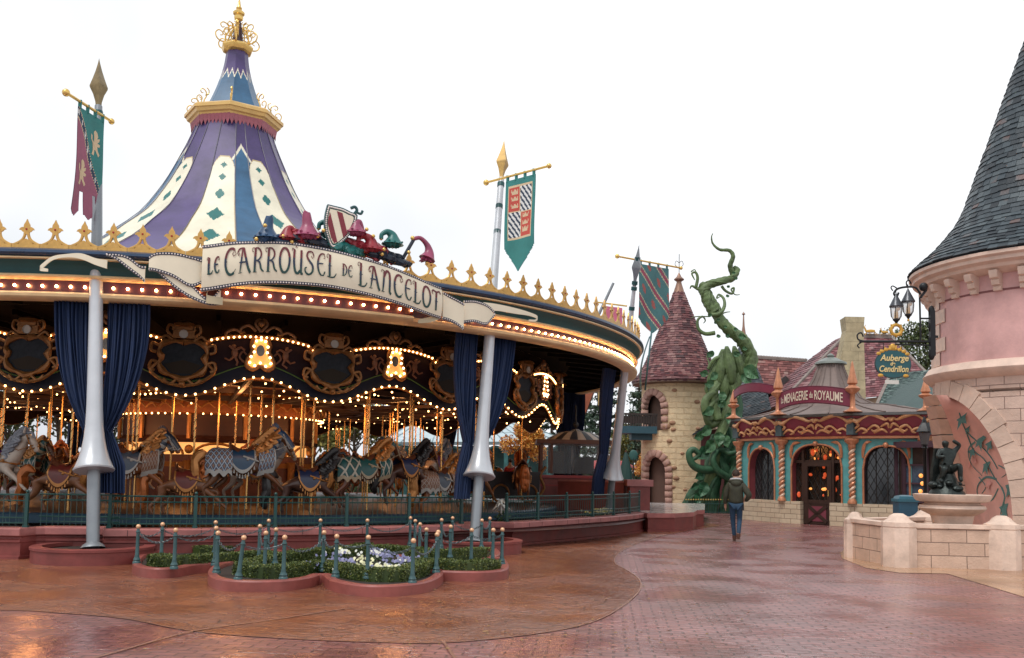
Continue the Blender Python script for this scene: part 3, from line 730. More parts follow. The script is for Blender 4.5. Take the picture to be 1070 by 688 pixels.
for k in range(7, 19):
 a = ARC0+PER*k+PER/2
 q = [cp(RB+.1, a+2.7*cos(t)*1.0, 3.8+.42*sin(t)) for t in [2*pi*i/16 for i in range(17)]]
 mb.tube(q, .06, 5)
part('far_carvings', mb, goldd, car)
mb = MB()
def bulbat(p, r=.026): mb.ball(p, r, 6, 4)
for i in range(NP*16):
 a = i*360/(NP*16); bulbat(cp(RB+.05, a, lowz(a)+.02), .025)
for k in range(NP):
 ac = ARC0+k*PER; nn = 20
 for i in range(nn+1):
  t = -1+2*i/nn; a = ac+PER*.36*t
  bulbat(cp(RB+.12, a, topz(a)-.02), .024)
for R, z, n_ in ((9.2, 3.55, 110), (7.6, 3.5, 90), (6.0, 3.45, 70)):
 for i in range(n_): bulbat(cp(R, i*360/n_, z+.06*cos(i*2*pi*22/n_)), .024)
for k in range(0, NP, 2):
 for i in range(17): bulbat(cp(3.6+i*.40, k*PER+4, 3.36+.13*math.sin(i*.38)), .026)
o = part('canopy_bulbs', mb, bulbm, car); o['kind'] = 'stuff'
mb = MB()
for R, z in ((9.2, 3.6), (7.6, 3.55), (6.0, 3.5), (4.4, 3.4)):
 mb.lathe([(R-.06, z+.14), (R-.05, z), (R+.05, z), (R+.06, z+.14)], (CX, CY, 0), 66)
for k in range(NP): mb.bar(cp(3.4, k*PER+4, 3.42), cp(10.5, k*PER+4, 3.50), .09, .09)
part('sweep_beams', mb, mat('sweep_paint', (.05, .02, .01), .5, var=.3), car)
orange = mat('drum_orange', (.30, .10, .03), .5, var=.35, vs=2.2)
drumg = mat('drum_gilt', (.42, .20, .06), .4, metal=.3, var=.3, vs=6)
mb = MB(); DN = 12
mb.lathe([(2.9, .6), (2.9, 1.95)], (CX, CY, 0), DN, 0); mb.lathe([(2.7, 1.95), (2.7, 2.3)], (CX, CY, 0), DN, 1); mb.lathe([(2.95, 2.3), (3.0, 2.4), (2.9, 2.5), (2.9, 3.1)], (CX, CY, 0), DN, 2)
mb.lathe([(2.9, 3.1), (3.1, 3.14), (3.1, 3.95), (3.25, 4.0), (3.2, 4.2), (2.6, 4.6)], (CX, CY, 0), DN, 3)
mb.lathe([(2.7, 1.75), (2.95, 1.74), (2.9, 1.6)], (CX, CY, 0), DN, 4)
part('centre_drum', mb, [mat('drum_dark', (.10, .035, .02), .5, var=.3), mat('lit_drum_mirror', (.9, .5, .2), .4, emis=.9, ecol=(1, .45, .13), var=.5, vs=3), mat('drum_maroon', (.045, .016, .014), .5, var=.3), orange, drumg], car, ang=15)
mb = MB()
for k in range(DN*2):
 a = k*15+7; c = cp(3.2, a, 3.52); t = cp(1, a+90)-CC
 for s in (-1, 1):
  q = smooth_pts([c, c+t*s*.12+Vector((0, 0, .2)), c+t*s*.3+Vector((0, 0, .22)), c+t*s*.36+Vector((0, 0, .02)), c+t*s*.24+Vector((0, 0, -.1)), c+t*s*.17+Vector((0, 0, .03))], 4)
  mb.tube(q, .04, 5)
  q = smooth_pts([c+Vector((0, 0, -.25)), c+t*s*.2+Vector((0, 0, -.12)), c+t*s*.38+Vector((0, 0, -.24))], 4); mb.tube(q, .03, 5)
for k in range(DN):
 a = k*30+15; mb.lathe([(.12, .6), (.09, .8), (.09, 1.7), (.14, 1.78)], cp(2.98, k*30, 0), 8)
 q = [cp(2.92, k*30+15+12*cos(t), 1.95+.32*sin(t)) for t in [pi*i/10 for i in range(11)]]; mb.tube(q, .04, 5)
 mb.tube([cp(2.98, k*30, 2.4), cp(2.98, k*30, 3.1)], .06, 6); mb.ball(cp(2.9, k*30, 2.1), .13, 8, 6)
part('drum_carving', mb, drumg, car)
mb = MB()
for k in range(90): mb.ball(cp(3.14, k*4, 3.1), .026, 6, 4); 
for k in range(90): mb.ball(cp(3.3, k*4, 4.02), .026, 6, 4)
o = part('drum_bulbs', mb, bulbm, car); o['kind'] = 'stuff'
mb = MB(); mb.lathe([(3.0, .62), (10.55, .62), (10.6, .58), (10.6, .42)], (CX, CY, 0), 120, mf=lambda i, k: 0 if i == 0 else 1)
part('platform', mb, [mat('platform_boards', (.025, .012, .009), .4, var=.3), mat('platform_edge', (.01, .04, .07), .4)], car)
for k, (R, a, z, e) in enumerate([(7.0, a, 3.1, 38) for a in range(-20, 340, 40)]+[(11.0, a, 3.1, 7) for a in (5, 21, 38, 56, 75)]+[(3.9, a, 2.6, 20) for a in (0, 30, 60, -30)]):
 L = bpy.data.lights.new('ride_lamp', 'POINT'); L.energy = e; L.color = (1, .40, .13); L.shadow_soft_size = .25; L.specular_factor = .2
 lo = bpy.data.objects.new('ride_lamp', L); COL.objects.link(lo); lo.location = cp(R, a, z)
# ================================================================ plinth wall round the ride
WR = [(-60, 13.7), (-10, 13.72), (4, 13.72), (12, 13.62), (25, 13.3), (40, 12.98), (52, 12.62), (60, 12.62), (70, 12.9), (82, 13.3), (84, 13.35)]
def wr(a):
 r = lerpt(WR, a)
 for p in POSTS:
  d = abs(a-p)
  if d < 2.7 and a < 60: r -= .42*(1 if d < 2.2 else (2.7-d)/.5)
 return r
angs = [(-60+i*.5) for i in range(289)]
wallprof = [(.04, 0), (.04, .05), (0, .06), (0, .27), (.03, .285), (.03, .32), (.0, .34), (.0, .37), (.05, .39), (.06, .40), (.06, .50), (.03, .52), (-.38, .52), (-.38, .0)]
mb = MB(); n = len(wallprof)
for a in angs:
 for dr, z in wallprof: mb.v.append(tuple(cp(wr(a)+dr, a, z)))
for i in range(len(angs)-1):
 for k in range(n-1):
  mb.f.append((i*n+k, (i+1)*n+k, (i+1)*n+k+1, i*n+k+1)); mb.m.append(1 if k >= 8 else 0); mb.r.append(0.)
for i in (0, len(angs)-1): mb.f.append(tuple(i*n+k for k in range(n))); mb.m.append(0); mb.r.append(0.)
wall = solo('plinth_wall', mb, [redw, redcap], 'long low red wall with pink coping round the foot of the carousel', 'wall', ang=30)
mb = MB(); 
mb.lathe([(13.3, .36), (10.4, .36)], (CX, CY, 0), 120)
for i in range(1): pass
struct('ride_deck', mb, mat('deck_paving', (.05, .03, .028), .3, var=.3), smooth=False)
jm = mat('coping_joint', (.05, .02, .02), .7)
mb = MB()
for k in range(-16, 34):
 a = k*2.5+1.1
 if any(abs(a-p) < 3.2 for p in POSTS): continue
 mb.bar(cp(wr(a)+.0602, a, .45), cp(wr(a)+.0605, a+.04, .45), .006, .1); mb.bar(cp(wr(a)-.3, a, .5215), cp(wr(a)+.03, a, .5215), .008, .004)
o = part('coping_joint', mb, jm, wall, world=False); o.location = -wall.location
FP = [-8, -1.5, 3.6]; 
def fence_run(a0, a1, nseg, label, zt=1.09):
 def rr(a): return lerpt(WR, a)-.22
 zb = .52
 c = cp(rr((a0+a1)/2), (a0+a1)/2, zb)
 t = thing('railing', label, 'railing', c, 0, 'dark green railings round the carousel')
 A = [a0+(a1-a0)*i/nseg for i in range(nseg+1)]
 mb = MB()
 for z, r in ((zt-.02, .016), (zt-.12, .012), (zb+.16, .014), (zb+.07, .014)):
  mb.tube([cp(rr(a0+(a1-a0)*i/30), a0+(a1-a0)*i/30, z) for i in range(31)], r, 5)
 part('rail', mb, green, t)
 pm = MB(); pm.box((0, 0, .29), (.055, .055, .58)); pm.ball((0, 0, .61), .032, 8, 5); pm.box((0, 0, .02), (.085, .085, .04))
 pme = pm.mesh('post', [green])
 for a in A:
  o = link('post', pme, t); o.location = cp(rr(a), a, zb)-c; o.rotation_euler = (0, 0, R_(a))
 mb = MB(); L = R_(a1-a0)*13; N = int(L/.105)
 for i in range(N):
  a = a0+(a1-a0)*(i+.5)/N; mb.tube([cp(rr(a), a, zb+.02), cp(rr(a), a, zt-.02)], .0065, 4, cap=False)
  if i % 2: mb.tube([cp(rr(a+.2), a+.2, zb+.07), cp(rr(a+.2), a+.2, zb+.16)], .006, 4, cap=False)
 part('bar_panel', mb, green, t)
fence_run(-18, 3.9, 4, 'dark green railing on the red wall, left of the leftmost lance')
fence_run(9.6, 39.6, 5, 'long dark green railing between the two near lances, behind the flower bed')
fence_run(46.2, 82.0, 6, 'dark green railing right of the middle lance, ending at the wall corner')
for p, lb in ((6.8, 'short dark green railing set back behind the foot of the leftmost lance'), (43, 'short dark green railing set back behind the foot of the middle lance')):
 t = thing('railing', lb, 'railing', cp(12.7, p, .52), 0, 'dark green railings round the carousel')
 mb = MB()
 for z in (1.07, .97, .68, .59): mb.tube([cp(lerpt(WR, p)-.75, p+d/2, z) for d in range(-6, 7)], .014, 5)
 part('rail', mb, green, t)
 mb = MB()
 for i in range(14): a = p-2.8+5.6*i/13; mb.tube([cp(lerpt(WR, a)-.75, a, .5), cp(lerpt(WR, a)-.75, a, 1.07)], .0065, 4, cap=False)
 part('bar_panel', mb, green, t)
# ================================================================ round pedestals for the lances
def pedestal(c, label, R=1.02, h=.27):
 mb = MB()
 mb.lathe([(R, 0), (R, h-.06), (R+.02, h-.05), (R+.02, h-.01), (R, h), (R-.16, h), (R-.16, h-.06)], (c.x, c.y, 0), 48)
 mb.lathe([(R-.17, h-.07), (.001, h-.05)], (c.x, c.y, 0), 32, 1)
 return solo('round_planter', mb, [redw, soil], label, 'planter', 'red kerbs at the feet of the lances')
P1b = at(97, 573, 15.75); P1t = at(100, 314, 16.75)
P2b = at(495.5, 567, 18.9); P2t = at(512, 347, 20.3)
P3b = at(636, 533, 28.2); P3t = at(655, 400, 27.2)
pedestal(Vector((P1b.x-.03, P1b.y+.1, 0)), 'low round red planter of bare soil round the foot of the leftmost lance', .95, .26)
pedestal(Vector((P2b.x, P2b.y+.1, 0)), 'low round red planter half hidden behind the flower bed, under the middle lance', .95, .26)
# ================================================================ lances
def lance(b, t, zend, label, spear=True, pal=0, sc=1., tip=None):
 b = Vector((b.x, b.y, max(b.z, .18))); d = (t-b).normalized()
 if tip: q = b+d*((9-b.z)/d.z); q = at(tip[0], tip[1], q.y); zend = q.z-.1; d = (d*.35+(q-b).normalized()*.65).normalized()
 L = (zend-b.z)/d.z
 th = thing('lance_pole', label, 'pole', b, 0, 'giant jousting lances round the carousel')
 def P(z): return b+d*((z-b.z)/d.z)
 mb = MB(); mb.tube([P(b.z), P(1.52)], .105*sc, 20); mb.lathe([(.2, .0), (.17, .05), (.11, .09)], b, 16, axis=d); part('lower_shaft', mb, steeld, th)
 pr = [(.09, 0), (.325, .0), (.335, .025), (.31, .06), (.255, .2), (.205, .38), (.17, .58), (.148, .8), (.135, 1.1), (.128, 1.6), (.12, 2.6), (.112, (5.4-1.5))]
 mb = MB(); mb.lathe([(r*sc, z) for r, z in pr], P(1.5), 28, axis=d); part('hand_guard', mb, steel, th)
 if zend > 6:
  mb = MB(); mb.tube([P(5.3), P(zend-1.0)], [.10*sc, .07*sc*(.7 if pal == 2 else 1)], 16); part('upper_shaft', mb, steel if pal else steeld, th)
  mb = MB(); mb.lathe([(.06, 0), (.075, .02), (.05, .08), (.06, .2), (.10, .36), (.16, .5), (.165, .54), (.11, .72), (.06, .9), (.02, 1.08), (.0, 1.2)], P(zend-1.1), 4, axis=d, rot=.5); part('spear_point', mb, (bronze, mat('gilt_point', (.45, .28, .08), .5, metal=.3, var=.3, vs=8), steeld)[pal], th, ang=20)
  for z in (zend-1.22, 7.65, 7.0, 6.3): mb = MB(); mb.tube([P(z), P(z+.1)], .085*sc, 12); part('collar', mb, teal, th)
 return th, P
L1, PP1 = lance(P1b, P1t, 9.0, 'leftmost lance: grey pole with flared guard and bronze point beside the plum banner', tip=(104, 58))
L2, PP2 = lance(P2b, P2t, 9.05, 'middle lance: grey pole with flared guard and gold point, beside the quartered banner', pal=1, tip=(527, 143))
L3, PP3 = lance(P3b, P3t, 8.9, 'right lance: grey pole by the wall corner carrying the teal banner with red stripes', pal=2, tip=(664, 252))
for k in (4, 5, 6):
 a = POSTS[3]+36.3*(k-1) if False else 6.8+36.3*(k-1)
 if k == 4:
  b = cp(12.6, 115.5, .4); t_ = cp(12.8, 115.5, 4.5)
  lance(b, t_, 5.4, 'far lance behind the ticket kiosk, its flared guard half behind a dark curtain')
# ================================================================ curtains
def curtain(p, deg, label, wl, z0=4.58, zg=2.2, ztail=1.2, side=-1, inner=.12, gx=.18, tailw=.2, d=None, amp=.05, folds=9):
 tz = cp(1, deg+90)-CC; out = cp(1, deg)-CC
 axis = d if d else (lambda z: p)
 def fn(u, v):
  z = z0+(ztail-z0)*v
  if z > zg:
   k = (z0-z)/(z0-zg); kk = k**2.6
   xo = wl*(1-kk)+gx*kk*side*side*1.0; xi = inner*(1-k)+gx*.25*k
  else:
   k = (zg-z)/(zg-ztail); xo = gx+tailw*min(1, k*1.8)*.8; xi = gx*.25-tailw*.3*min(1, k*1.8)
  x = xi+(xo-xi)*u; ph = u*folds*2*pi
  squeeze = .35+.65*abs(xo-xi)/max(.3, wl)
  y = amp*(1.2-squeeze*.2)*sin(ph+sin(v*3)*.5)+.03*sin(ph*2.3+1)+.02*sin(v*9+u*7)
  if z < z0-.05 and z > zg: x += .03*sin(ph*.5+v*4)*k
  q = axis(z)
  return Vector((q.x, q.y, z))+tz*x*side-out*(.25+y)
 mb = MB(); mb.grid(fn, 110, 60)
 mb.grid(lambda u, v: fn(u, v)-out*.012, 110, 60)
 return solo('curtain', mb, navy, label, 'curtain', 'navy curtains gathered behind the lances', ang=180)
curtain(P1t, 6.8, 'navy curtain gathered to the left side of the leftmost lance', .80, side=-1, d=lambda z: PP1(z), gx=.26, tailw=.05, ztail=1.9, z0=4.6)
curtain(P1t, 6.8, 'navy curtain on the right side of the leftmost lance, its tail hanging below the guard', .88, side=1, d=lambda z: PP1(z), gx=.22, tailw=.28, ztail=1.12, z0=4.6)
curtain(P2t, 43, 'navy curtain gathered to the left side of the middle lance', .72, side=-1, d=lambda z: PP2(z), gx=.26, tailw=.14, ztail=1.05, z0=4.62)
curtain(P2t, 43, 'navy curtain on the right side of the middle lance, tied behind its guard', 1.0, side=1, d=lambda z: PP2(z), gx=.28, tailw=.1, ztail=1.2, z0=4.62)
curtain(P3t, 60, 'navy curtain hanging down the left side of the right lance at the wall corner', .85, side=-1, d=lambda z: PP3(z), gx=.45, tailw=.3, ztail=1.0, z0=4.62)
b4 = cp(12.6, 115.5, 3)
curtain(b4, 200, 'dark navy curtain hanging behind the ticket kiosk, left half', .75, side=1, gx=.55, tailw=.3, ztail=1.2, z0=4.6, zg=2.0, inner=-.1)
curtain(b4, 200, 'dark navy curtain hanging behind the ticket kiosk, right half', .45, side=-1, gx=.2, tailw=.2, ztail=1.2, z0=4.6, inner=-.1)
for k, (a_, nm) in enumerate(((152, 'dark curtain on the far side of the ride seen between horses right of the drum'), (190, 'dark curtain on the far side of the ride behind the drum'), (226, 'dark curtain on the far side of the ride at the left, seen between brass poles'))):
 b5 = cp(12.5, a_, 3); curtain(b5, a_+180, nm, 1.0, side=1, gx=.6, tailw=.3, ztail=1.3, z0=4.6); 
# ================================================================ banners on the lances
def banner(name, label, A, B, c0, c1, drop, bottom, mats, mf, pat=None, knob=.07, nu=40, nv=90, th=.012, sway=.05):
 t = thing('banner', label, 'banner', (A+B)/2-Vector((0, 0, drop)), 0, 'heraldic banners on the lances')
 mb = MB(); mb.tube([A, B], .028, 8); mb.ball(A, knob, 10, 6); mb.ball(B, knob*.85, 10, 6); part('crossbar', mb, goldy, t)
 X = (B-A); nrm = X.cross(Vector((0, 0, 1))).normalized()
 def P(u, v, off=0):
  z = -.10-drop*v
  return A+X*(c0+(c1-c0)*u)+Vector((0, 0, z))+nrm*(sway*sin(u*6+v*4)*v+off)
 def m2(u, v):
  return mf(u, v) if bottom(u) >= v else -1
 mb = MB(); mb.grid(lambda u, v: P(u, v, th/2), nu, nv, mf=m2); mb.grid(lambda u, v: P(u, v, -th/2), nu, nv, mf=m2)
 part('cloth', mb, mats, t, ang=180)
 for i in range(4):
  mb = MB(); u = .06+i*.293; q = A+X*(c0+(c1-c0)*u)
  mb.tube([q+Vector((0, 0, .032)), q+Vector((0, 0, -.13))], .035, 6, sq=.3); part('hanging_loop', mb, mats[1], t)
 return t, P
plum = mat('plum_cloth', (.32, .10, .16), .75, var=.15); tealc = mat('teal_cloth', (.035, .20, .19), .75, var=.15); creamc = mat('cream_cloth', (.62, .47, .30), .7, var=.1)
redc = mat('red_cloth', (.50, .07, .05), .7, var=.12); navyc = mat('navy_cloth', (.02, .04, .08), .7); whitec = mat('white_cloth', (.72, .72, .70), .7, var=.05)
def b1m(u, v):
 s = v-.86*u**.8-.03
 s = v-(.10+.80*u**1.2)
 if -.10 < s < -.015:
  return 3 if (u*7 % 1) < .3 and -.08 < s < -.035 else 2
 if abs(s+.01) < .012 or abs(s+.105) < .01: return 4
 return 0 if s >= 0 else 1
def b1b(u):
 if u < .27: return 1.0 if abs(u-.13) > 2 else 1-.05*abs(u-.13)/.13
 for a, b, e in ((.0, .27, .98), (.40, .66, 1.), (.74, 1.0, .97)):
  if a <= u <= b: return e-.04*abs(u-(a+b)/2)/((b-a)/2)
 return .76
A = at(69, 97, 16.1); B = at(116.5, 127, 17.45); B.z = A.z
bt_, BP = banner('banner', 'plum and teal banner with three ragged tails on the leftmost lance', A, B, .26, .83, 1.98, b1b, [plum, tealc, navyc, whitec, creamc], b1m)
LI = [(-.1, -.5), (.1, -.45), (.2, -.3), (.12, -.2), (.35, -.25), (.3, -.12), (.15, -.05), (.38, .0), (.32, .1), (.15, .1), (.2, .25), (.35, .4), (.25, .5), (.05, .3), (-.05, .25), (-.1, .5), (-.28, .48), (-.2, .3), (-.25, .05), (-.42, -.1), (-.45, -.3), (-.32, -.25), (-.3, -.1), (-.15, 0), (-.15, -.25), (-.22, -.4)]
for cu, cv in ((.30, .58), (.72, .25)):
 for o_ in (.009, -.009):
  mb = MB(); mb.add([BP(cu+x*.42, cv+z*.24, o_) for x, z in LI], [tuple(range(len(LI)))]); part('lion_emblem', mb, creamc, bt_, smooth=False)
def b2m(u, v):
 if v > .64 or u < .1 or u > .9 or v < .07: return 1
 if v > .62 or u < .135 or u > .865 or v < .09: return 4
 x = (u-.135)/.73; y = (v-.09)/.53; q = (x > .5) ^ (y > .5)
 if q: # striped quarter
  return 2 if ((x*1.0-y*1.3)*5.5 % 1) < .5 else 3
 if abs(x-.5) < .02 or abs(y-.5) < .015: return 4
 xx = (x % .5)*2; yy = (y % .5)*2
 for cy in (.22, .5, .78):
  ax = abs(xx-.5); dy = yy-cy
  if ax < .28 and abs(dy) < .05: return 4
  if ax < .3 and -.13 < dy < -.03 and (abs(ax-.27) < .05 or ax < .06 or abs(ax-.15) < .03 and dy > -.09): return 4
 return 0
def b2b(u):
 return .72+.28*(1-abs(u-.5)/.5)**.8
A = at(508, 191, 21.0); B = at(573.5, 185.5, 19.75); B.z = A.z
banner('banner', 'teal pointed banner quartered in red crowns and navy stripes on the middle lance', A, B, .33, .80, 2.12, b2b, [redc, tealc, navyc, whitec, creamc], b2m)
def b3m(u, v):
 w = (v*1.55-u*1.0)  # diagonal bands
 f = (w*1.45) % 1
 if f < .14: return 0
 if abs(f-.19) < .02 or abs(f-.95) < .02: return 4
 k = (w*1.45-f); uu = (u*3.0+k*.5) % 1
 if abs(f-.56) < .12 and abs(uu-.5) < .2*(1-abs(f-.56)*3): return 2
 return 1
def b3b(u): return .74+.26*(1-abs(u-.45)/.55)**.9
A = at(645, 268, 27.2); B = at(711.5, 284, 28.6); B.z = A.z
banner('banner', 'teal pointed banner with diagonal red bands on the right lance', A, B, .33, .80, 2.05, b3b, [mat('rose_cloth', (.30, .05, .09), .7), mat('dull_teal_cloth', (.06, .17, .18), .75, var=.15), mat('dull_red_cloth', (.32, .09, .08), .7), whitec, creamc], b3m)
A = at(676, 348, 31.6); B = at(677, 349, 30.9); 
mb = MB(); a0 = at(681, 350, 31); a1 = at(674, 408, 31); b1 = at(672, 408, 31)
mb.tube([a0+Vector((0, 0, .15)), a1], .03, 8); 
mb.grid(lambda u, v: (a0+(a1-a0)*v*.98)+Vector((-.02-.17*sin(v*2.6), .5*u, 0)), 6, 20)
solo('banner', mb, [mat('slate_cloth', (.05, .12, .13), .7, var=.2)], 'narrow slate green banner seen edge-on against the turret, right of the carousel rim', 'banner', 'heraldic banners on the lances', ang=180)
c = cp(12.6, 115.5, 5.4); A = at(624, 316, 35.2); B = at(655, 320, 34.4)
t = thing('banner', 'pink banner on the far lance, mostly hidden behind the gold cresting', 'banner', c, 0, 'heraldic banners on the lances')
mb = MB(); mb.tube([c, at(641, 296, 35)], [.07, .05], 10); part('pole', mb, steeld, t)
mb = MB(); mb.tube([A, B], .03, 6); part('crossbar', mb, goldy, t)
mb = MB(); mb.grid(lambda u, v: A+(B-A)*(.3+.55*u)+Vector((0, .02*sin(u*6), -.1-(.75+.3*u)*v)), 10, 10); part('cloth', mb, mat('pink_cloth', (.50, .12, .20), .7, var=.15), t, ang=180)
# ================================================================ the name ribbon
sgn = thing('name_ribbon', 'cream ribbon sign reading LE CARROUSEL DE LANCELOT on the carousel rim', 'sign', cp(13.5, 25, 4.7))
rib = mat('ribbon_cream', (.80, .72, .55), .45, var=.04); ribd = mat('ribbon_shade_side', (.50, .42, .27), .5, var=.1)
bordm = mat('ribbon_border', (.030, .035, .06), .5); dotm = mat('border_dot', (.78, .70, .66), .4)
TOP = [(15.3, 5.56), (17, 5.66), (18.6, 5.70), (21.5, 5.75), (25.2, 5.68), (29.2, 5.55), (32.3, 5.40), (35, 5.26)]
BOT = [(15.3, 4.72), (16.7, 4.80), (18.6, 4.90), (20.9, 4.95), (24.5, 4.965), (27.7, 4.90), (31, 4.79), (34.3, 4.65), (35, 4.63)]
def sm(tab, a): return sum(lerpt(tab, a+d) for d in (-.9, -.45, 0, .45, .9))/5
def bow(a): return 13.42+.22*sin(pi*(a-15.3)/19.7)
def SG(a, v, off=0):
 z = sm(BOT, a)+(sm(TOP, a)-sm(BOT, a))*v
 return cp(bow(a)+.05*sin(pi*v)+off, a, z)
mb = MB()
mb.grid(lambda u, v: SG(15.3+19.7*u, v), 80, 10); mb.grid(lambda u, v: SG(15.3+19.7*u, v, -.035), 80, 4, m=0)
part('centre_panel', mb, [rib], sgn)
def border(mb, pts_lo, pts_hi, n_sp, nrm):
 n = len(pts_lo)
 mb.add([p+q*.005 for p, q in zip(pts_lo, nrm)]+[p+q*.005 for p, q in zip(pts_hi, nrm)], [(i, i+1, i+1+n, i+n) for i in range(n-1)], 0)
 acc = 0
 for i in range(n-1):
  a = (pts_lo[i]+pts_hi[i])/2; b = (pts_lo[i+1]+pts_hi[i+1])/2; L = (b-a).length; s = acc
  h = (pts_hi[i]-pts_lo[i]).length
  while s < L:
   c = a+(b-a)*(s/L); mb.ball(c+nrm[i]*.006, h*.27, 5, 4, 1); s += n_sp
  acc = s-L
mb = MB()
N = 70; AA = [15.3+19.7*i/N for i in range(N+1)]; NR = [cp(1, a)-CC for a in AA]
border(mb, [SG(a, .925) for a in AA], [SG(a, 1.) for a in AA], .05, NR)
border(mb, [SG(a, .0) for a in AA], [SG(a, .075) for a in AA], .05, NR)
part('dotted_border', mb, [bordm, dotm], sgn)
def swag(rows, name='ribbon_tail', mcol=rib, dots=True, rf=None, lw=.055):
 P = smooth_pts([(a, 0, R) for a, zt, zb, R in rows], 6); T = smooth_pts([(zt, 0, zb) for a, zt, zb, R in rows], 6)
 tops = [cp(p.z, p.x, t.x) for p, t in zip(P, T)]; bots = [cp(p.z, p.x, t.z) for p, t in zip(P, T)]
 n = len(tops); mb = MB()
 for off in (0, -.025):
  vs = []
  for i in range(n):
   nn = (cp(1, P[i].x)-CC)*off
   for k in range(7):
    f = k/6; vs.append(bots[i]+(tops[i]-bots[i])*f+nn)
  mb.add(vs, [(i*7+k, (i+1)*7+k, (i+1)*7+k+1, i*7+k+1) for i in range(n-1) for k in range(6)])
 part(name, mb, mcol, sgn, ang=180)
 if dots:
  mb = MB(); NR = [cp(1, p.x)-CC for p in P]
  up = [(t-b).normalized() for t, b in zip(tops, bots)]
  border(mb, [t-u*lw for t, u in zip(tops, up)], tops, .05, NR); border(mb, bots, [b+u*lw for b, u in zip(bots, up)], .05, NR)
  part('dotted_border', mb, [bordm, dotm], sgn)
def pz(px, py, R=13.45):
 for i in range(1500, 2600):
  p = at(px, py, i/100)
  if math.hypot(p.x-CX, p.y-CY) < R: return (math.degrees(math.atan2(p.x-CX, -(p.y-CY))), p.z)
def rows(l, R0=13.45):
 out = []
 for it in l:
  x, yt, yb = it[:3]; R = it[3] if len(it) > 3 else R0
  a, zt = pz(x, yt, R); a2, zb = pz(x, yb, R); out.append((a, zt, zb, R))
 return out
swag(rows([(213, 272, 296, 13.38), (200, 268, 300, 13.42), (182, 264, 290, 13.45), (164, 264, 284, 13.45), (156, 268, 283, 13.4)]))
swag(rows([(231, 300, 319, 13.34), (218, 312, 319, 13.36), (200, 297, 312, 13.40), (182, 283, 300, 13.42), (165, 276, 285, 13.4)]))
swag(rows([(152, 278, 296, 13.34), (146, 277, 290, 13.34), (134, 268, 281, 13.36), (122, 265, 272, 13.36), (111, 265, 267, 13.36)]))
swag(rows([(112, 272, 281, 13.28), (100, 270, 277, 13.30), (85, 265, 271, 13.31), (70, 265.5, 269, 13.31), (55, 268, 272, 13.30), (45, 275, 280, 13.30), (42, 279, 283, 13.3), (50, 281, 284, 13.3)]), dots=False)
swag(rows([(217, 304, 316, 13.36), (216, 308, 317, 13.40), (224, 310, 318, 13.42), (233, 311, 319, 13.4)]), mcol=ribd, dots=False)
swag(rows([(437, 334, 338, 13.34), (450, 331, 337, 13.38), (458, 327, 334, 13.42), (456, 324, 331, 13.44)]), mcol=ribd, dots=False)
swag(rows([(463, 305, 334, 13.34), (470, 309, 336, 13.36), (478, 313, 340, 13.38), (485, 317, 345.5, 13.38)]))
swag(rows([(485, 314, 338, 13.30), (496, 314, 337, 13.33), (508, 318, 340, 13.33), (515, 324, 333, 13.30), (517, 328, 330, 13.3)]))
swag(rows([(505, 316, 325, 13.3), (520, 318, 325, 13.30), (538, 322, 328, 13.30), (552, 326, 330, 13.30), (561, 330, 333, 13.30), (560, 334, 336, 13.30), (553, 334, 336, 13.3)]), dots=False)
def lm(t): return 0 if t > .62 else (1 if t > .28 else 2)
ltm = [mat('letter_red', (.13, .012, .02), .4), mat('letter_blue', (.012, .025, .06), .4), mat('letter_green', (.012, .06, .055), .4)]
def sign_word(txt, a0, a1, v0, v1, wt=.05):
 a_mid = (a0+a1)/2; H = (sm(TOP, a_mid)-sm(BOT, a_mid))*(v1-v0)
 st, W = letter_strokes(txt, H, .09)
 def S(s, t, off): return SG(a0+(a1-a0)*s/W, v0+(v1-v0)*t/H, .008+off)
 letters('letter', txt, H, S, wt, ltm, sgn, .09, mf=lm)
def px2a(px, py=285): return pz(px, py, 13.5)[0]
sign_word('LE', px2a(216), px2a(230), .34, .70, .05)
sign_word('CARROUSEL', px2a(233.5), px2a(350), .26, .84, .030)
sign_word('DE', px2a(354), px2a(366), .36, .68, .036)
sign_word('LANCELOT', px2a(371), px2a(462, 305), .20, .82, .030)
def pr(px, py, R):  # point on a cylinder round the ride
 a, z = pz(px, py, R); return cp(R, a, z)
sh = thing('crest_shield', 'tilted shield with crimson and cream diagonal stripes and dotted teal border above the name ribbon', 'shield', pr(351, 262, 13.5))
O_ = pr(353, 237, 13.55); ux = cp(1, 25.5+90)-CC; ux = (ux*cos(R_(13))-Vector((0, 0, 1))*sin(R_(13))); uz = Vector((0, 0, 1))*cos(R_(13))+(cp(1, 25.5+90)-CC)*sin(R_(13)); un = cp(1, 25.5)-CC
def SH(x, z, y=0): return O_+ux*x*.0175+uz*z*.0175+un*y
def outline(k):
 L = [(-17, 19), (-9, 20), (0, 21), (9, 20), (17, 19), (16.5, 6), (13, -8), (6, -20), (0, -26), (-6, -20), (-13, -8), (-16.5, 6)]
 return [(p[0]*k, p[1]*k) for p in [(q.x, q.z) for q in smooth_pts([(a, 0, b) for a, b in L+[L[0]]], 3)][:-1]]
def plate(mb, pts, y0, y1, m): 
 n = len(pts); mb.add([SH(x, z, y1) for x, z in pts]+[SH(x, z, y0) for x, z in pts], [tuple(range(n)), tuple(range(2*n-1, n-1, -1))]+[(i, (i+1) % n, (i+1) % n+n, i+n) for i in range(n)], m)
mb = MB(); plate(mb, outline(1.), -.05, .03, 0); part('shield_rim', mb, mat('shield_teal', (.01, .07, .07), .4), sh, smooth=False, fix=True)
mb = MB(); plate(mb, outline(.78), .0, .045, 0); part('shield_field', mb, rib, sh, smooth=False, fix=True)
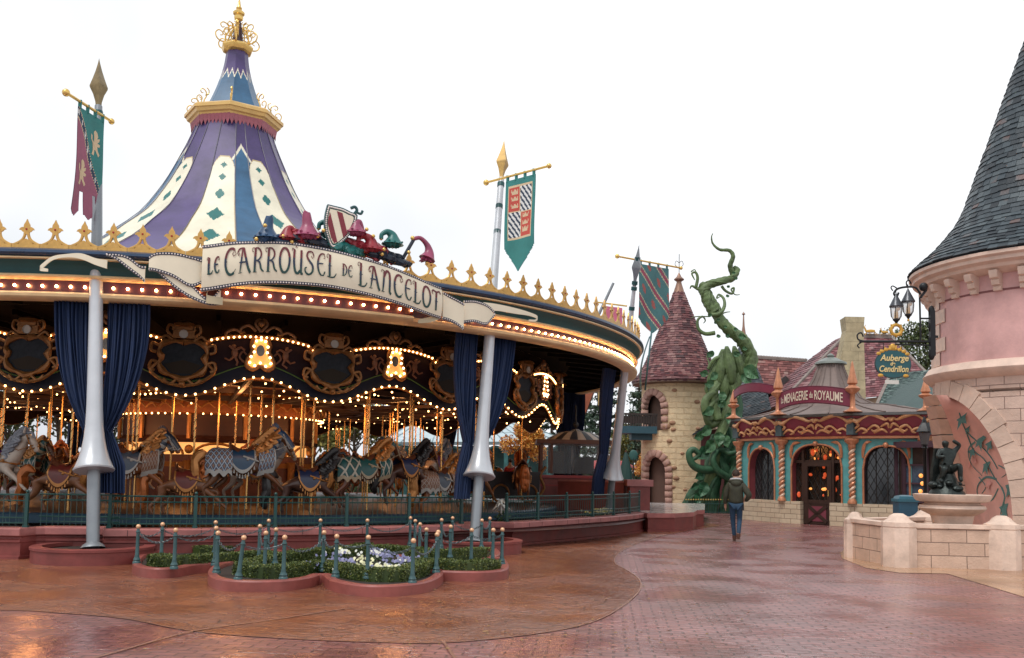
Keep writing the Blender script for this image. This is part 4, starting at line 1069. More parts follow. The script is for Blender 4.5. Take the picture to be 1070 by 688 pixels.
def inside(x, z):
 w = 13.3*(1 if z > 4 else max(0, 1-((4-z)/24.)**1.8)); return abs(x) < w and z < 15.4
mb = MB()
for b0 in (-9.5, 5.5):
 for i in range(60):
  z = 15-36*i/60
  x0 = b0-z*.55; seg = [x for x in [x0-3.2+6.4*k/8 for k in range(9)] if inside(x, z)]
  if len(seg) > 1: mb.add([SH(seg[0], z, .05), SH(seg[-1], z, .05), SH(seg[-1]+.33, z-.62, .05), SH(seg[0]+.33, z-.62, .05)], [(0, 3, 2, 1)])
part('shield_band', mb, mat('crimson_paint', (.22, .015, .03), .4), sh, smooth=False)
mb = MB(); ol = outline(.89)
for i, (x, z) in enumerate(ol): 
 nx, nz = ol[(i+1) % len(ol)]
 for k in (0, .5): mb.ball(SH(x+(nx-x)*k, z+(nz-z)*k, .035), .017, 6, 4)
part('rivet', mb, dotm, sh)
mb = MB(); mb.tube(smooth_pts([SH(13, 19, .02), SH(15, 24, .02), SH(12, 27, .02), SH(8, 24, .02)], 4), .03, 6); mb.tube(smooth_pts([SH(15, 22, .02), SH(20, 22, .02), SH(21, 26, .02)], 4), .025, 6); part('scroll', mb, teal, sh)
cols = {'blue': mat('plume_blue', (.015, .06, .14), .4, var=.25), 'rose': mat('plume_rose', (.28, .05, .11), .4, var=.25), 'crim': mat('plume_crimson', (.25, .015, .025), .4, var=.25), 'teal': mat('plume_teal', (.01, .12, .11), .4, var=.25), 'inky': mat('plume_inky', (.01, .018, .035), .4, var=.25)}
tr = thing('crest_ornament', 'heap of drooping blue, rose, crimson and teal jester caps on top of the name ribbon', 'ornament', pr(340, 262, 13.4))
def cap(px, py, tip, col, s=1., R=13.45, flip=1):
 c = pr(px, py, R); t = cp(1, pz(px, py, R)[0]+90)-CC; U = .0175*s; n_ = cp(1, pz(px, py, R)[0])-CC
 def Q(x, y, o=0): return c+t*x*U+Vector((0, 0, y*U))+n_*o
 dx, dy = tip
 pts = smooth_pts([Q(0, 0), Q(0, 6), Q(dx*.1, 12), Q(dx*.5, max(dy, 12)+3), Q(dx*.95, dy), Q(dx, dy-6)], 4); n = len(pts)
 rad = [max(.018, (.20*(1-i/(n-1))**2.6+.045))*s for i in range(n)]
 mb = MB(); mb.tube(pts, rad, 12)
 for k in range(11):  # scalloped brim
  a = 2*pi*k/11; mb.tube([Q(0, 2), Q(8*cos(a), 0, .14*sin(a)*s), Q(13*cos(a), 2.5+1.5*sin(k*2.), .22*sin(a)*s)], [.10*s, .06*s, .015*s], 6)
 part('jester_cap', mb, cols[col], tr, world=True)
 mb = MB(); mb.ball(pts[-1], .032*s, 8, 5); part('cap_bell', mb, goldy, tr)
cap(279, 250, (3, 19), 'blue', 1.05); cap(321, 248, (-3, 20), 'rose', 1.1, 13.5)
cap(345, 246, (-14, 12), 'teal', .9, 13.3); cap(300, 250, (10, 9), 'crim', .8, 13.5)
cap(387, 262, (-14, 12), 'crim', 1.0, 13.5); cap(410, 256, (-15, 11), 'teal', .9, 13.5); cap(372, 244, (8, 8), 'rose', .85, 13.55)
mb1 = MB(); mb2 = MB(); mb3 = MB(); mb4 = MB()
rr_ = random.Random(5)
for (x0, y0, x1, y1, col) in ((268, 252, 300, 254, mb1), (292, 248, 345, 256, mb3), (360, 250, 395, 272, mb2), (375, 262, 425, 277, mb3), (385, 256, 410, 274, mb2), (395, 268, 428, 279, mb3), (355, 262, 380, 266, mb4), (305, 244, 318, 256, mb2), (362, 240, 382, 248, mb2), (340, 256, 372, 268, mb4)):
 for k in range(5):
  pts = []
  for i in range(7):
   u = i/6; px = x0+(x1-x0)*u+rr_.uniform(-2, 2); py = y0+(y1-y0)*u+rr_.uniform(-3, 3)-3*sin(pi*u)
   pts.append(pr(px, py, 13.42+rr_.uniform(-.08, .14)))
  q = smooth_pts(pts, 3); n = len(q); col.tube(q, [.03+.055*sin(pi*i/(n-1)) for i in range(n)], 7)
for m_, c_ in ((mb1, 'blue'), (mb2, 'crim'), (mb3, 'inky'), (mb4, 'teal')): part('cloth_swathe', m_, cols[c_], tr)
for (px, py) in ((277, 236), (268, 250), (305, 253), (332, 247), (338, 241), (296, 247), (390, 247), (401, 261), (399, 266), (427, 264), (383, 240)):
 mb = MB(); mb.ball(pr(px, py, 13.62), .038, 8, 6); part('brass_boss', mb, goldy, tr)
t = thing('jester_bell_rod', 'dark rod with a curled rose jester cap over the right end of the ribbon', 'ornament', pr(422, 272, 13.45))
mb = MB(); mb.tube([pr(421, 270, 13.5), pr(432, 251, 13.55)], .035, 8); part('rod', mb, cols['inky'], t)
mb = MB(); q = smooth_pts([pr(432, 250, 13.55), pr(439, 249, 13.56), pr(446, 256, 13.56), pr(448, 264, 13.56), pr(446, 271, 13.56)], 4); n = len(q); mb.tube(q, [.04+.13*(i/(n-1))**3 for i in range(n)], 10)
for k in range(9):
 a = 2*pi*k/9; c = pr(446, 270, 13.56); ux_ = cp(1, 123)-CC
 mb.tube([c, c+ux_*.16*cos(a)+Vector((0, 0, -.06+.03*sin(k*2)))+(cp(1, 33)-CC)*.12*sin(a)], [.06, .012], 5)
part('jester_cap', mb, cols['rose'], t); mb = MB(); mb.ball(pr(431, 249, 13.56), .045, 8, 5); mb.ball(pr(446, 275, 13.56), .04, 8, 5); part('bell', mb, goldy, t)
# ================================================================ carousel horses
def lattice_mat(name, bg, line, dot, k=9.):
 m = bpy.data.materials.new(name); m.use_nodes = True; nt = m.node_tree; n = nt.nodes; l = nt.links; p = n['Principled BSDF']
 uv = n.new('ShaderNodeUVMap'); sx = n.new('ShaderNodeSeparateXYZ'); l.new(uv.outputs['UV'], sx.inputs[0])
 def M(op, a, b=None, c=None):
  q = n.new('ShaderNodeMath'); q.operation = op
  for i, v in enumerate((a, b, c)):
   if v is None: continue
   if isinstance(v, (int, float)): q.inputs[i].default_value = v
   else: l.new(v, q.inputs[i])
  return q.outputs[0]
 s = M('MULTIPLY', M('ADD', sx.outputs[0], sx.outputs[1]), k); d = M('MULTIPLY', M('SUBTRACT', sx.outputs[0], sx.outputs[1]), k)
 fs = M('ABSOLUTE', M('SUBTRACT', M('FRACT', s), .5)); fd = M('ABSOLUTE', M('SUBTRACT', M('FRACT', d), .5))
 ln = M('GREATER_THAN', M('MAXIMUM', fs, fd), .41); dt = M('LESS_THAN', M('MAXIMUM', fs, fd), .24)
 a = n.new('ShaderNodeMix'); a.data_type = 'RGBA'; a.inputs[6].default_value = tuple(bg)+(1,); a.inputs[7].default_value = tuple(line)+(1,); l.new(ln, a.inputs[0])
 b = n.new('ShaderNodeMix'); b.data_type = 'RGBA'; b.inputs[7].default_value = tuple(dot)+(1,); l.new(dt, b.inputs[0]); l.new(a.outputs[2], b.inputs[6])
 l.new(b.outputs[2], p.inputs['Base Color']); p.inputs['Roughness'].default_value = .35
 return m
hc = lambda n, c, r=.33, **k: mat(n, c, r, var=.2, vs=5, **k)
brass = mat('brass_pole', (.70, .40, .14), .25, metal=.9, var=.1)
gm = hc('carved_gold_mane', (.42, .18, .05), metal=.5)
H = {
 'lattice': dict(body=hc('coat_brown', (.14, .055, .022)), mane=gm, bard=lattice_mat('barding_blue_lattice', (.02, .05, .11), (.36, .42, .48), (.24, .13, .08), 5.5), cloth=hc('saddle_blue', (.02, .06, .12)), helm=hc('helm_blue', (.015, .05, .12)), trim=hc('trim_white', (.38, .38, .36)), lab='brown horse under blue and white latticed barding with a blue armoured helm'),
 'white': dict(body=hc('coat_white', (.50, .42, .35)), mane=hc('mane_grey', (.22, .24, .28)), bard=None, cloth=hc('cloth_purple', (.10, .02, .12)), helm=None, trim=gm, lab='white horse with grey mane and purple saddle cloth'),
 'teal': dict(body=hc('coat_chestnut', (.14, .045, .02)), mane=gm, bard=lattice_mat('barding_teal', (.01, .07, .07), (.45, .42, .34), (.015, .09, .09), 2.4), cloth=hc('cloth_teal', (.015, .09, .09)), helm=None, trim=hc('trim_cream', (.36, .28, .18)), lab='chestnut horse with gold mane and teal shields on its flank'),
 'orange': dict(body=hc('coat_tan', (.20, .08, .035)), mane=hc('mane_orange', (.40, .12, .03), metal=.4), bard=None, cloth=hc('cloth_red', (.13, .02, .015)), helm=None, trim=gm, lab='tan horse with orange mane and red saddle'),
 'dark': dict(body=hc('coat_bay', (.07, .03, .02)), mane=hc('mane_black', (.015, .012, .012)), bard=None, cloth=hc('cloth_navy', (.02, .03, .08)), helm=None, trim=gm, lab='dark bay horse with black mane'),
 'armour': dict(body=hc('coat_ginger', (.22, .075, .025)), mane=gm, bard=lattice_mat('barding_bronze', (.16, .06, .04), (.34, .28, .22), (.20, .09, .04), 6.5), cloth=hc('cloth_slate', (.05, .07, .10)), helm=hc('helm_black', (.02, .03, .05)), trim=hc('trim_silver', (.35, .33, .30)), lab='ginger horse in bronze latticed armour with a dark crested helm'),
}
def horse_skin(mats, jump=0.):
 V = []; E = []; Rr = []
 def add(p, r, par=None):
  V.append(Vector(p)); Rr.append(r); i = len(V)-1
  if par is not None: E.append((par, i))
  return i
 pel = add((-.50, 0, 1.02), (.21, .23)); bel = add((-.12, 0, .97), (.22, .25), pel); ch = add((.30, 0, 1.02), (.21, .26), bel)
 nb_ = add((.50, 0, 1.22), (.14, .19), ch); nm_ = add((.66, 0, 1.46), (.115, .16), nb_); pl = add((.80, 0, 1.63), (.10, .12), nm_)
 hd = add((.95, 0, 1.51), (.09, .10), pl); mz = add((1.04, 0, 1.33), (.062, .068), hd); ms_ = add((1.07, 0, 1.26), (.052, .052), mz)
 for s in (-1, 1):
  f = .12*s
  h = add((-.55, s*.14, .86), .13, pel); k = add((-.42+f, s*.16, .66), .085, h); ho = add((-.68+f, s*.15, .44), .05, k); fe = add((-.62+f, s*.15, .20), .034, ho); hf = add((-.56+f, s*.15, .06), .045, fe)
  sh_ = add((.36, s*.14, .86), .10, ch); 
  if s > 0: kn = add((.70, s*.14, .78), .06, sh_); fe = add((.66, s*.14, .52), .034, kn); hf = add((.73, s*.14, .42), .042, fe)
  else: kn = add((.66, s*.14, .66), .06, sh_); fe = add((.86, s*.14, .46), .034, kn); hf = add((.95, s*.14, .40), .042, fe)
 return skinmesh('body', V, E, Rr, mats, 2)
def make_horse(key, loc, rz, label, platform_z=.62):
 c = H[key]
 t = thing('carousel_horse', label, 'carousel horse', loc, rz, 'carousel horses')
 b = link('body', horse_skin(c['body']), t)
 mb = MB()
 rr = random.Random(hash(key) % 99 if False else len(key))
 for s in (-1, 1): mb.tube([(.74, s*.055, 1.70), (.76, s*.07, 1.78), (.78, s*.06, 1.84)], [.03, .026, .004], 6)
 part('ear', mb, c['body'], t, world=False)
 mb = MB()
 for s in (-1, 1): mb.ball((.90, s*.098, 1.58), .022, 8, 5)
 part('eye', mb, dark, t, world=False)
 mb = MB()
 for i in range(13):
  u = i/12; base = Vector((.40+.38*u, rr.uniform(-.03, .03), 1.36+.35*u)); 
  for s in (-1, 1):
   L = .26-.08*u
   L *= rr.uniform(.6, 1.25); j_ = rr.uniform(-.05, .06); q = smooth_pts([base, base+Vector((-.04+j_, s*.10, .03)), base+Vector((-.13+j_, s*.15, -L*.4)), base+Vector((-.02+j_, s*.17, -L*.8)), base+Vector((-.16+j_, s*.19, -L*1.1)), base+Vector((-.10+j_, s*.18, -L*1.3))], 3); n = len(q)
   mb.tube(q, [.012+.030*sin(pi*j/(n-1)) for j in range(n)], 6)
  q = smooth_pts([base, base+Vector((-.06, 0, .10)), base+Vector((-.17, 0, .08)), base+Vector((-.20, 0, -.02))], 3); mb.tube(q, [.05]*(len(q)-1)+[.01], 6)
 q = smooth_pts([(.8, 0, 1.70), (.9, 0, 1.72), (.95, 0, 1.64), (.98, .02, 1.55)], 3); mb.tube(q, [.035]*(len(q)-1)+[.008], 6)
 part('mane', mb, c['mane'], t, world=False)
 mb = MB()
 for i in range(9):
  a = i*.7; o_ = Vector((0, .05*cos(a), .05*sin(a)))
  q = smooth_pts([Vector((-.70, 0, 1.10)), Vector((-.84, 0, 1.18))+o_, Vector((-.98, 0, 1.02))+o_*1.6, Vector((-.95, 0, .76))+o_*2, Vector((-1.04, 0, .55))+o_*1.5, Vector((-.96, 0, .40))+o_], 3); n = len(q)
  mb.tube(q, [.03+.055*sin(pi*j/(n-1)) for j in range(n)], 6)
 part('tail', mb, c['mane'], t, world=False)
 def shell(x0, x1, a_max, zt, k, nx=14, na=16, hem=None, cy=.0, rw=.27, rh=.30, cz=.99):
  def fn(u, v):
   x = x0+(x1-x0)*u; a = (v*2-1)*(a_max-.75+.95*sin(pi*u)**.7); r = 1+k
   rump = 1-.25*max(0, (abs(x+.1)-.35))**1.0
   y = sin(a)*rw*r*rump; z = cz+cos(a)*rh*r*rump
   if abs(a) > pi/2: y = math.copysign(rw*r*rump*(1+.05*(abs(a)-pi/2)), a); z = cz-(abs(a)-pi/2)*.36
   return Vector((x, y, z))
  return fn, nx, na
 fn, nx, na = shell(-.28, .28, 2.0, 0, .02)
 mb = MB(); mb.grid(lambda u, v: fn(u, v)+Vector((0, 0, .012)), nx, 20, mf=lambda u, v: 1 if (u < .1 or u > .9 or v < .07 or v > .93) else 0)
 part('saddle_cloth', mb, [c['cloth'], c['trim']], t, world=False)
 mb = MB()
 mb.grid(lambda u, v: Vector((-.22+.44*u, (v-.5)*.36, 1.315+.10*(2*u-1)**2*(1 if u < .5 else 1.2)-.10*(2*v-1)**2)), 10, 8)
 mb.tube(smooth_pts([(-.24, -.16, 1.28), (-.27, 0, 1.45), (-.24, .16, 1.28)], 4), .03, 6); mb.tube([(.2, 0, 1.36), (.24, 0, 1.46)], [.04, .03], 6)
 part('saddle', mb, mat('saddle_leather', (.12, .04, .02), .35), t, world=False)
 mb = MB()  # bridle, breast strap
 for u in (0,):
  mb.tube([(.85, .11, 1.66), (.93, .11, 1.47), (.99, .095, 1.34), (1.10, 0, 1.40), (.99, -.095, 1.34), (.93, -.11, 1.47), (.85, -.11, 1.66)], .016, 5)
  mb.tube([(.0, .26, 1.15), (.3, .27, 1.05), (.52, .14, 1.0), (.57, 0, .98), (.52, -.14, 1.0), (.3, -.27, 1.05), (0, -.26, 1.15)], .022, 6)
  mb.tube([(1.02, .07, 1.43), (.7, .16, 1.3), (.24, .05, 1.44)], .01, 5); mb.tube([(1.02, -.07, 1.43), (.7, -.16, 1.3), (.24, -.05, 1.44)], .01, 5)
  for s in (-1, 1):
   for x in (.1, .25, .4): mb.ball((x, s*.27, 1.09-.06*x), .035, 8, 5)
   for i in range(9): (lambda x_: mb.tube([(x_, s*.30, .97-.22*sin(pi*(i+.5)/9)), (x_, s*.31, .90-.24*sin(pi*(i+.5)/9))], [.010, .02], 5))(-.24+.06*i)
 part('harness', mb, c['trim'], t, world=False)
 if c['bard']:
  def uvgrid(fn, nu, nv, name, mats, mf=None):
   mb = MB(); mb.grid(fn, nu, nv, mf=mf); me = mb.mesh(name, mats)
   ul = me.uv_layers.new(name='UVMap')
   for po in me.polygons:
    for li in po.loop_indices:
     vi = me.loops[li].vertex_index; i = vi % (nu+1); j = vi//(nu+1); ul.data[li].uv = (i/nu*.9, j/nv*1.5)
   return link(name, me, t)
  def rear(u, v):
   x = -.78+.56*u; a = (v*2-1)*2.3; k = 1.06-.55*max(0, (-.58-x)/.2)**2
   y = sin(a)*.28*k; z = 1.0+cos(a)*.31*k
   if abs(a) > pi/2: y = math.copysign(.28*k*1.04, a); z = 1.0-(abs(a)-pi/2)*.40*(.9+.15*cos(u*18))
   return Vector((x, y, z))
  uvgrid(rear, 20, 32, 'rump_barding', [c['bard'], c['trim']], mf=lambda u, v: 1 if (v < .05 or v > .95) else 0)
  def front(u, v):
   x = .24+.36*u; a = (v*2-1)*2.5; k = 1.05-.15*u
   y = sin(a)*.27*k; z = 1.03+.10*u+cos(a)*.30*k
   if abs(a) > pi/2: z = 1.03+.1*u-(abs(a)-pi/2)*.34; y = math.copysign(.27*k*(1-.35*max(0, abs(a)-1.9)), a)
   return Vector((x+.1*abs(sin(a)), y, z))
  uvgrid(front, 14, 32, 'chest_barding', [c['bard'], c['trim']], mf=lambda u, v: 1 if (v < .05 or v > .95 or u > .93) else 0)
  mb = MB()
  for i in range(7):
   u = i/6; p = Vector((.50+.27*u, 0, 1.28+.38*u)); d = Vector((.57, 0, .82)); r = .20-.075*u
   mb.lathe([(r, 0), (r*.97, .07), (r*.86, .09)], p-d*.03, 14, i % 2, axis=d)
  part('neck_armour', mb, [c['cloth'], c['trim']], t, world=False)
 if c['helm']:
  mb = MB(); hp = smooth_pts([(.70, 0, 1.72), (.82, 0, 1.70), (.95, 0, 1.60), (1.05, 0, 1.47), (1.12, 0, 1.38)], 3); n = len(hp)
  def hf(u, v):
   i = min(int(u*(n-1)), n-2); f = u*(n-1)-i; p = hp[i].lerp(hp[i+1], f); a = (v*2-1)*1.9; r = .13-.055*u
   d = (hp[i+1]-hp[i]).normalized(); nz = Vector((-d.z, 0, d.x)); nz = nz if nz.z > 0 else -nz
   return p+Vector((0, sin(a)*r, 0))+nz*(cos(a)*r-.06)
  mb.grid(hf, 16, 14, mf=lambda u, v: 1 if (abs(v-.5) > .44 or abs(v-.5) < .03 or u > .93) else 0)
  for i in range(8):
   u = i/7; mb.tube([(.62+.22*u, 0, 1.66+.10*sin(pi*u)), (.55+.25*u, 0, 1.78+.13*sin(pi*u))], [.045, .012], 6, 0)
  part('helm', mb, [c['helm'], c['trim']], t, world=False)
 mb = MB(); mb.tube([(.12, 0, -.0), (.12, 0, 3.05)], .024, 10)
 for i in range(100): 
  z = .02+i*.03; a = i*.9; 
  if z > 1.3: mb.tube([(.12+.02*cos(a), .02*sin(a), z), (.12+.02*cos(a+.9), .02*sin(a+.9), z+.03)], .012, 4, cap=False)
 part('pole', mb, brass, t, world=False)
 return t
def hp_(R, a, dz=0.): 
 p = cp(R, a, .62+dz); return p
def hrz(a): return R_(a)  # facing increasing theta
front = [('white', -11.5, .05, 'white horse with grey mane and purple saddle cloth at the left edge of the ride'),
         ('orange', -2.0, -.22, 'tan horse with orange mane just left of the leftmost lance'),
         ('armour', 6.2, .08, 'ginger horse in latticed bronze armour behind the leftmost lance'),
         ('orange', 13.3, -.26, 'tan horse with red saddle between the armoured horse and the blue latticed one'),
         ('lattice', 20.0, .08, 'brown horse under blue and white latticed barding with a blue helm, centre of the ride'),
         ('dark', 28.6, -.24, 'dark bay horse with black mane just ahead of the blue latticed horse'),
         ('teal', 36.8, .05, 'chestnut horse with gold mane and teal flank shields right of the drum'),
         ('dark', 43.8, .12, 'dark horse in a black caparison beside the teal shielded horse'),
         ('armour', 50.2, -.2, 'ginger armoured horse just left of the middle lance'),
         ('orange', 58.5, .02, 'orange maned horse right of the middle lance'),
         ]
proto = {}
fl = [-8, 0]
for key, a, dz, lb in front:
 loc = hp_(9.55, a, dz)
 if key not in proto: proto[key] = make_horse(key, loc, hrz(a), lb)
 else: dup(proto[key], loc, hrz(a), lb, 'carousel horses', .9)
 if key != 'lattice' and proto[key].location[:2] == loc[:2]: proto[key].scale = (.93,)*3
keys = ['orange', 'teal', 'dark', 'white', 'armour', 'lattice']
rr_ = random.Random(11)
rest = []
for k_, v_ in (('lattice', 'blue latticed horse'), ('white', 'white horse'), ('teal', 'teal shielded horse'), ('orange', 'orange maned horse'), ('dark', 'dark bay horse'), ('armour', 'bronze armoured horse')): H[k_]['sh'] = v_
rows_lb = {}
for R, step, off in ((7.9, 360/18, 3), (6.3, 360/16, 12)):
 a = off-60
 while a < 300:
  key = keys[rr_.randrange(6)] if R > 7 else keys[rr_.choice((0, 0, 2, 3, 4))]
  aa = ((a+180) % 360)-180
  vis = True
  if 120 < abs(aa-17) and R < 7: vis = (abs(aa-17) < 200)
  row = 'second' if R > 7 else 'third'
  part_ = 'front' if abs(aa-17) < 60 else ('right' if 60 <= aa-17 < 120 else ('left' if -120 < aa-17 <= -60 else 'far'))
  lb = None
  rest.append((dup(proto[key], hp_(R, a, rr_.uniform(-.05, .3)), hrz(a)+rr_.uniform(-.06, .06), 'x', 'carousel horses', .88 if R > 7 else .8), key, row))
  a += step
for i in range(9):
 a = 95+i*24; key = keys[i % 6]
 rest.append((dup(proto[key], hp_(9.55, a, rr_.uniform(-.1, .1)), hrz(a), 'x', 'carousel horses'), key, 'far outer'))
groups = {}
for o, key, row in rest:
 px = 535+979*o.location.x/o.location.y; far = o.location.y > CY
 pl = 'left of the leftmost lance' if px < 95 else 'between leftmost lance and drum' if px < 170 else ('beyond the drum' if far else 'in front of the drum') if px < 330 else 'between drum and middle lance' if px < 495 else 'right of the middle lance'
 groups.setdefault(H[key]['sh']+', '+row+' row, '+('far side, ' if far else '')+pl, []).append((px, o))
for lb, L in groups.items():
 L.sort(key=lambda q: q[0])
 for i, (px, o) in enumerate(L): o['label'] = lb+(('', ', leftmost of them', ', second of them', ', third of them', ', fourth of them', ', fifth of them')[min(i+1, 5)] if len(L) > 1 else '')
mb = MB(); mb.tube([(0, 0, 0), (0, 0, 3.0)], .026, 8)
pme = mb.mesh('brass_pole', [brass])
for k in range(26):
 a = -50+k*8.3; R = (8.7, 7.1, 5.3)[k % 3]
 o = link('brass_pole', pme); o.location = cp(R, a, .62); o['label'] = 'plain brass pole rising from the platform among the horses'; o['category'] = 'pole'; o['group'] = 'plain brass poles among the horses'
# ================================================================ flower beds
def offset_poly(P, d):
 n = len(P); out = []
 for i in range(n):
  a = P[i-1]; b = P[(i+1) % n]; t = (b-a); t.normalize(); nn = Vector((-t.y, t.x, 0)); out.append(P[i]+nn*d)
 return out
def closed_smooth(P, n=5):
 Q = P[-2:]+P+P[:3]; S = smooth_pts(Q, n); k = 2*n; return S[k:k+n*len(P)]
def bed(pxl, label, h=.15, w=.13, sharp=None):
 P = [Vector((p.x, p.y, 0)) for p in [g(x, y, 0) if not isinstance(x, Vector) else x for x, y in pxl]]
 P = closed_smooth(P, 5)
 area = sum(P[i].x*P[(i+1) % len(P)].y-P[(i+1) % len(P)].x*P[i].y for i in range(len(P)))
 if area < 0: P = P[::-1]
 I = offset_poly(P, w); mid = offset_poly(P, .02); n = len(P)
 mb = MB(); rings = [[p+Vector((0, 0, 0)) for p in P], [p+Vector((0, 0, h-.02)) for p in P], [p+Vector((0, 0, h)) for p in mid], [p+Vector((0, 0, h)) for p in offset_poly(P, w-.02)], [p+Vector((0, 0, h-.03)) for p in I], [p+Vector((0, 0, .02)) for p in I]]
 vs = sum(rings, []); fs = [(r*n+i, r*n+(i+1) % n, (r+1)*n+(i+1) % n, (r+1)*n+i) for r in range(5) for i in range(n)]
 mb.add(vs, fs); c = sum(P, Vector())/n
 t = thing('flower_bed', label, 'flower bed', c, 0, 'red kerbed flower beds in front of the ride')
 part('kerb', mb, mat('bed_kerb', (.25, .066, .054), .42, var=.28, vs=3, bump=.12, bs=40), t)
 mb = MB(); mb.add([p+Vector((0, 0, h-.05)) for p in I], [tuple(range(n))]); part('soil', mb, soil, t)
 return t, P, I
leafm = rndmat('hedge_leaf', [(0, (.022, .04, .006)), (.4, (.055, .088, .015)), (.75, (.12, .15, .028)), (1, (.20, .21, .05))], .5, bump=0, vs=1.5)
def leaves(mb, pfn, count, size, rr, lean=0):
 for i in range(count):
  p = pfn(rr); 
  if p is None: continue
  d = Vector((rr.gauss(0, 1), rr.gauss(0, 1), rr.gauss(0, 1)+.4)).normalized(); u = d.orthogonal().normalized(); u.rotate(Matrix.Rotation(rr.random()*6.28, 3, d)); v = d.cross(u); s = size*rr.uniform(.6, 1.3)
  mb.add([p-u*s, p-v*s*.5, p+u*s, p+v*s*.5], [(0, 1, 2, 3)], 0, max(.01, rr.random()))
def hedge(path, w, h, z, label, count=None):
 P = [Vector(p) for p in path]; rr = random.Random(len(P)*7+int(abs(P[0].x)*10))
 L = [0]
 for a, b in zip(P, P[1:]): L.append(L[-1]+(b-a).length)
 def at_(s):
  for i in range(len(P)-1):
   if s <= L[i+1]:
    f = (s-L[i])/max(1e-6, L[i+1]-L[i]); t = (P[i+1]-P[i]).normalized(); return P[i].lerp(P[i+1], f), Vector((-t.y, t.x, 0))
  return P[-1], Vector((0, 1, 0))
 def pf(rr):
  s = rr.uniform(0, L[-1]); p, nn = at_(s)
  f = rr.random(); hh = h*(1+.10*noise.noise(Vector((s*3, 0, z)))); ww = w*(1+.2*noise.noise(Vector((s*2, 5, z))))
  if f < .45: return p+nn*rr.uniform(-ww, ww)*.5+Vector((0, 0, z+hh*rr.uniform(.9, 1.06)))
  sd = 1 if rr.random() < .5 else -1
  return p+nn*sd*ww*.5*rr.uniform(.86, 1.08)+Vector((0, 0, z+hh*rr.uniform(.02, 1)))
 mb = MB(); leaves(mb, pf, count or int(L[-1]*2600), .017, rr)
 n = max(2, int(L[-1]/.12)); vs = []
 for i in range(n+1):
  p, nn = at_(L[-1]*i/n)
  for a, b in ((-.46, 0), (-.46, .9), (.46, .9), (.46, 0)): vs.append(p+nn*w*a+Vector((0, 0, z+h*b)))
 fs = [(i*4+k, (i+1)*4+k, (i+1)*4+(k+1) % 4, i*4+(k+1) % 4) for i in range(n) for k in range(4)]+[(0, 1, 2, 3), (n*4+3, n*4+2, n*4+1, n*4)]
 mb.add(vs, fs, 0, .12)
 return solo('box_hedge', mb, [leafm], label, 'hedge', 'clipped hedges in the beds', smooth=False)
front_px = [(217, 607), (222, 615), (245, 619), (290, 619), (322, 615), (336, 611), (346, 618), (378, 624), (415, 624), (448, 619), (463, 609), (458, 601), (445, 596), (425, 588), (400, 584), (350, 583), (300, 585), (285, 588), (245, 595), (225, 600)]
left_px = [(138, 597), (142, 602), (160, 605), (185, 604), (205, 600), (240, 597), (285, 593), (300, 587), (280, 581), (220, 580), (170, 583), (145, 589)]
right_px = [(428, 600), (445, 606), (475, 608), (510, 608), (529, 605), (531, 598), (524, 592), (500, 590), (470, 589), (440, 590)]
back_px = [(410, 586), (440, 592), (480, 593), (517, 590), (522, 584), (510, 579), (470, 577), (430, 577)]
bF, PF, IF = bed(front_px, 'largest red kerbed flower bed with two rounded front lobes, white pansies and clipped hedges')
bL, PL, IL = bed(left_px, 'left red kerbed bed holding only a clipped hedge, left of the large flower bed')
bR, PR, IR = bed(right_px, 'right red kerbed bed with a hedge, its end nearest the wet paving')
bB, PB, IB = bed(back_px, 'small red kerbed bed at the back, in front of the middle lance')
def gl(pts, z=0): return smooth_pts([g(x, y, z).xy.to_3d() for x, y in pts], 4)
hz = .10
hedge(gl([(160, 584), (185, 586), (215, 584), (250, 582), (285, 580)], .2), .24, .17, hz, 'clipped hedge filling the left bed')
hedge(gl([(252, 600), (275, 604), (310, 602), (335, 598), (352, 601), (385, 607), (418, 607), (438, 601), (443, 595)], .1), .27, .17, hz, 'clipped hedge along the front lobes of the large flower bed')
hedge(gl([(262, 598), (290, 590), (330, 584), (380, 580), (425, 582), (440, 589)], .1), .26, .17, hz, 'clipped hedge along the back of the large flower bed')
hedge(gl([(455, 597), (490, 599), (516, 597)], .1), .30, .18, hz, 'clipped hedge filling the right bed')
hedge(gl([(430, 585), (470, 587), (508, 584)], .1), .26, .2, hz, 'clipped hedge filling the small back bed')
hedge(gl([(205, 579), (260, 576), (320, 574), (390, 574)], .1), .26, .18, hz-.06, 'low strip of hedge against the red wall behind the beds')
pet = [mat('petal_white', (.66, .66, .60), .5, var=.05), mat('petal_cream', (.72, .70, .42), .5, var=.1), mat('petal_lilac', (.20, .20, .36), .5, var=.2), mat('petal_yellow', (.6, .5, .1), .5)]
stemm = rndmat('bedding_leaf', [(0, (.01, .03, .008)), (1, (.04, .09, .02))], .5, bump=0)
rr_ = random.Random(3)
cl = []
for i in range(50):
 px = rr_.uniform(322, 437); py = rr_.uniform(583, 603)
 if px > 400 and py < 586: py += 8
 cl.append((px, py))
tints = []
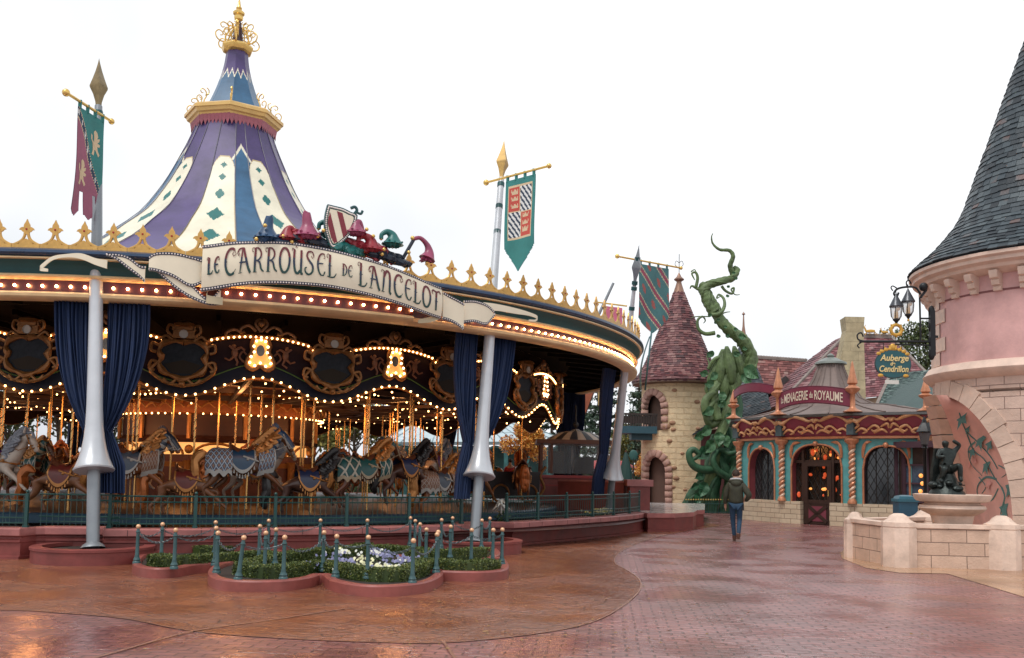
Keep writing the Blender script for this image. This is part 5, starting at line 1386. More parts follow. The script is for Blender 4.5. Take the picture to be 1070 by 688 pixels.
for i, (px, py) in enumerate(cl):
 p = g(px, py, .1); 
 if not True: continue
 blue = (395 < px < 425 and 580 < py < 600) or px < 345
 fl = thing('pansy', '', 'flower', (p.x, p.y, .1), 0)
 mb = MB(); leaves(mb, lambda r: Vector((r.gauss(0, .07), r.gauss(0, .07), r.uniform(0, .10))), 60, .018, rr_)
 part('leaves', mb, [stemm], fl, world=False, smooth=False)
 mb = MB(); col = 2 if (blue and rr_.random() < .85) else (2 if rr_.random() < .3 else (1 if rr_.random() < .35 else 0))
 for k in range(rr_.randint(4, 8)):
  c = Vector((rr_.gauss(0, .075), rr_.gauss(0, .075), rr_.uniform(.09, .17))); nn = Vector((rr_.gauss(0, .5), -1, rr_.uniform(.2, 1))).normalized(); u = nn.orthogonal().normalized(); v = nn.cross(u)
  for j in range(5):
   a = j*1.257; d = u*cos(a)+v*sin(a); e = nn.cross(d); s = .024
   mb.add([c, c+d*s*.7-e*s*.55, c+d*s*1.15, c+d*s*.7+e*s*.55], [(0, 1, 2, 3)], 0)
 part('blooms', mb, [pet[col]], fl, world=False, smooth=False)
 nm = {0: 'white', 1: 'creamy', 2: 'lilac blue'}[col]
 side = 'left lobe' if px < 362 else ('middle' if px < 400 else 'right lobe')
 fl['label'] = '%s pansy clump in the %s of the large flower bed' % (nm, side); fl['group'] = '%s pansies, %s of the bed' % (nm, side)
def boll_mesh():
 mb = MB(); mb.lathe([(.06, 0), (.06, .025), (.048, .04), (.053, .06), (.04, .085), (.032, .11), (.034, .12), (.028, .135), (.026, .34), (.025, .455), (.034, .465), (.034, .475), (.024, .49), (.022, .52)], (0, 0, 0), 14, 0, cap=True)
 b = MB(); b.ball((0, 0, .55), .036, 12, 8)
 return mb.mesh('post', [greenp]), b.mesh('ball_cap', [ball])
bpm, bbm = boll_mesh()
def boll(p, label):
 t = thing('bollard', label, 'bollard', p, rr_.uniform(-.1, .1), 'green bollards with copper balls round the flower beds')
 link('post', bpm, t); link('ball_cap', bbm, t); return t
ZC = .70
def bt(px, py): 
 p = g(px, py, ZC); return Vector((p.x, p.y, .14))
loops = {'front': [(228, 556.5), (250.5, 561), (297.6, 561), (338.7, 556), (352, 560), (385, 561), (432, 564.5), (456.8, 558)],
         'left': [(144.7, 549.7), (183.7, 553.4), (226, 551.5)], 'lback': [(144.7, 549.7), (170, 547.5), (225.5, 545.5), (281, 543.8), (335, 543.5), (384, 543.5), (429, 541)],
         'right': [(458, 555.5), (493, 553.5), (525, 553)], 'rb': [(525, 553), (515.5, 553.4)], 'mid': [(271.7, 549.5), (277.9, 556.5), (288.6, 553)],
         'far': [(429, 541), (434, 544), (439, 547.5), (445.7, 553)], 'far2': [(461.5, 543), (471, 550)], 'far3': [(473, 541), (503.6, 543.5), (512, 541.5)]}
lab = {(228, 556.5): 'bollard at the left end of the large flower bed', (250.5, 561): 'leaning bollard, second from the left on the large bed kerb', (297.6, 561): 'bollard on the middle of the left front lobe', (338.7, 556): 'bollard just left of the notch between the two front lobes', (352, 560): 'bollard just right of the notch between the two front lobes', (385, 561): 'bollard in front of the white pansies on the right front lobe', (432, 564.5): 'frontmost bollard near the right end of the large bed', (456.8, 558): 'bollard at the right tip of the large flower bed',
 (144.7, 549.7): 'leftmost bollard of all, at the left tip of the left bed', (183.7, 553.4): 'bollard at the front kerb of the left bed', (226, 551.5): 'bollard behind the left end of the large bed', (170, 547.5): 'back bollard of the left bed near the red wall', (225.5, 545.5): 'back bollard close to the wall behind the left lobe', (281, 543.8): 'back bollard by the wall behind the left lobe, right of the lone one', (335, 543.5): 'back bollard by the wall right above the notch', (384, 543.5): 'back bollard by the wall right behind the pansies', (429, 541): 'back bollard by the wall at the start of the right cluster',
 (458, 555.5): 'bollard close behind the right tip of the large bed', (493, 553.5): 'bollard on the front kerb of the right bed, in front of the middle lance', (525, 553): 'rightmost bollard of all, beside the wet paving', (515.5, 553.4): 'bollard just left of the rightmost one', (271.7, 549.5): 'bollard between the left bed and the large bed, standing behind', (277.9, 556.5): 'nearest of three bollards between the left bed and the large bed', (288.6, 553): 'rightmost of three bollards between the left bed and the large bed',
 (434, 544): 'second bollard of the receding row behind the right lobe', (439, 547.5): 'third bollard of the receding row behind the right lobe', (445.7, 553): 'nearest bollard of the receding row behind the right lobe', (461.5, 543): 'back bollard left of the middle lance', (471, 550): 'bollard of the small back bed just left of the middle lance', (473, 541): 'furthest bollard left of the middle lance foot', (503.6, 543.5): 'back bollard right of the middle lance foot', (512, 541.5): 'back bollard by the wall right of the middle lance'}
done = {}
for nm, L_ in loops.items():
 for q in L_:
  if q not in done: 
   done[q] = boll(bt(*q), lab.get(q, 'green bollard with copper ball in the beds'))
   if q == (250.5, 561): done[q].rotation_euler = (0.0, .10, 0)
chn = 0
def chain(a, b, label, sag=.13):
 mb = MB(); n = max(8, int((b-a).length/.05)); pts = [a.lerp(b, i/n)-Vector((0, 0, sag*4*(i/n)*(1-i/n))) for i in range(n+1)]
 for i in range(n):
  p, q = pts[i], pts[i+1]; d = (q-p); c = (p+q)/2; dn = d.normalized(); s = dn.orthogonal().normalized()
  if i % 2: s = dn.cross(s)
  ring = [c+dn*.032*cos(t)+s*.015*sin(t) for t in [2*pi*k/6 for k in range(7)]]; mb.tube(ring, .0055, 4, cap=False)
 o = solo('chain', mb, [chainm], label, 'chain', 'chains slung between the bollards', smooth=False)
used_l = set()
for nm, L_ in loops.items():
 for q0, q1 in zip(L_, L_[1:]):
  a = bt(*q0)+Vector((0, 0, .465)); b = bt(*q1)+Vector((0, 0, .465))
  if (a-b).length > .15 and (a-b).length < 2.2: (lambda l0, l1: chain(a, b, (l0 if l0 not in used_l else l1), min(.14, .12*(a-b).length)) or used_l.add(l0))('chain from the '+' '.join(lab[q0].split(',')[0].split()[:13]), 'chain reaching the '+' '.join(lab[q1].split(',')[0].split()[:13]))
for i in range(22):
 p = at(rr_.uniform(600, 650), 531, rr_.uniform(25.5, 28.0)); a = math.degrees(math.atan2(p.x-CX, -(p.y-CY))); p = cp(12.1+rr_.uniform(-.3, .3), a, .38)
 fl = thing('bedding_plant', 'yellow and white bedding flower behind the railing near the right lance', 'flower', p, 0, 'bedding flowers behind the corner railing')
 mb = MB(); leaves(mb, lambda r: Vector((r.gauss(0, .08), r.gauss(0, .08), r.uniform(0, .16))), 50, .03, rr_); part('leaves', mb, [stemm], fl, world=False, smooth=False)
 mb = MB()
 for k in range(5): mb.ball((rr_.gauss(0, .08), rr_.gauss(0, .08), rr_.uniform(.14, .22)), .028, 6, 4)
 part('blooms', mb, [pet[3 if rr_.random() < .5 else 1]], fl, world=False)
p = cp(12.25, 47.0, .5); p.z = .36
fl = thing('white_flower', 'large white pointed flower behind the railing right of the middle lance', 'flower', p)
mb = MB(); 
for k in range(15):
 a = k*2.4; r = .05+.006*k; zz = .66-.012*k; d = Vector((cos(a), sin(a), 0)); e = Vector((-sin(a), cos(a), 0)); c = Vector((0, 0, zz))
 mb.add([c, c+d*r+e*.035-Vector((0, 0, .02)), c+d*r*2.0-Vector((0, 0, .13)), c+d*r-e*.035-Vector((0, 0, .02))], [(0, 1, 2, 3)])
mb.tube([(0, 0, .3), (0, 0, .62)], .02, 6); part('blooms', mb, pet[0], fl, world=False, smooth=False)
mb = MB(); leaves(mb, lambda r: Vector((r.gauss(0, .09), r.gauss(0, .09), r.uniform(0, .4))), 120, .04, rr_); part('leaves', mb, [stemm], fl, world=False, smooth=False)
# ================================================================ the walking man
def person_man(loc, rz, h=1.74):
 s = h/1.75; t = thing('person', 'man seen from behind walking away in an olive hooded jacket, blue jeans and brown boots', 'person', loc, rz)
 skin = mat('skin', (.45, .25, .17), .5, var=.05); olive = mat('olive_jacket', (.034, .035, .020), .75, var=.3, vs=10, bump=.35, bs=18); jeans = mat('blue_jeans', (.014, .045, .09), .8, var=.25, vs=12, bump=.2, bs=60)
 V = [(0, 0, .96), (0, .0, 1.12), (0, .01, 1.30), (0, .01, 1.42), (0, .02, 1.50), (0, .035, 1.60), (0, .05, 1.68),
         (.17, 0, 1.39), (.25, -.07, 1.14), (.17, .06, .97), (.14, .1, .93),
         (-.17, 0, 1.39), (-.235, .0, 1.12), (-.25, .10, .88), (-.25, .13, .80),
         (.085, .0, .90), (.085, .02, .50), (.05, -.19, .16), (.05, -.12, .07),
         (-.085, .0, .90), (-.07, .10, .50), (-.035, .12, .09), (-.04, .22, .04)]
 E = [(0, 1), (1, 2), (2, 3), (3, 4), (4, 5), (5, 6), (3, 7), (7, 8), (8, 9), (9, 10), (3, 11), (11, 12), (12, 13), (13, 14), (0, 15), (15, 16), (16, 17), (17, 18), (0, 19), (19, 20), (20, 21), (21, 22)]
 Rr = [.13, .12, .14, .10, .052, .078, .085, .055, .042, .032, .035, .055, .042, .032, .035, .085, .055, .042, .035, .085, .055, .042, .035]
 S_ = Matrix.Scale(s, 4)
 link('body', skinmesh('body', V, E, Rr, [skin], 2, M=S_), t)
 mb = MB(); mb.ball((0, .055, 1.655), .088, 16, 12, sc=(.88, 1.05, 1.22)); mb.tube([(0, .15, 1.655), (0, .168, 1.635)], [.012, .017], 8)
 for q in (-1, 1): mb.ball((q*.082, .05, 1.65), .022, 8, 6, sc=(.5, 1, 1.3))
 part('head', mb, skin, t, world=False)
 mb = MB()
 for q in (-1, 1): mb.ball((q*.03, .140, 1.665), .009, 8, 5)
 part('eye', mb, dark, t, world=False)
 mb = MB(); mb.tube([(-.022, .147, 1.60), (.022, .147, 1.60)], .005, 5); part('mouth', mb, mat('lip', (.3, .1, .08), .5), t, world=False)
 mb = MB(); rr = random.Random(4)
 mb.ball((0, .035, 1.685), .094, 16, 10, sc=(.93, 1.0, 1.12))
 for i in range(260):
  a = rr.uniform(0, 6.28); e = rr.uniform(-.3, 1.5); d = Vector((cos(a)*cos(e)*.93, sin(a)*cos(e), sin(e)*1.12)); p = Vector((0, .035, 1.685))+d*.092
  if p.y > .11 and p.z < 1.72: continue
  mb.tube([p, p+d*.012+Vector((rr.gauss(0, .008), rr.gauss(0, .008), -.008))], [.008, .002], 4)
 part('hair', mb, mat('brown_hair', (.045, .025, .015), .6, var=.3, vs=30), t, world=False)
 V2 = [(0, .0, .90), (0, -.005, 1.05), (0, -.01, 1.25), (0, -.0, 1.38), (.15, -.0, 1.38), (.21, -.03, 1.31), (.33, -.10, 1.13), (.22, .05, 1.0), (-.15, 0, 1.38), (-.20, .0, 1.32), (-.25, .0, 1.11), (-.258, .09, .91)]
 E2 = [(0, 1), (1, 2), (2, 3), (3, 4), (4, 5), (5, 6), (6, 7), (3, 8), (8, 9), (9, 10), (10, 11)]
 R2 = [(.215, .155), (.20, .15), (.205, .155), (.14, .12), (.11, .10), (.10, .095), (.08, .08), (.06, .06), (.11, .10), (.092, .088), (.07, .07), (.055, .055)]
 link('jacket', skinmesh('jacket', V2, E2, R2, [olive], 2, M=S_), t)
 mb = MB(); mb.ball((0, -.085, 1.44), .12, 16, 10, sc=(1.15, .72, .75)); 
 mb.tube(smooth_pts([(-.13, .06, 1.45), (-.14, -.05, 1.49), (0, -.10, 1.51), (.14, -.05, 1.49), (.13, .06, 1.45)], 4), .04, 8); 
 part('hood', mb, olive, t, world=False)
 mb = MB(); mb.tube(smooth_pts([(-.10, .07, 1.50), (-.115, -.02, 1.535), (0, -.07, 1.55), (.115, -.02, 1.535), (.10, .07, 1.50), (0, .12, 1.48), (-.10, .07, 1.50)], 4), .035, 8)
 part('hood_lining', mb, mat('grey_lining', (.45, .45, .47), .8, var=.1), t, world=False)
 V3 = [(0, 0, .95), (.085, -.0, .88), (.088, .02, .52), (.055, -.18, .18), (-.085, 0, .88), (-.072, .10, .52), (-.035, .12, .11)]
 E3 = [(0, 1), (1, 2), (2, 3), (0, 4), (4, 5), (5, 6)]; R3 = [(.15, .12), .095, .066, .052, .095, .066, .052]
 link('jeans', skinmesh('jeans', V3, E3, R3, [jeans], 2, M=S_), t)
 mb = MB()
 for (x, y, z, tilt) in ((.055, -.18, .07, 1.6), (-.035, .12, .0, 0)):
  pts = [Vector((x, y-.05, z+.06)), Vector((x, y, z+.05)), Vector((x, y+.1, z+.042)), Vector((x, y+.18, z+.035-.02*tilt))]
  mb.tube(pts, [.042, .048, .045, .025], 10, sq=.85); mb.tube([Vector((x, y-.02, z+.05)), Vector((x, y-.02, z+.14))], .05, 10)
  mb.box((x, y+.05, z+.008), (.085, .27, .016))
 part('boots', mb, mat('brown_boot', (.09, .035, .02), .45, var=.2), t, world=False)
 mb = MB(); mb.box((.16, .03, .86), (.07, .2, .17), taper=.85); part('bag', mb, mat('black_bag', (.012, .013, .02), .6), t, world=False)
 mb = MB(); c = Vector((-.258, .125, .85))
 mb.ball(c, .04, 10, 8, sc=(.5, 1.0, 1.15))
 for i in range(4):
  b = c+Vector((0, -.028+.019*i, -.035)); L = (.062, .072, .068, .052)[i]
  mb.tube([b, b+Vector((.004, .004, -L*.5)), b+Vector((.016, .008, -L))], [.0105, .0095, .007], 7)
 mb.tube([c+Vector((.005, .03, .01)), c+Vector((.012, .052, -.02)), c+Vector((.018, .058, -.045))], [.012, .011, .008], 7)
 mb.tube([Vector((-.256, .10, .915)), c], [.03, .03], 8)
 part('hand', mb, skin, t, world=False)
 return t
for c_ in []: pass
pm_ = g(769, 566, 0)
person_man((pm_.x, pm_.y, 0), R_(-12), 1.76)
# ================================================================ right hand round tower
TX, TY = at(1098, 380, 21.5).x, 21.5
TC = Vector((TX, TY, 0))
def tp(R, deg, z=0.): a = R_(deg); return Vector((TX+R*sin(a), TY-R*cos(a), z))
tw = thing('round_tower', 'large round tower with dark slate cone roof, pink upper wall and cream stone arch below', 'tower', (TX, TY, 0))
pinkw = mat('pink_render', (.62, .36, .34), .7, var=.22, vs=1.1, bump=.25, bs=14)
stone = blockmat('tower_stone', (.64, .47, .39), (.57, .41, .33), (.26, .17, .14), .62, .26, .010, .65, .5, stain=.2)
stonep = mat('stone_trim', (.66, .49, .40), .6, var=.15, vs=3, bump=.25, bs=30)
slate = rndmat('slate_shingle', [(0, (.014, .020, .026)), (.35, (.026, .037, .046)), (.7, (.043, .060, .072)), (.95, (.07, .09, .10)), (1, (.12, .08, .075))], .5, bump=.5, bs=22, mixn=.45)
def shingles(prof, c, rows_, w, a0, a1, m=0, th=.018, seed=1, over=1.35, jit=.25, mb=None, lift=.0, wob=0.):
 rr = random.Random(seed); mb = mb or MB()
 Ls = [0]
 for p, q in zip(prof, prof[1:]): Ls.append(Ls[-1]+math.hypot(q[0]-p[0], q[1]-p[1]))
 def P(s):
  s = min(max(s, 0), Ls[-1])
  for i in range(len(Ls)-1):
   if s <= Ls[i+1]:
    f = (s-Ls[i])/max(1e-9, Ls[i+1]-Ls[i]); dx = prof[i+1][0]-prof[i][0]; dz = prof[i+1][1]-prof[i][1]; L = math.hypot(dx, dz)
    return prof[i][0]+dx*f, prof[i][1]+dz*f, (dz/L, -dx/L)
 h = Ls[-1]/rows_
 for j in range(rows_):
  r0, z0, n0 = P(j*h); r1, z1, n1 = P((j+over)*h)
  circ = R_(a1-a0)*max(r0, .05); n = max(5, int(circ/w)); off = rr.random()
  for k in range(n+1):
   A0 = a0+(a1-a0)*(k+off-.5)/n+rr.uniform(-.1, .1)*w; A1 = a0+(a1-a0)*(k+off+.5)/n-.012*math.degrees(w/max(r0, .1))*1.5
   d = rr.uniform(-jit, jit)*h*.5; ra, za, na = P(j*h+d); tt = th*rr.uniform(.7, 1.5)
   wz = wob*noise.noise(Vector((k*.3, j*.5, seed)))
   vs = []
   for A in (A0, A1):
    s, co_ = sin(R_(A)), -cos(R_(A))
    for r, z, o in ((ra+na[0]*(tt+.004), za+na[1]*(tt+.004), 0), (r1+n1[0]*.004, z1+n1[1]*.004, 0), (ra+na[0]*.0, za+na[1]*.0, 0)):
     vs.append((c[0]+r*s, c[1]+r*co_, z+wz))
   mb.add(vs, [(0, 3, 4, 1), (2, 5, 3, 0), (0, 1, 2), (3, 5, 4)], m, max(.01, rr.random()))
 return mb
SIL = [(948.4, 291.4), (958, 282), (974.6, 267.5), (1000.7, 234.8), (1018, 191), (1035.6, 143), (1050.8, 99.7), (1066, 56), (1080, 12), (1092, -30)]
prf = []
DT = math.hypot(TX, TY); AT = math.atan2(TX, TY)
for px, py in SIL:
 rx_, ry_, rz_ = ray(px, py); r_ = DT*sin(AT-math.atan2(rx_, ry_)); prf.append((r_, EYE+rz_/math.hypot(rx_, ry_)*(DT*DT-r_*r_)**.5))
prf[-1] = (.12, prf[-1][1]+1.2)
prf = [(p.x, p.z) for p in smooth_pts([(r, 0, z) for r, z in prf], 4)]
mb = MB(); mb.lathe([(prf[0][0]-.1, prf[0][1]-.05)]+[(r-.02, z) for r, z in prf], TC, 64, 1); 
for i in range(len(mb.r)): mb.r[i] = .2
shingles(prf, TC, 62, .20, -150, 60, mb=mb, seed=4, th=.022, jit=.3)
shingles(prf, TC, 40, .4, 60, 210, mb=mb, seed=5)
part('roof', mb, [slate, slate], tw, smooth=False)
E0 = prf[0]; RW_ = 2.50
mb = MB(); mb.lathe([(E0[0]-.02, E0[1]-.03), (E0[0]-.02, E0[1]-.10), (E0[0]-.10, E0[1]-.14), (E0[0]-.10, E0[1]-.22), (E0[0]-.22, E0[1]-.27), (E0[0]-.25, E0[1]-.34), (RW_+.12, E0[1]-.42), (RW_, E0[1]-.44)], TC, 72)
part('cornice', mb, stonep, tw)
zc = E0[1]-.42
for k in range(30):
 mb = MB()
 a = -100+k*12; M = Matrix.Translation(tp(RW_-.02, a, 0)) @ Matrix.Rotation(R_(a), 4, 'Z')
 pf = [(0, zc-.40), (.10, zc-.40), (.12, zc-.34), (.10, zc-.30), (.17, zc-.28), (.20, zc-.2), (.18, zc-.16), (.26, zc-.14), (.30, zc-.04), (.30, zc+.02), (0, zc+.02)]
 n = len(pf); vs = [M @ Vector((-.085, -x, z)) for x, z in pf]+[M @ Vector((.085, -x, z)) for x, z in pf]
 mb.add(vs, [tuple(range(n)), tuple(range(2*n-1, n-1, -1))]+[(i, i+n, (i+1) % n+n, (i+1) % n) for i in range(n)])
 part('corbel', mb, stonep, tw, fix=True)
ZB1, ZB0 = 4.22, 3.90
mb = MB(); mb.lathe([(RW_, ZB1), (RW_, zc+.05)], TC, 72); part('upper_wall', mb, pinkw, tw)
mb = MB(); mb.lathe([(RW_+.02, zc-.36), (RW_+.012, zc-.40)], TC, 72); part('string_line', mb, mat('shadow_groove', (.2, .08, .08), .8), tw)
mb = MB(); mb.lathe([(RW_, ZB1+.02), (RW_+.10, ZB1), (RW_+.18, ZB1-.12), (RW_+.22, ZB1-.17), (RW_+.20, ZB1-.22), (RW_+.06, ZB0-.02), (RW_, ZB0-.04)], TC, 72); part('skirt_band', mb, stonep, tw)
mb = MB(); 
aq = -107
for k in range(7):
 zz = ZB1+.03+k*.33; wdt = 21 if k % 2 else 15
 mb.lathe([(RW_, zz), (RW_+.022, zz+.012), (RW_+.022, zz+.31), (RW_, zz+.32)], TC, 8, 0, R_(aq-6), R_(aq+wdt))
 if zz > zc-.45: break
part('quoin', mb, stonep, tw, ang=30)
def arch_pts():
 px = [(978, 413), (988, 414), (1000, 418), (1013, 427), (1025, 440), (1036, 456), (1045, 474), (1052, 494), (1056.5, 517), (1059, 545), (1060, 575)]
 out = []
 for x, y in px:
  for i in range(1700, 2300):
   p = at(x, y, i/100)
   if math.hypot(p.x-TX, p.y-TY) < RW_+.02: break
  out.append((math.degrees(math.atan2(p.x-TX, -(p.y-TY))), p.z))
 return out
AP = arch_pts()
AP = [(p.x, p.z) for p in smooth_pts([(a, 0, z) for a, z in AP], 3)]
zmax = AP[0][1]
def aedge(z):
 if z >= zmax: return AP[0][0]
 for (a, z0), (b, z1) in zip(AP, AP[1:]):
  if z1 <= z <= z0: return a+(b-a)*(z0-z)/max(1e-6, z0-z1)
 return AP[-1][0]
mb = MB(); NZ = 60
def lw(u, v):
 z = ZB0*v; a0 = aedge(z) if z < zmax else -130
 return tp(RW_, a0+(150-a0)*u, z)
mb.grid(lambda u, v: lw(u, v*zmax/ZB0), 60, 50)
mb.grid(lambda u, v: tp(RW_, -210+360*u, zmax+(ZB0-zmax)*v), 80, 3)
part('stone_wall', mb, stone, tw, uv=('cyl', TX, TY, RW_))
mb = MB(); rr = random.Random(8)
cum = [0]; P3 = [tp(RW_+.045, a, z) for a, z in AP]
for p, q in zip(P3, P3[1:]): cum.append(cum[-1]+(q-p).length)
def along(s):
 for i in range(len(cum)-1):
  if s <= cum[i+1]:
   f = (s-cum[i])/max(1e-6, cum[i+1]-cum[i]); return AP[i][0]+(AP[i+1][0]-AP[i][0])*f, AP[i][1]+(AP[i+1][1]-AP[i][1])*f
 return AP[-1]
NVo = 13; Lt = cum[-1]
dz_ = .40
for k in range(NVo):
 s0 = Lt*k/NVo+.008; s1 = Lt*(k+1)/NVo-.008; loc_ = []
 for s in (s0, (s0+s1)/2, s1):
  a, z = along(s); a2, z2 = along(min(s+.05, Lt)); a1_, z1_ = along(max(s-.05, 0))
  ta = (a2-a1_)*R_(1)*RW_; tz_ = z2-z1_; L = math.hypot(ta, tz_); na, nz = -tz_/L, ta/L
  if na < 0: na, nz = -na, -nz
  dep = .42 if k % 2 else .36
  loc_.append(((a, z), (a+math.degrees(na*dep/RW_), z+nz*dep)))
 vs = []
 for R in (RW_-.4, RW_+.05):
  for (i_, o_) in loc_: vs.append(tp(R, *i_)); vs.append(tp(R, *o_))
 mb.add(vs, [(6, 8, 9, 7), (8, 10, 11, 9), (0, 1, 7, 6), (4, 10, 11, 5), (0, 6, 8, 2), (2, 8, 10, 4), (1, 3, 9, 7), (3, 5, 11, 9)])
part('voussoirs', mb, mat('voussoir_stone', (.62, .46, .37), .65, var=.2, vs=1.5, bump=.35, bs=25), tw, smooth=False, fix=True)
bk = [(978, 413), (984, 424), (990, 438), (996, 455), (1001, 472), (1005, 490), (1008.5, 508), (1011, 525), (1013, 545), (1015, 575)]
bkd = [20.4, 21.0, 21.5, 22.0, 22.4, 22.7, 22.9, 23.0, 23.1, 23.2]
BK = [at(x, y, d) for (x, y), d in zip(bk, bkd)]; BK = smooth_pts(BK, 4)
FR = smooth_pts([tp(RW_-.36, a, z) for a, z in AP[::3]], 4)
def rs(L, v):
 i = v*(len(L)-1); k = min(int(i), len(L)-2); return L[k].lerp(L[k+1], i-k)
def RS(u, v, off=0):
 p = rs(FR, v).lerp(rs(BK, v), u); return p+Vector((-.8, -.6, 0))*off
mb = MB(); mb.grid(lambda u, v: RS(u, v), 20, 40); part('painted_passage_wall', mb, mat('painted_pink', (.80, .46, .40), .6, var=.16, vs=2), tw)
mb = MB()  # stone jamb beyond
for k in range(9):
 v0 = k/9; v1 = (k+1)/9-.008
 A0, A1 = rs(BK, v0), rs(BK, v1); w0 = Vector((-.42*min(1, v0*1.5+.03), .12, 0)); w1 = Vector((-.42*min(1, v1*1.5+.03), .12, 0))
 mb.add([A0, A1, A1+w1, A0+w0, A0+Vector((.1, .5, 0)), A1+Vector((.1, .5, 0)), A1+w1+Vector((0, .5, 0)), A0+w0+Vector((0, .5, 0))], [(0, 1, 2, 3), (2, 6, 7, 3), (4, 5, 6, 7), (0, 3, 7, 4), (1, 2, 6, 5)])
part('jamb', mb, stonep, tw, smooth=False, fix=True)
vn = mat('vine_teal', (.09, .24, .23), .6, var=.1); vp = mat('vine_pink_flower', (.72, .36, .32), .6)
mb = MB(); mbp = MB()
def uvp(px, py):
 best = None
 d = Vector(ray(px, py)).normalized(); E_ = Vector((0, 0, EYE))
 for i in range(31):
  for j in range(61):
   p = RS(i/30, j/60)-E_; e = (p-d*p.dot(d)).length
   if best is None or e < best[0]: best = (e, i/30, j/60)
 return best[1], best[2]
def vine(pts, w=.030):
 Q = smooth_pts([(*uvp(x, y), 0) for x, y in pts], 4); n = len(Q)
 P_ = [RS(q.x, q.y, .012) for q in Q]; mb.tube(P_, [w*(1-.5*i/n) for i in range(n)], 5, sq=.35)
def leaf(px, py, s, ang, m):
 s *= 1.3
 u, v = uvp(px, py); c = RS(u, v, .015); e = (RS(min(1, u+.02), v)-RS(max(0, u-.02), v)).normalized(); f = Vector((0, 0, 1))
 pts = []
 for k in range(10):
  a = ang+k*2*pi/10; r = s*(1 if k % 2 == 0 else .45); pts.append(c+e*cos(a)*r+f*sin(a)*r)
 m.add([c]+pts, [(0, 1+k, 1+(k+1) % 10) for k in range(10)])
vine([(1003, 432), (1010, 450), (1022, 462), (1035, 478), (1042, 490)]); vine([(1010, 450), (1018, 470), (1028, 480), (1040, 500), (1047, 510)])
vine([(1020, 462), (1012, 470), (1015, 485), (1026, 497)]); vine([(1041, 500), (1030, 498), (1022, 508), (1024, 520), (1036, 523), (1044, 512)])
vine([(1047, 508), (1050, 520), (1047, 538), (1052, 545)]); vine([(1024, 500), (1030, 508), (1025, 515)], .015); vine([(1044, 488), (1052, 492), (1048, 500)], .015)
for px, py, s, a in ((1006, 436, .22, .3), (1024, 458, .24, .8), (1033, 463, .18, .2), (1016, 470, .20, .1), (1031, 487, .22, .6), (1050, 533, .22, .2), (1054, 510, .2, .5), (1011, 447, .12, .4)): leaf(px, py, s, a, mb)
for px, py, s, a in ((1018, 480, .16, .2), (1034, 505, .18, .9), (1013, 484, .1, .4)): leaf(px, py, s, a, mbp)
part('vine_painting', mb, vn, tw, smooth=False); part('flower_painting', mbp, vp, tw, smooth=False)
iron = mat('black_iron', (.012, .013, .015), .4, metal=.4, var=.2)
TYB = 20.6
def ap(px, py, Y=TYB): return at(px, py, Y)
br = thing('wall_bracket', 'tall black iron bracket fixed to the stone corner of the pink tower, with scrolled arms', 'bracket', ap(974, 375))
mb = MB()
a, b = ap(974, 325), ap(974, 372)
mb.box((a+b)/2, (.11, .10, (b-a).length*1.0))
for y in (326, 342, 357, 370): mb.ball(ap(973.5, y), .085, 8, 6, sc=(.9, .6, 1.7))
mb.tube([ap(961, 311), ap(962, 357)], .022, 6); mb.tube([ap(961, 333), ap(972, 333)], .02, 6); mb.tube([ap(972, 352), ap(980, 352)], .03, 6)
part('back_plate', mb, iron, br)
mb = MB(); mb.tube([ap(974, 357), ap(898, 357)], .028, 6); mb.tube([ap(974, 361), ap(935, 360)], .018, 6)
q = smooth_pts([ap(x, y) for x, y in ((905, 357), (897, 355), (896, 350), (900, 348), (902, 352))], 4); mb.tube(q, .018, 6); q = smooth_pts([ap(x, y) for x, y in ((900, 358), (896, 361), (898, 364))], 3); mb.tube(q, .015, 5)
part('sign_arm', mb, iron, br)
mb = MB(); q = smooth_pts([ap(x, y) for x, y in ((962, 308), (957, 301), (948, 300), (938, 302), (934, 307), (937, 310), (939, 306))], 4); mb.tube(q, .024, 6)
q = smooth_pts([ap(x, y) for x, y in ((938, 302), (933, 299), (931, 301), (933, 304))], 3); mb.tube(q, .014, 5); q = smooth_pts([ap(x, y) for x, y in ((948, 300), (947, 295), (950, 293), (952, 297))], 3); mb.tube(q, .016, 5)
mb.tube([ap(962, 311), ap(968, 303), ap(966, 296)], .03, 6); mb.ball(ap(965, 300), .1, 8, 6)
part('lamp_arm', mb, iron, br)
amber = mat('amber_flame', (.75, .42, .08), .4, metal=.4)
lglass = mat('lantern_glass', (.75, .77, .78), .05, var=0, alpha=.35)
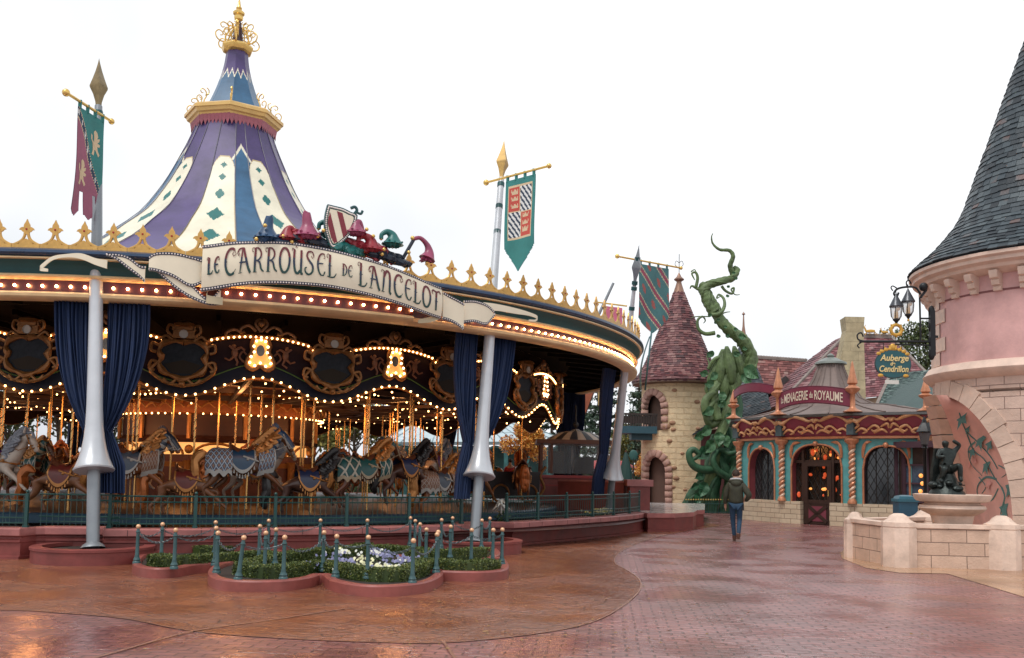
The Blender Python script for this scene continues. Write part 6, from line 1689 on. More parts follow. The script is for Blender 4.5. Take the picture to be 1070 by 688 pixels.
def lantern(px, py, label, s=1.):
 c = ap(px, py); t = thing('hanging_lantern', label, 'lantern', c, 0, 'lanterns on the pink tower bracket')
 k = s*.86
 mb = MB(); mb.lathe([(.17*k, .15*k), (.175*k, .17*k), (.12*k, .28*k), (.06*k, .40*k), (.015, .50*k), (0, .53*k)], c, 12); mb.lathe([(.15*k, .14*k), (.17*k, .15*k)], c, 12)
 mb.tube([c+Vector((0, 0, .5*k)), c+Vector((0, 0, .62*k))], .01, 5); part('cap', mb, mat('lantern_cap', (.06, .065, .075), .35, metal=.4), t)
 mb = MB(); mb.lathe([(.145*k, .14*k), (.15*k, .05*k), (.13*k, -.10*k), (.08*k, -.17*k)], c, 12); part('glass', mb, lglass, t)
 mb = MB(); mb.lathe([(.085*k, -.16*k), (.09*k, -.19*k), (.05*k, -.23*k), (.02, -.28*k), (.0, -.30*k)], c, 12)
 for i in range(6):
  a_ = i*pi/3; mb.tube([c+Vector((.15*k*cos(a_), .15*k*sin(a_), .13*k)), c+Vector((.135*k*cos(a_), .135*k*sin(a_), -.09*k)), c+Vector((.085*k*cos(a_), .085*k*sin(a_), -.17*k))], .008, 4)
 part('cage', mb, iron, t)
 mb = MB(); mb.tube([c+Vector((0, 0, -.15*k)), c+Vector((0, 0, .0)), c+Vector((0, 0, .14*k))], [.05, .045, .02], 8); mb.ball(c+Vector((.03, -.02, .1*k)), .05, 8, 6); mb.ball(c+Vector((0, 0, -.32*k)), .03, 8, 5); part('candle', mb, amber, t)
lantern(936.5, 327, 'left hanging lantern with grey pointed cap above the gold ring'); lantern(949, 322, 'right hanging lantern with grey pointed cap under the tower eave')
c = ap(936.5, 345); t = thing('gold_ring', 'flat gold ring hanging below the left lantern', 'ornament', c)
mb = MB(); 
for R in (.11,): mb.tube([c+Vector((.115*cos(a_), 0, .115*sin(a_))) for a_ in [2*pi*i/20 for i in range(21)]], .038, 8)
for i in range(8): mb.ball(c+Vector((.15*cos(i*pi/4), 0, .15*sin(i*pi/4))), .025, 6, 4)
part('ring', mb, mat('sign_gold', (.60, .34, .06), .4, metal=.3), t)
c = ap(933, 380.5); t = thing('inn_sign', 'oval dark teal hanging sign lettered Auberge de Cendrillon in gold with gilt leaves above', 'sign', c)
W_, H_ = .385, .30
def ell(k, y, n=40): return [c+Vector((W_*k*cos(2*pi*i/n), y, H_*k*sin(2*pi*i/n))) for i in range(n)]
mb = MB(); e0 = ell(1, .02); e1 = ell(1, -.02); mb.add(e0+e1, [tuple(range(39, -1, -1)), tuple(range(40, 80))]+[(i, (i+1) % 40, (i+1) % 40+40, i+40) for i in range(40)]); part('board', mb, mat('sign_teal', (.012, .085, .10), .4), t, smooth=False, fix=True)
mb = MB(); q = ell(1.01, 0); q.append(q[0]); mb.tube(q, .022, 6, cap=False); part('rim', mb, mat('sign_rim', (.02, .05, .055), .4), t)
def text_mesh(txt, size, off=.0, ext=.004, shear=0., bold=.0, sx=1.):
 cu = bpy.data.curves.new('t', 'FONT'); cu.body = txt; cu.size = size; cu.align_x = 'CENTER'; cu.align_y = 'CENTER'; cu.extrude = ext; cu.shear = shear; cu.offset = bold
 o_ = bpy.data.objects.new('t', cu); COL.objects.link(o_); dg = bpy.context.evaluated_depsgraph_get(); dg.update()
 me = bpy.data.meshes.new_from_object(o_.evaluated_get(dg)); bpy.data.objects.remove(o_)
 me.transform(Matrix.Rotation(pi/2, 4, 'X') @ Matrix.Diagonal((sx, 1, 1, 1))); return me
gl_ = mat('letter_gold', (.72, .55, .25), .4, metal=.1, var=.05)
for txt, sz, x, z in (('Auberge', .195, .02, .125), ('de', .12, -.02, .0), ('Cendrillon', .19, .0, -.12)):
 me = text_mesh(txt, sz, shear=.25, bold=.004, sx=.92 if txt != 'Cendrillon' else .80); me.materials.clear(); me.materials.append(gl_); o = link('lettering', me, t); o.location = (x, -.03, z)
mb = MB()
for s in (-1, 1):
 for k in range(4):
  u = .1+.2*k; a_ = pi/2-s*u*1.2; p = c+Vector((W_*1.1*cos(a_), -.01, H_*1.12*sin(a_))); mb.ball(p, .05, 7, 5, sc=(1.2, .5, .8)); mb.tube([p, p+Vector((s*.04, 0, .09-.02*k))], [.03, .005], 5)
 mb.ball(c+Vector((s*W_*.72, -.01, -H_*.86)), .05, 7, 5, sc=(1.4, .5, .8))
mb.ball(c+Vector((0, -.01, H_*1.25)), .07, 8, 6, sc=(1, .5, 1.2)); part('gilt_leaves', mb, mat('sign_gold', (.6, .34, .06)), t)
mb = MB(); 
for s in (-1, 1): mb.tube([c+Vector((s*.2, 0, .26)), c+Vector((s*.2, 0, .46))], .01, 4)
part('hanger', mb, iron, t)
c2 = ap(932, 399.5); mb = MB(); mb.box(c2, (.30, .02, .085)); mb.tube([c2+Vector((-.1, 0, .04)), c2+Vector((-.1, 0, .1))], .006, 4); mb.tube([c2+Vector((.1, 0, .04)), c2+Vector((.1, 0, .1))], .006, 4)
solo('small_plate', mb, mat('plate_white', (.62, .60, .55), .4), 'small cream plate hanging under the oval inn sign', 'sign')
# ================================================================ fountain court
fst = mat('fountain_stone', (.68, .51, .41), .55, var=.30, vs=1.8, bump=.3, bs=26); fbl = blockmat('fountain_block', (.65, .46, .35), (.58, .40, .30), (.2, .13, .10), .62, .235, .008, .6, .5, stain=.25, off=(.1, .0))
fn_ = thing('fountain_wall', 'low pale pink stone wall with octagonal capped posts round the fountain', 'wall', g(950, 590, 0))
def fpost(p, r, h, rot=.3):
 mb = MB(); k = 1/cos(pi/8)
 mb.lathe([(r*k, 0), (r*k, h*.70), (r*k*.97, h*.74), (r*k*1.0, h*.76), (r*.96*k, h*.84), (r*.80*k, h*.86), (r*.62*k, h*.90), (r*.50*k, h*.955), (r*.34*k, h*.985), (r*.28*k, h), (0.001, h*1.005)], p, 8, 0, rot=rot)
 part('post', mb, fst, fn_, ang=25)
A1_, A2_, A3_ = g(897, 584, 0)+Vector((.02, .22, 0)), g(946, 594, 0)+Vector((0, .28, 0)), g(1056, 597, 0)+Vector((0, .28, 0))
fpost(A1_, .205, .93, R_(22.5)); fpost(A2_, .295, .98, R_(22.5-12)); fpost(A3_, .29, .98, R_(22.5-5))
A0_ = at(967, 548, 20.9); A0_.z = 0; fpost(A0_, .30, .95, .2)
def fwall(a, b, h=.80, w=.26):
 d = (b-a).normalized(); nn = Vector((-d.y, d.x, 0)); L = (b-a).length
 mb = MB(); mb.bar(a+Vector((0, 0, (h-.07)/2)), b+Vector((0, 0, (h-.07)/2)), w, h-.07); part('wall', mb, fbl, fn_, smooth=False, uv='box')
 mb = MB(); mb.bar(a+Vector((0, 0, h-.035)), b+Vector((0, 0, h-.035)), w+.05, .07); part('coping', mb, fst, fn_, smooth=False)
fwall(A1_, A2_); fwall(A2_, A3_); fwall(A1_, A0_); fwall(A3_, A3_+Vector((1.2, .6, 0)))
bc = at(995, 540, 18.7); bc.z = 0
fo = thing('fountain_basin', 'wide stone fountain bowl on a flared stem behind the low wall', 'fountain', bc)
mb = MB(); mb.lathe([(.5, 0), (.42, .55), (.36, .75), (.40, .92), (.56, 1.0), (.62, 1.06), (.60, 1.12), (.52, 1.14), (.50, 1.17), (.66, 1.2), (.70, 1.25), (.72, 1.33), (.66, 1.34), (.60, 1.28), (.001, 1.26)], bc, 48); part('bowl', mb, fst, fo)
mb = MB(); mb.lathe([(.64, 1.32), (.001, 1.322)], bc, 32); part('water', mb, mat('fountain_water', (.08, .08, .07), .05, var=0), fo)
sb = Vector((bc.x-.10, bc.y, 1.30)); st_ = thing('statue', 'dark bronze statue of a crouching figure on a rock, in the fountain bowl', 'statue', sb)
V = [(0, 0, .55), (.02, 0, .72), (.0, -.02, .88), (-.02, -.02, .96), (-.03, -.03, 1.04), (-.02, -.05, 1.10), (.15, -.03, .88), (.25, -.06, 1.02), (.08, -.12, 1.10), (-.13, -.02, .88), (-.22, -.10, .76), (-.10, -.2, .78), (.08, -.04, .52), (.17, -.22, .62), (.18, -.2, .36), (.16, -.28, .3), (-.08, -.04, .52), (-.14, -.24, .55), (-.18, -.14, .32), (-.2, -.24, .28)]
E_ = [(0, 1), (1, 2), (2, 3), (3, 4), (4, 5), (2, 6), (6, 7), (7, 8), (2, 9), (9, 10), (10, 11), (0, 12), (12, 13), (13, 14), (14, 15), (0, 16), (16, 17), (17, 18), (18, 19)]
Rr = [.14, .12, .13, .05, .075, .07, .06, .045, .035, .06, .045, .035, .10, .065, .045, .04, .10, .065, .045, .04]
brz = mat('dark_bronze', (.025, .032, .030), .38, metal=.6, var=.4, vs=9, bump=.4, bs=25)
link('figure', skinmesh('figure', V, E_, Rr, [brz], 2), st_)
mb = MB(); mb.lathe([(.36, 0), (.33, .08), (.24, .18), (.20, .34), (.14, .44)], sb, 14)
rr = random.Random(3)
for i in range(14): a_ = rr.uniform(0, 6.28); mb.ball(sb+Vector((cos(a_)*.25, sin(a_)*.25, rr.uniform(.04, .28))), rr.uniform(.06, .12), 8, 6, sc=(1, 1, .7))
for i in range(7): mb.tube([sb+Vector((-.16+.05*i, .12, .95)), sb+Vector((-.2+.06*i, .14, .5)), sb+Vector((-.24+.08*i, .10, .2))], [.03, .06, .05], 6)
part('rock', mb, brz, st_)
p = at(946, 540, 22.5); t = thing('litter_bin', 'square blue litter bin with sloped top behind the fountain wall', 'bin', (p.x, p.y, 0), R_(-4))
mb = MB(); mb.box((0, 0, .58), (.44, .42, 1.0)); part('body', mb, mat('bin_blue', (.02, .09, .15), .35, var=.12), t, world=False, smooth=False)
mb = MB(); mb.box((0, 0, 1.12), (.50, .48, .07)); mb.lathe([(.30, 0), (.26, .06), (.10, .09), (.001, .09)], (0, 0, 1.155), 4, rot=pi/4); mb.box((0, 0, .04), (.48, .46, .08)); part('lid', mb, mat('bin_teal', (.03, .13, .18), .35), t, world=False, smooth=False)
p = at(967, 520, 24.5); t = thing('street_lamp', 'black lamp post with faceted lantern head behind the fountain', 'lamp post', (p.x, p.y, 0))
zt = at(967, 466, 24.5).z
mb = MB(); mb.lathe([(.16, 0), (.16, .2), (.1, .3), (.07, .5), (.05, .6), (.045, zt-.1), (.08, zt-.05), (.04, zt)], (0, 0, 0), 12); part('post', mb, iron, t, world=False)
mb = MB(); mb.lathe([(.08, zt), (.14, zt+.35), (.2, zt+.37), (.12, zt+.52), (.06, zt+.6), (.05, zt+.68), (.0, zt+.78)], (0, 0, 0), 6); part('cap', mb, iron, t, world=False, ang=20)
mb = MB(); mb.lathe([(.085, zt+.03), (.145, zt+.33)], (0, 0, 0), 6); part('glass', mb, mat('smoky_glass', (.05, .055, .06), .1, spec=.8), t, world=False, smooth=False)
# ================================================================ octagonal shop with copper spires
A_, B_, C__, D_ = Vector((8.83, 35.9, 0)), Vector((9.75, 33.6, 0)), Vector((11.46, 31.6, 0)), Vector((13.35, 30.45, 0))
MC = Vector((12.35, 36.0, 0))
polyM = [A_, B_, C__, D_, Vector((15.9, 31.4, 0)), Vector((17.0, 34.5, 0)), Vector((16.0, 38.5, 0)), Vector((13, 40.5, 0)), Vector((9.6, 39.5, 0))]
shop = thing('octagonal_shop', 'turquoise and maroon octagonal shop with arched windows, copper spires and low lead roof', 'shop', MC)
plin = blockmat('plinth_stone', (.60, .50, .36), (.54, .43, .30), (.28, .2, .14), .5, .17, .012, .6, .6, stain=.2)
ZP, ZC_, ZF = .78, 2.97, 3.70
def facet(a, b, arch_w, arch_top, door=False, name='facade', rev=.28):
 L = (b-a).length; d = (b-a)/L; n_in = Vector((-d.y, d.x, 0)); 
 if (a+n_in-MC).length > (a-MC).length: n_in = -n_in
 Mx = Matrix(((d.x, n_in.x, 0, a.x), (d.y, n_in.y, 0, a.y), (0, 0, 1, 0), (0, 0, 0, 1)))
 c = L/2; w = arch_w/2; spring = arch_top-.75
 def az(x):  # arch soffit height at x from centre
  u = min(1, abs(x)/w); return spring+(arch_top-spring)*(1-u**2.6)**.5
 N = 28; xs = [c-w+2*w*i/N for i in range(N+1)]
 mb = MB()
 P = lambda x, y, z: Mx @ Vector((x, y, z))
 z0 = ZP if not door else ZP
 mb.add([P(0, 0, z0), P(c-w, 0, z0), P(c-w, 0, ZC_), P(0, 0, ZC_)], [(0, 1, 2, 3)]); mb.add([P(c+w, 0, z0), P(L, 0, z0), P(L, 0, ZC_), P(c+w, 0, ZC_)], [(0, 1, 2, 3)])
 for x0, x1 in zip(xs, xs[1:]): mb.add([P(x0, 0, az(x0-c)), P(x1, 0, az(x1-c)), P(x1, 0, ZC_), P(x0, 0, ZC_)], [(0, 1, 2, 3)])
 part('wall', mb, tealw, shop, smooth=False)
 mb = MB(); out = [(c-w, z0)]+[(x, az(x-c)) for x in xs]+[(c+w, z0)]
 for (x0, z0_), (x1, z1_) in zip(out, out[1:]): mb.add([P(x0, 0, z0_), P(x1, 0, z1_), P(x1, rev, z1_), P(x0, rev, z0_)], [(0, 1, 2, 3)])
 part('reveal', mb, mat('reveal_rose', (.22, .05, .06), .5), shop, smooth=False)
 mb = MB(); q = [P(x, -.02, z) for x, z in out]; mb.tube(q, .035, 6); 
 for i in range(60):
  f = i/59*(len(q)-1); k = min(int(f), len(q)-2); mb.ball(q[k].lerp(q[k+1], f-k)+(P(0, -.02, 0)-P(0, 0, 0)), .032, 5, 4)
 mb.ball(P(c, -.05, arch_top+.02), .10, 8, 6); 
 for s in (-1, 1):
  for (u0, v0, u1, v1, u2, v2) in ((.10, .35, .32, .10, .55, .12), (.08, .5, .12, .25, .3, .2)):
   q = smooth_pts([P(c+s*(w+.02-u0*.2), -.03, ZC_-.16-v0), P(c+s*(w-u1*.3), -.05, ZC_-.10-v1*.5), P(c+s*(w*.55+.1-u2*.1), -.03, ZC_-.12)], 4); mb.tube(q, [.03, .045, .05, .045]+[.04]*(len(q)-6)+[.02, .01], 6)
 part('arch_moulding', mb, copper, shop)
 mb = MB()
 mb.add([P(c-w, rev, z0)]+[P(x, rev, az(x-c)) for x in xs]+[P(c+w, rev, z0)], [tuple(range(N+3))]); part('window', mb, glass if not door else mat('lit_shop_glass', (.03, .02, .015), .12, spec=.8, emis=.0), shop, smooth=False)
 mb = MB()
 for k in range(-9, 10):
  for s in (-1, 1):
   pts = []
   for i in range(41):
    z = z0+(arch_top-z0)*i/40; x = c+k*.22+s*(z-z0)*.55
    if abs(x-c) < w-.02 and z < az(x-c)-.02: pts.append(P(x, rev-.015, z))
   if len(pts) > 2: mb.tube([pts[0], pts[-1]], .008, 4, cap=False)
 for x in (c-w*.5, c, c+w*.5): mb.tube([P(x, rev-.02, z0), P(x, rev-.02, az(x-c))], .018, 4)
 part('window_leading', mb, mat('leading', (.025, .022, .022), .5, metal=.3), shop)
 mb = MB(); g0 = P(-.05, -.06, 0)
 def bx(x0, x1, y0, y1, z0, z1, m=0): mb.add([P(x0, y0, z0), P(x1, y0, z0), P(x1, y1, z0), P(x0, y1, z0), P(x0, y0, z1), P(x1, y0, z1), P(x1, y1, z1), P(x0, y1, z1)], [(0, 3, 2, 1), (4, 5, 6, 7), (0, 1, 5, 4), (1, 2, 6, 5), (2, 3, 7, 6), (3, 0, 4, 7)], m)
 if door: bx(-.05, c-.56, -.12, .3, 0, ZP); bx(c+.56, L+.05, -.12, .3, 0, ZP)
 else: bx(-.05, L+.05, -.12, .3, 0, ZP)
 me = mb.mesh('plinth', [plin], smooth=False, X=ROOTM[shop.name].inverted()); Mi = Mx.inverted(); ul = me.uv_layers.new(name='UVMap')
 for po in me.polygons:
  for li in po.loop_indices:
   q = Mi @ Vector(mb.v[me.loops[li].vertex_index]); ul.data[li].uv = (q.x+q.y, q.z)
 link('plinth', me, shop)
 return Mx, L, c, w, az
MA, LA, cA, wA, azA = facet(A_, B_, 1.55, 2.68)
MBm, LB, cB, wB, azB = facet(B_, C__, 1.95, 2.78, door=True)
MD, LD, cD, wD, azD = facet(C__, D_, 1.45, 2.72)
mb = MB()
for i in range(3, len(polyM)):
 a, b = polyM[i], polyM[(i+1) % len(polyM)]; mb.add([a, b, b+Vector((0, 0, ZC_)), a+Vector((0, 0, ZC_))], [(0, 1, 2, 3)])
part('back_wall', mb, tealw, shop, smooth=False)
P = lambda x, y, z: MBm @ Vector((x, y, z))
dbr = mat('door_brown', (.035, .018, .014), .45, var=.2); dth = mat('door_rose', (.18, .04, .06), .45)
def lb(mb, x0, x1, y0, y1, z0, z1, m=0, Pf=None): 
 Pf = Pf or P
 mb.add([Pf(x0, y0, z0), Pf(x1, y0, z0), Pf(x1, y1, z0), Pf(x0, y1, z0), Pf(x0, y0, z1), Pf(x1, y0, z1), Pf(x1, y1, z1), Pf(x0, y1, z1)], [(0, 3, 2, 1), (4, 5, 6, 7), (0, 1, 5, 4), (1, 2, 6, 5), (2, 3, 7, 6), (3, 0, 4, 7)], m)
mb = MB(); lb(mb, cB-.54, cB+.54, .06, .12, .02, .72); lb(mb, cB-.54, cB-.38, .05, .12, .72, 2.02); lb(mb, cB+.38, cB+.54, .05, .12, .72, 2.02); lb(mb, cB-.54, cB+.54, .05, .12, 2.02, 2.16); lb(mb, cB-.38, cB+.38, .05, .12, .72, .86)
for s in (-1, 1):
 a, b = P(cB-.36*s, .04, .10), P(cB+.36*s, .04, .66); mb.bar(a, b, .03, .12, up=(0, 0, 1))
dd = part('door', mb, dbr, shop, smooth=False)
mb = MB()
for tri in (((-.30, .64), (.30, .64), (0, .42)), ((-.30, .12), (.30, .12), (0, .34)), ((-.40, .18), (-.40, .58), (-.1, .38)), ((.40, .18), (.40, .58), (.1, .38))): mb.add([P(cB+x*.85, .045, z) for x, z in tri], [(0, 1, 2)])
part('rose_panel', mb, dth, dd, smooth=False)
mb = MB(); mb.tube([P(cB+.44, .02, 1.0), P(cB+.44, .02, 1.2)], .02, 6); part('handle', mb, goldy, dd)
mb = MB(); lb(mb, cB-.95, cB+.95, .12, .2, 2.14, 2.24); lb(mb, cB-.62, cB-.54, .08, .2, .0, 2.6); lb(mb, cB+.54, cB+.62, .08, .2, .0, 2.6); part('door_frame', mb, dbr, shop, smooth=False)
rr = random.Random(9)
for i in range(46):
 x = cB+rr.choice((-1, 1, 1))*rr.uniform(.05, .92); z = rr.choice((rr.uniform(.9, 1.5), rr.uniform(1.5, 2.0), rr.uniform(2.25, 2.6)))
 if z > azB(x-cB)-.1: continue
 mb = MB(); mb.ball(P(x, .262, z), rr.uniform(.03, .09), 7, 5, sc=(1, .5, rr.uniform(.6, 1.4)), m=rr.choice((0, 0, 1)))
 part('lit_toy', mb, [mat('lit_toys', (.5, .08, .03), .5, emis=.35, ecol=(1, .13, .03)), mat('lit_lamps', (.9, .4, .1), .5, emis=.9, ecol=(1, .35, .08))], shop)
def ring_off(k, z): return [MC+(p-MC)*k+Vector((0, 0, z)) for p in polyM]
def band(mb, k0, z0, k1, z1, m=0):
 a, b = ring_off(k0, z0), ring_off(k1, z1); n = len(a); mb.add(a+b, [(i, (i+1) % n, (i+1) % n+n, i+n) for i in range(n)], m)
mb = MB(); band(mb, 1.02, ZC_+.08, 1.09, ZF); part('frieze', mb, mat('frieze_crimson', (.24, .035, .06), .45, var=.15), shop, smooth=False)
mb = MB(); band(mb, 1.0, ZC_-.02, 1.035, ZC_); band(mb, 1.035, ZC_, 1.035, ZC_+.07); band(mb, 1.035, ZC_+.07, 1.02, ZC_+.09); part('cornice', mb, copper, shop, smooth=False)
mb = MB(); band(mb, 1.09, ZF, 1.12, ZF+.02); band(mb, 1.12, ZF+.02, 1.12, ZF+.10); band(mb, 1.12, ZF+.10, 1.05, ZF+.12); part('gutter', mb, mat('lead_gutter', (.12, .12, .12), .4, metal=.5), shop, smooth=False)
mb = MB()
fa = [MC+(p-MC)*1.035 for p in polyM[:4]]; fb = [MC+(p-MC)*1.085 for p in polyM[:4]]
for (i0, i1) in ((0, 1), (1, 2), (2, 3)):
 a0, a1, b0, b1 = fa[i0], fa[i1], fb[i0], fb[i1]
 def Q(u, v, o=.03):
  p = (a0+(a1-a0)*u).lerp(b0+(b1-b0)*u, v); nn = (p-MC).normalized(); return Vector((p.x, p.y, ZC_+.1+(ZF-ZC_-.1)*v))+nn*o
 top = [(0, .80), (.06, .72), (.12, .86), (.22, 1.06), (.33, .98), (.42, .80), (.47, .86), (.5, .80), (.53, .86), (.58, .80), (.67, .98), (.78, 1.06), (.88, .86), (.94, .72), (1, .80)]
 q = smooth_pts([Q(u, v, .06) for u, v in top], 4); mb.tube(q, [.06+.02*sin(i*.5) for i in range(len(q))], 7)
 for s in (0, 1):
  f = (lambda u: u) if s == 0 else (lambda u: 1-u)
  for c in ([(.04, .1), (.12, .35), (.2, .2), (.14, .1)], [(.16, .08), (.28, .5), (.36, .35), (.30, .2), (.26, .3)], [(.3, .1), (.4, .3), (.48, .12)], [(.02, .3), (.08, .5), (.05, .62)], [(.38, .42), (.46, .6), (.49, .35)]):
   q = smooth_pts([Q(f(u), v, .04) for u, v in c], 4); n = len(q); mb.tube(q, [.022+.028*sin(pi*i/(n-1)) for i in range(n)], 6)
part('gilt_waves', mb, mat('frieze_gilt', (.62, .33, .16), .35, metal=.3, var=.2, vs=6), shop)
def twist_col(p, z0, z1, r=.12):
 mb = MB(); mb.tube([p+Vector((0, 0, z0)), p+Vector((0, 0, z1))], r*.55, 10); 
 for k in range(2):
  n = 60; mb.tube([p+Vector((r*.5*cos(i*.62+k*pi), r*.5*sin(i*.62+k*pi), z0+(z1-z0)*i/n)) for i in range(n+1)], r*.48, 6, m=k)
 part('twisted_column', mb, [copper, mat('pale_copper', (.62, .42, .30), .4, var=.1)], shop)
 mb = MB(); mb.lathe([(r*1.3, z0-.12), (r*1.3, z0-.06), (r, z0), (r*.9, z0+.05)], p, 12); mb.lathe([(r*.9, z1-.12), (r*1.1, z1-.06), (r*1.0, z1), (r*1.9, z1+.10), (r*2.0, z1+.18), (r*1.8, z1+.20)], p, 12); part('capital', mb, copper, shop)
def finial(p, z0, h, s=1.):
 mb = MB(); mb.lathe([(.30*s, z0), (.32*s, z0+.03), (.14*s, z0+.12), (.09*s, z0+.18), (.08*s, z0+h*.34), (.10*s, z0+h*.36), (.23*s, z0+h*.42), (.25*s, z0+h*.46), (.14*s, z0+h*.51), (.12*s, z0+h*.53), (.17*s, z0+h*.56), (.165*s, z0+h*.6), (.10*s, z0+h*.75), (.04*s, z0+h*.93), (.0, z0+h)], p, 16)
 part('copper_spire', mb, copper, shop)
pier = mat('pier_slate', (.06, .09, .10), .5, var=.25)
for i, (p, zz, h, s) in enumerate(((A_, 3.75, 1.15, .9), (B_, 3.82, 1.75, 1), (C__, 3.82, 1.75, 1), (D_, 3.6, 1.15, .9))):
 q = MC+(p-MC)*1.02; twist_col(MC+(p-MC)*1.03, ZP+.12, ZC_-.22)
 o2 = MC+(p-MC)*1.075; 
 mb = MB(); mb.box((q.x*.5+o2.x*.5, q.y*.5+o2.y*.5, (ZC_+.1+ZF+.12)/2), (.26, .26, ZF-ZC_), rz=.6); part('pier', mb, pier, shop, smooth=False)
 finial(MC+(p-MC)*(1.09 if i < 3 else 1.04), ZF+.12, h, s)
leadm = mat('lead_roof', (.17, .125, .11), .6, metal=.15, var=.35, vs=1.6, bump=.1)
axM = at(868, 383, 36.0)
zc_ = axM.z; AX = Vector((axM.x, 36.0, 0))
mb = MB(); NR_ = 72
def poly_r(a):
 d = Vector((sin(a), -cos(a), 0)); best = 99
 n = len(polyM)
 for i in range(n):
  p, q = MC+(polyM[i]-MC)*1.07, MC+(polyM[(i+1) % n]-MC)*1.07; e = q-p; den = d.x*e.y-d.y*e.x
  if abs(den) < 1e-6: continue
  t = ((p.x-AX.x)*e.y-(p.y-AX.y)*e.x)/den; u = ((p.x-AX.x)*d.y-(p.y-AX.y)*d.x)/den
  if t > 0 and -.001 <= u <= 1.001: best = min(best, t)
 return best
prof_c = [(1.0, ZF+.12), (.82, ZF+.24), (.64, ZF+.40), (.50, ZF+.56)]
bell = [(1.75, 4.38), (1.2, 4.65), (.88, 5.1), (.68, 5.45), (.54, 5.8), (.48, 6.0)]
zs_ = zc_-5.95
bell = [(r, z+zs_*((z-4.62)/1.4)) for r, z in bell]
rowsR = []
for i, (k, z) in enumerate(prof_c): rowsR.append([AX+Vector((sin(2*pi*j/NR_), -cos(2*pi*j/NR_), 0))*(poly_r(2*pi*j/NR_)*k) + Vector((0, 0, z)) for j in range(NR_)])
for r, z in bell: rowsR.append([AX+Vector((sin(2*pi*j/NR_), -cos(2*pi*j/NR_), 0))*r/max(.93, 1)*(1/cos((2*pi*j/NR_) % (pi/4)-pi/8)*.95)+Vector((0, 0, z)) for j in range(NR_)])
mb.add(sum(rowsR, []), [(i*NR_+j, i*NR_+(j+1) % NR_, (i+1)*NR_+(j+1) % NR_, (i+1)*NR_+j) for i in range(len(rowsR)-1) for j in range(NR_)])
part('lead_roof', mb, leadm, shop, ang=15)
mb = MB()
for j in range(0, NR_, 4): mb.tube([r[j]+Vector((0, 0, .02)) for r in rowsR], .022, 5)
part('standing_seams', mb, leadm, shop)
mb = MB(); z = bell[-1][1]; mb.lathe([(.48, z-.02), (.60, z+.02), (.58, z+.10), (.4, z+.18), (.25, z+.26), (.12, z+.30), (.15, z+.36), (.05, z+.44), (0, z+.46)], AX, 16); part('cupola_cap', mb, mat('verdigris', (.20, .22, .20), .4, metal=.4, var=.2), shop)
def name_band(a, b, ztop, zmid, h, txt=None, curve=.0, lab=None):
 nn = (b-a).normalized(); no_ = Vector((nn.y, -nn.x, 0)); L = (b-a).length
 def S(s, t, off=0):
  u = s/L; z = ztop+(zmid-ztop)*4*u*(1-u); bow_ = .55*4*u*(1-u)*curve
  return a+nn*s+Vector((0, 0, z+t))+no_*(bow_+off)
 t_ = thing('shop_sign', lab, 'sign', (a+b)/2+Vector((0, 0, ztop)), 0)
 mb = MB(); mb.grid(lambda u, v: S(u*L, v*h, .02), 40, 3); mb.grid(lambda u, v: S(u*L, v*h, -.02), 40, 3)
 part('band', mb, mat('sign_crimson', (.17, .02, .045), .45, var=.12), t_)
 mb = MB(); mb.tube([S(i/40*L, h, 0) for i in range(41)], .028, 5); mb.tube([S(i/40*L, 0, 0) for i in range(41)], .028, 5); part('edge', mb, mat('sign_plum', (.10, .015, .03), .5), t_)
 if txt:
  lt = mat('sign_cream', (.66, .56, .44), .4, var=0)
  tot = sum(text_width(w_, hh, .08)+.16 for w_, hh in txt)-.16; sc_ = (L*.84)/tot; x = L*.08
  for w_, hh in txt:
   st, W = letter_strokes(w_, hh, .08, sc_)
   me = text_mesh(w_, hh*1.25, bold=.004); xs = [v.co.x for v in me.vertices]; x0, wd_ = min(xs), max(xs)-min(xs); zs = min(v.co.z for v in me.vertices)
   for v in me.vertices:
    q = rootmat(t_).inverted() @ S(x+(v.co.x-x0)/wd_*W, (h-hh)/2+v.co.z-zs, .032-v.co.y); v.co = q
   me.materials.clear(); me.materials.append(lt); link('lettering', me, t_); x += W+.14*sc_
a1 = MC+(B_-MC)*1.09; c1 = MC+(C__-MC)*1.09
name_band(a1, c1, 3.98+.0, 4.38, .46, [('La', .22), ('MENAGERIE', .34), ('du', .20), ('ROYAUME', .34)], 1.0, 'arched crimson sign lettered La Menagerie du Royaume between the two middle copper spires') if False else None
GL['L2'] = GL['L']
name_band(a1, c1, at(815, 429, a1.y).z, at(852, 422, 32.3).z, .56, [('La', .24), ('MENAGERIE', .36), ('du', .24), ('ROYAUME', .36)], .8, 'arched crimson sign lettered La Menagerie du Royaume between the two middle copper spires')
name_band(MC+(A_-MC)*1.09, a1, 4.55, 4.75, .30, None, .5, 'blank crimson band on the left face of the shop, behind the beanstalk leaves')
# ================================================================ round turret house
UX, UY = at(709, 400, 46).x, 46.
UC = Vector((UX, UY, 0)); RU = 1.80
def up_(R, deg, z=0.): a = R_(deg); return Vector((UX+R*sin(a), UY-R*cos(a), z))
tur = thing('turret', 'round yellow stone turret with flared red tile cone roof, arched door and small balcony', 'turret', UC)
yst = blockmat('turret_render', (.84, .67, .43), (.76, .58, .36), (.72, .54, .33), .62, .24, .035, .8, 1., stain=.2, warp=.11)
ZE = at(709, 401, 46).z
AW = -52.
def in_arch(a, z, ac, w, zb, zt, rad):
 dx = (a-ac)*R_(1)*RU
 if z < zb or z > zt or abs(dx) > w: return False
 sp = zt-rad
 if z <= sp: return True
 return (dx/w)**2+((z-sp)/rad)**2 < 1
door_ = (AW+4, .66, 0, at(680, 476, 45).z, .8); win = (AW-2, .62, at(680, 450, 45).z, at(680, 412, 45).z, .7)
mb = MB()
o = len(mb.v); NA, NZ = 240, 90
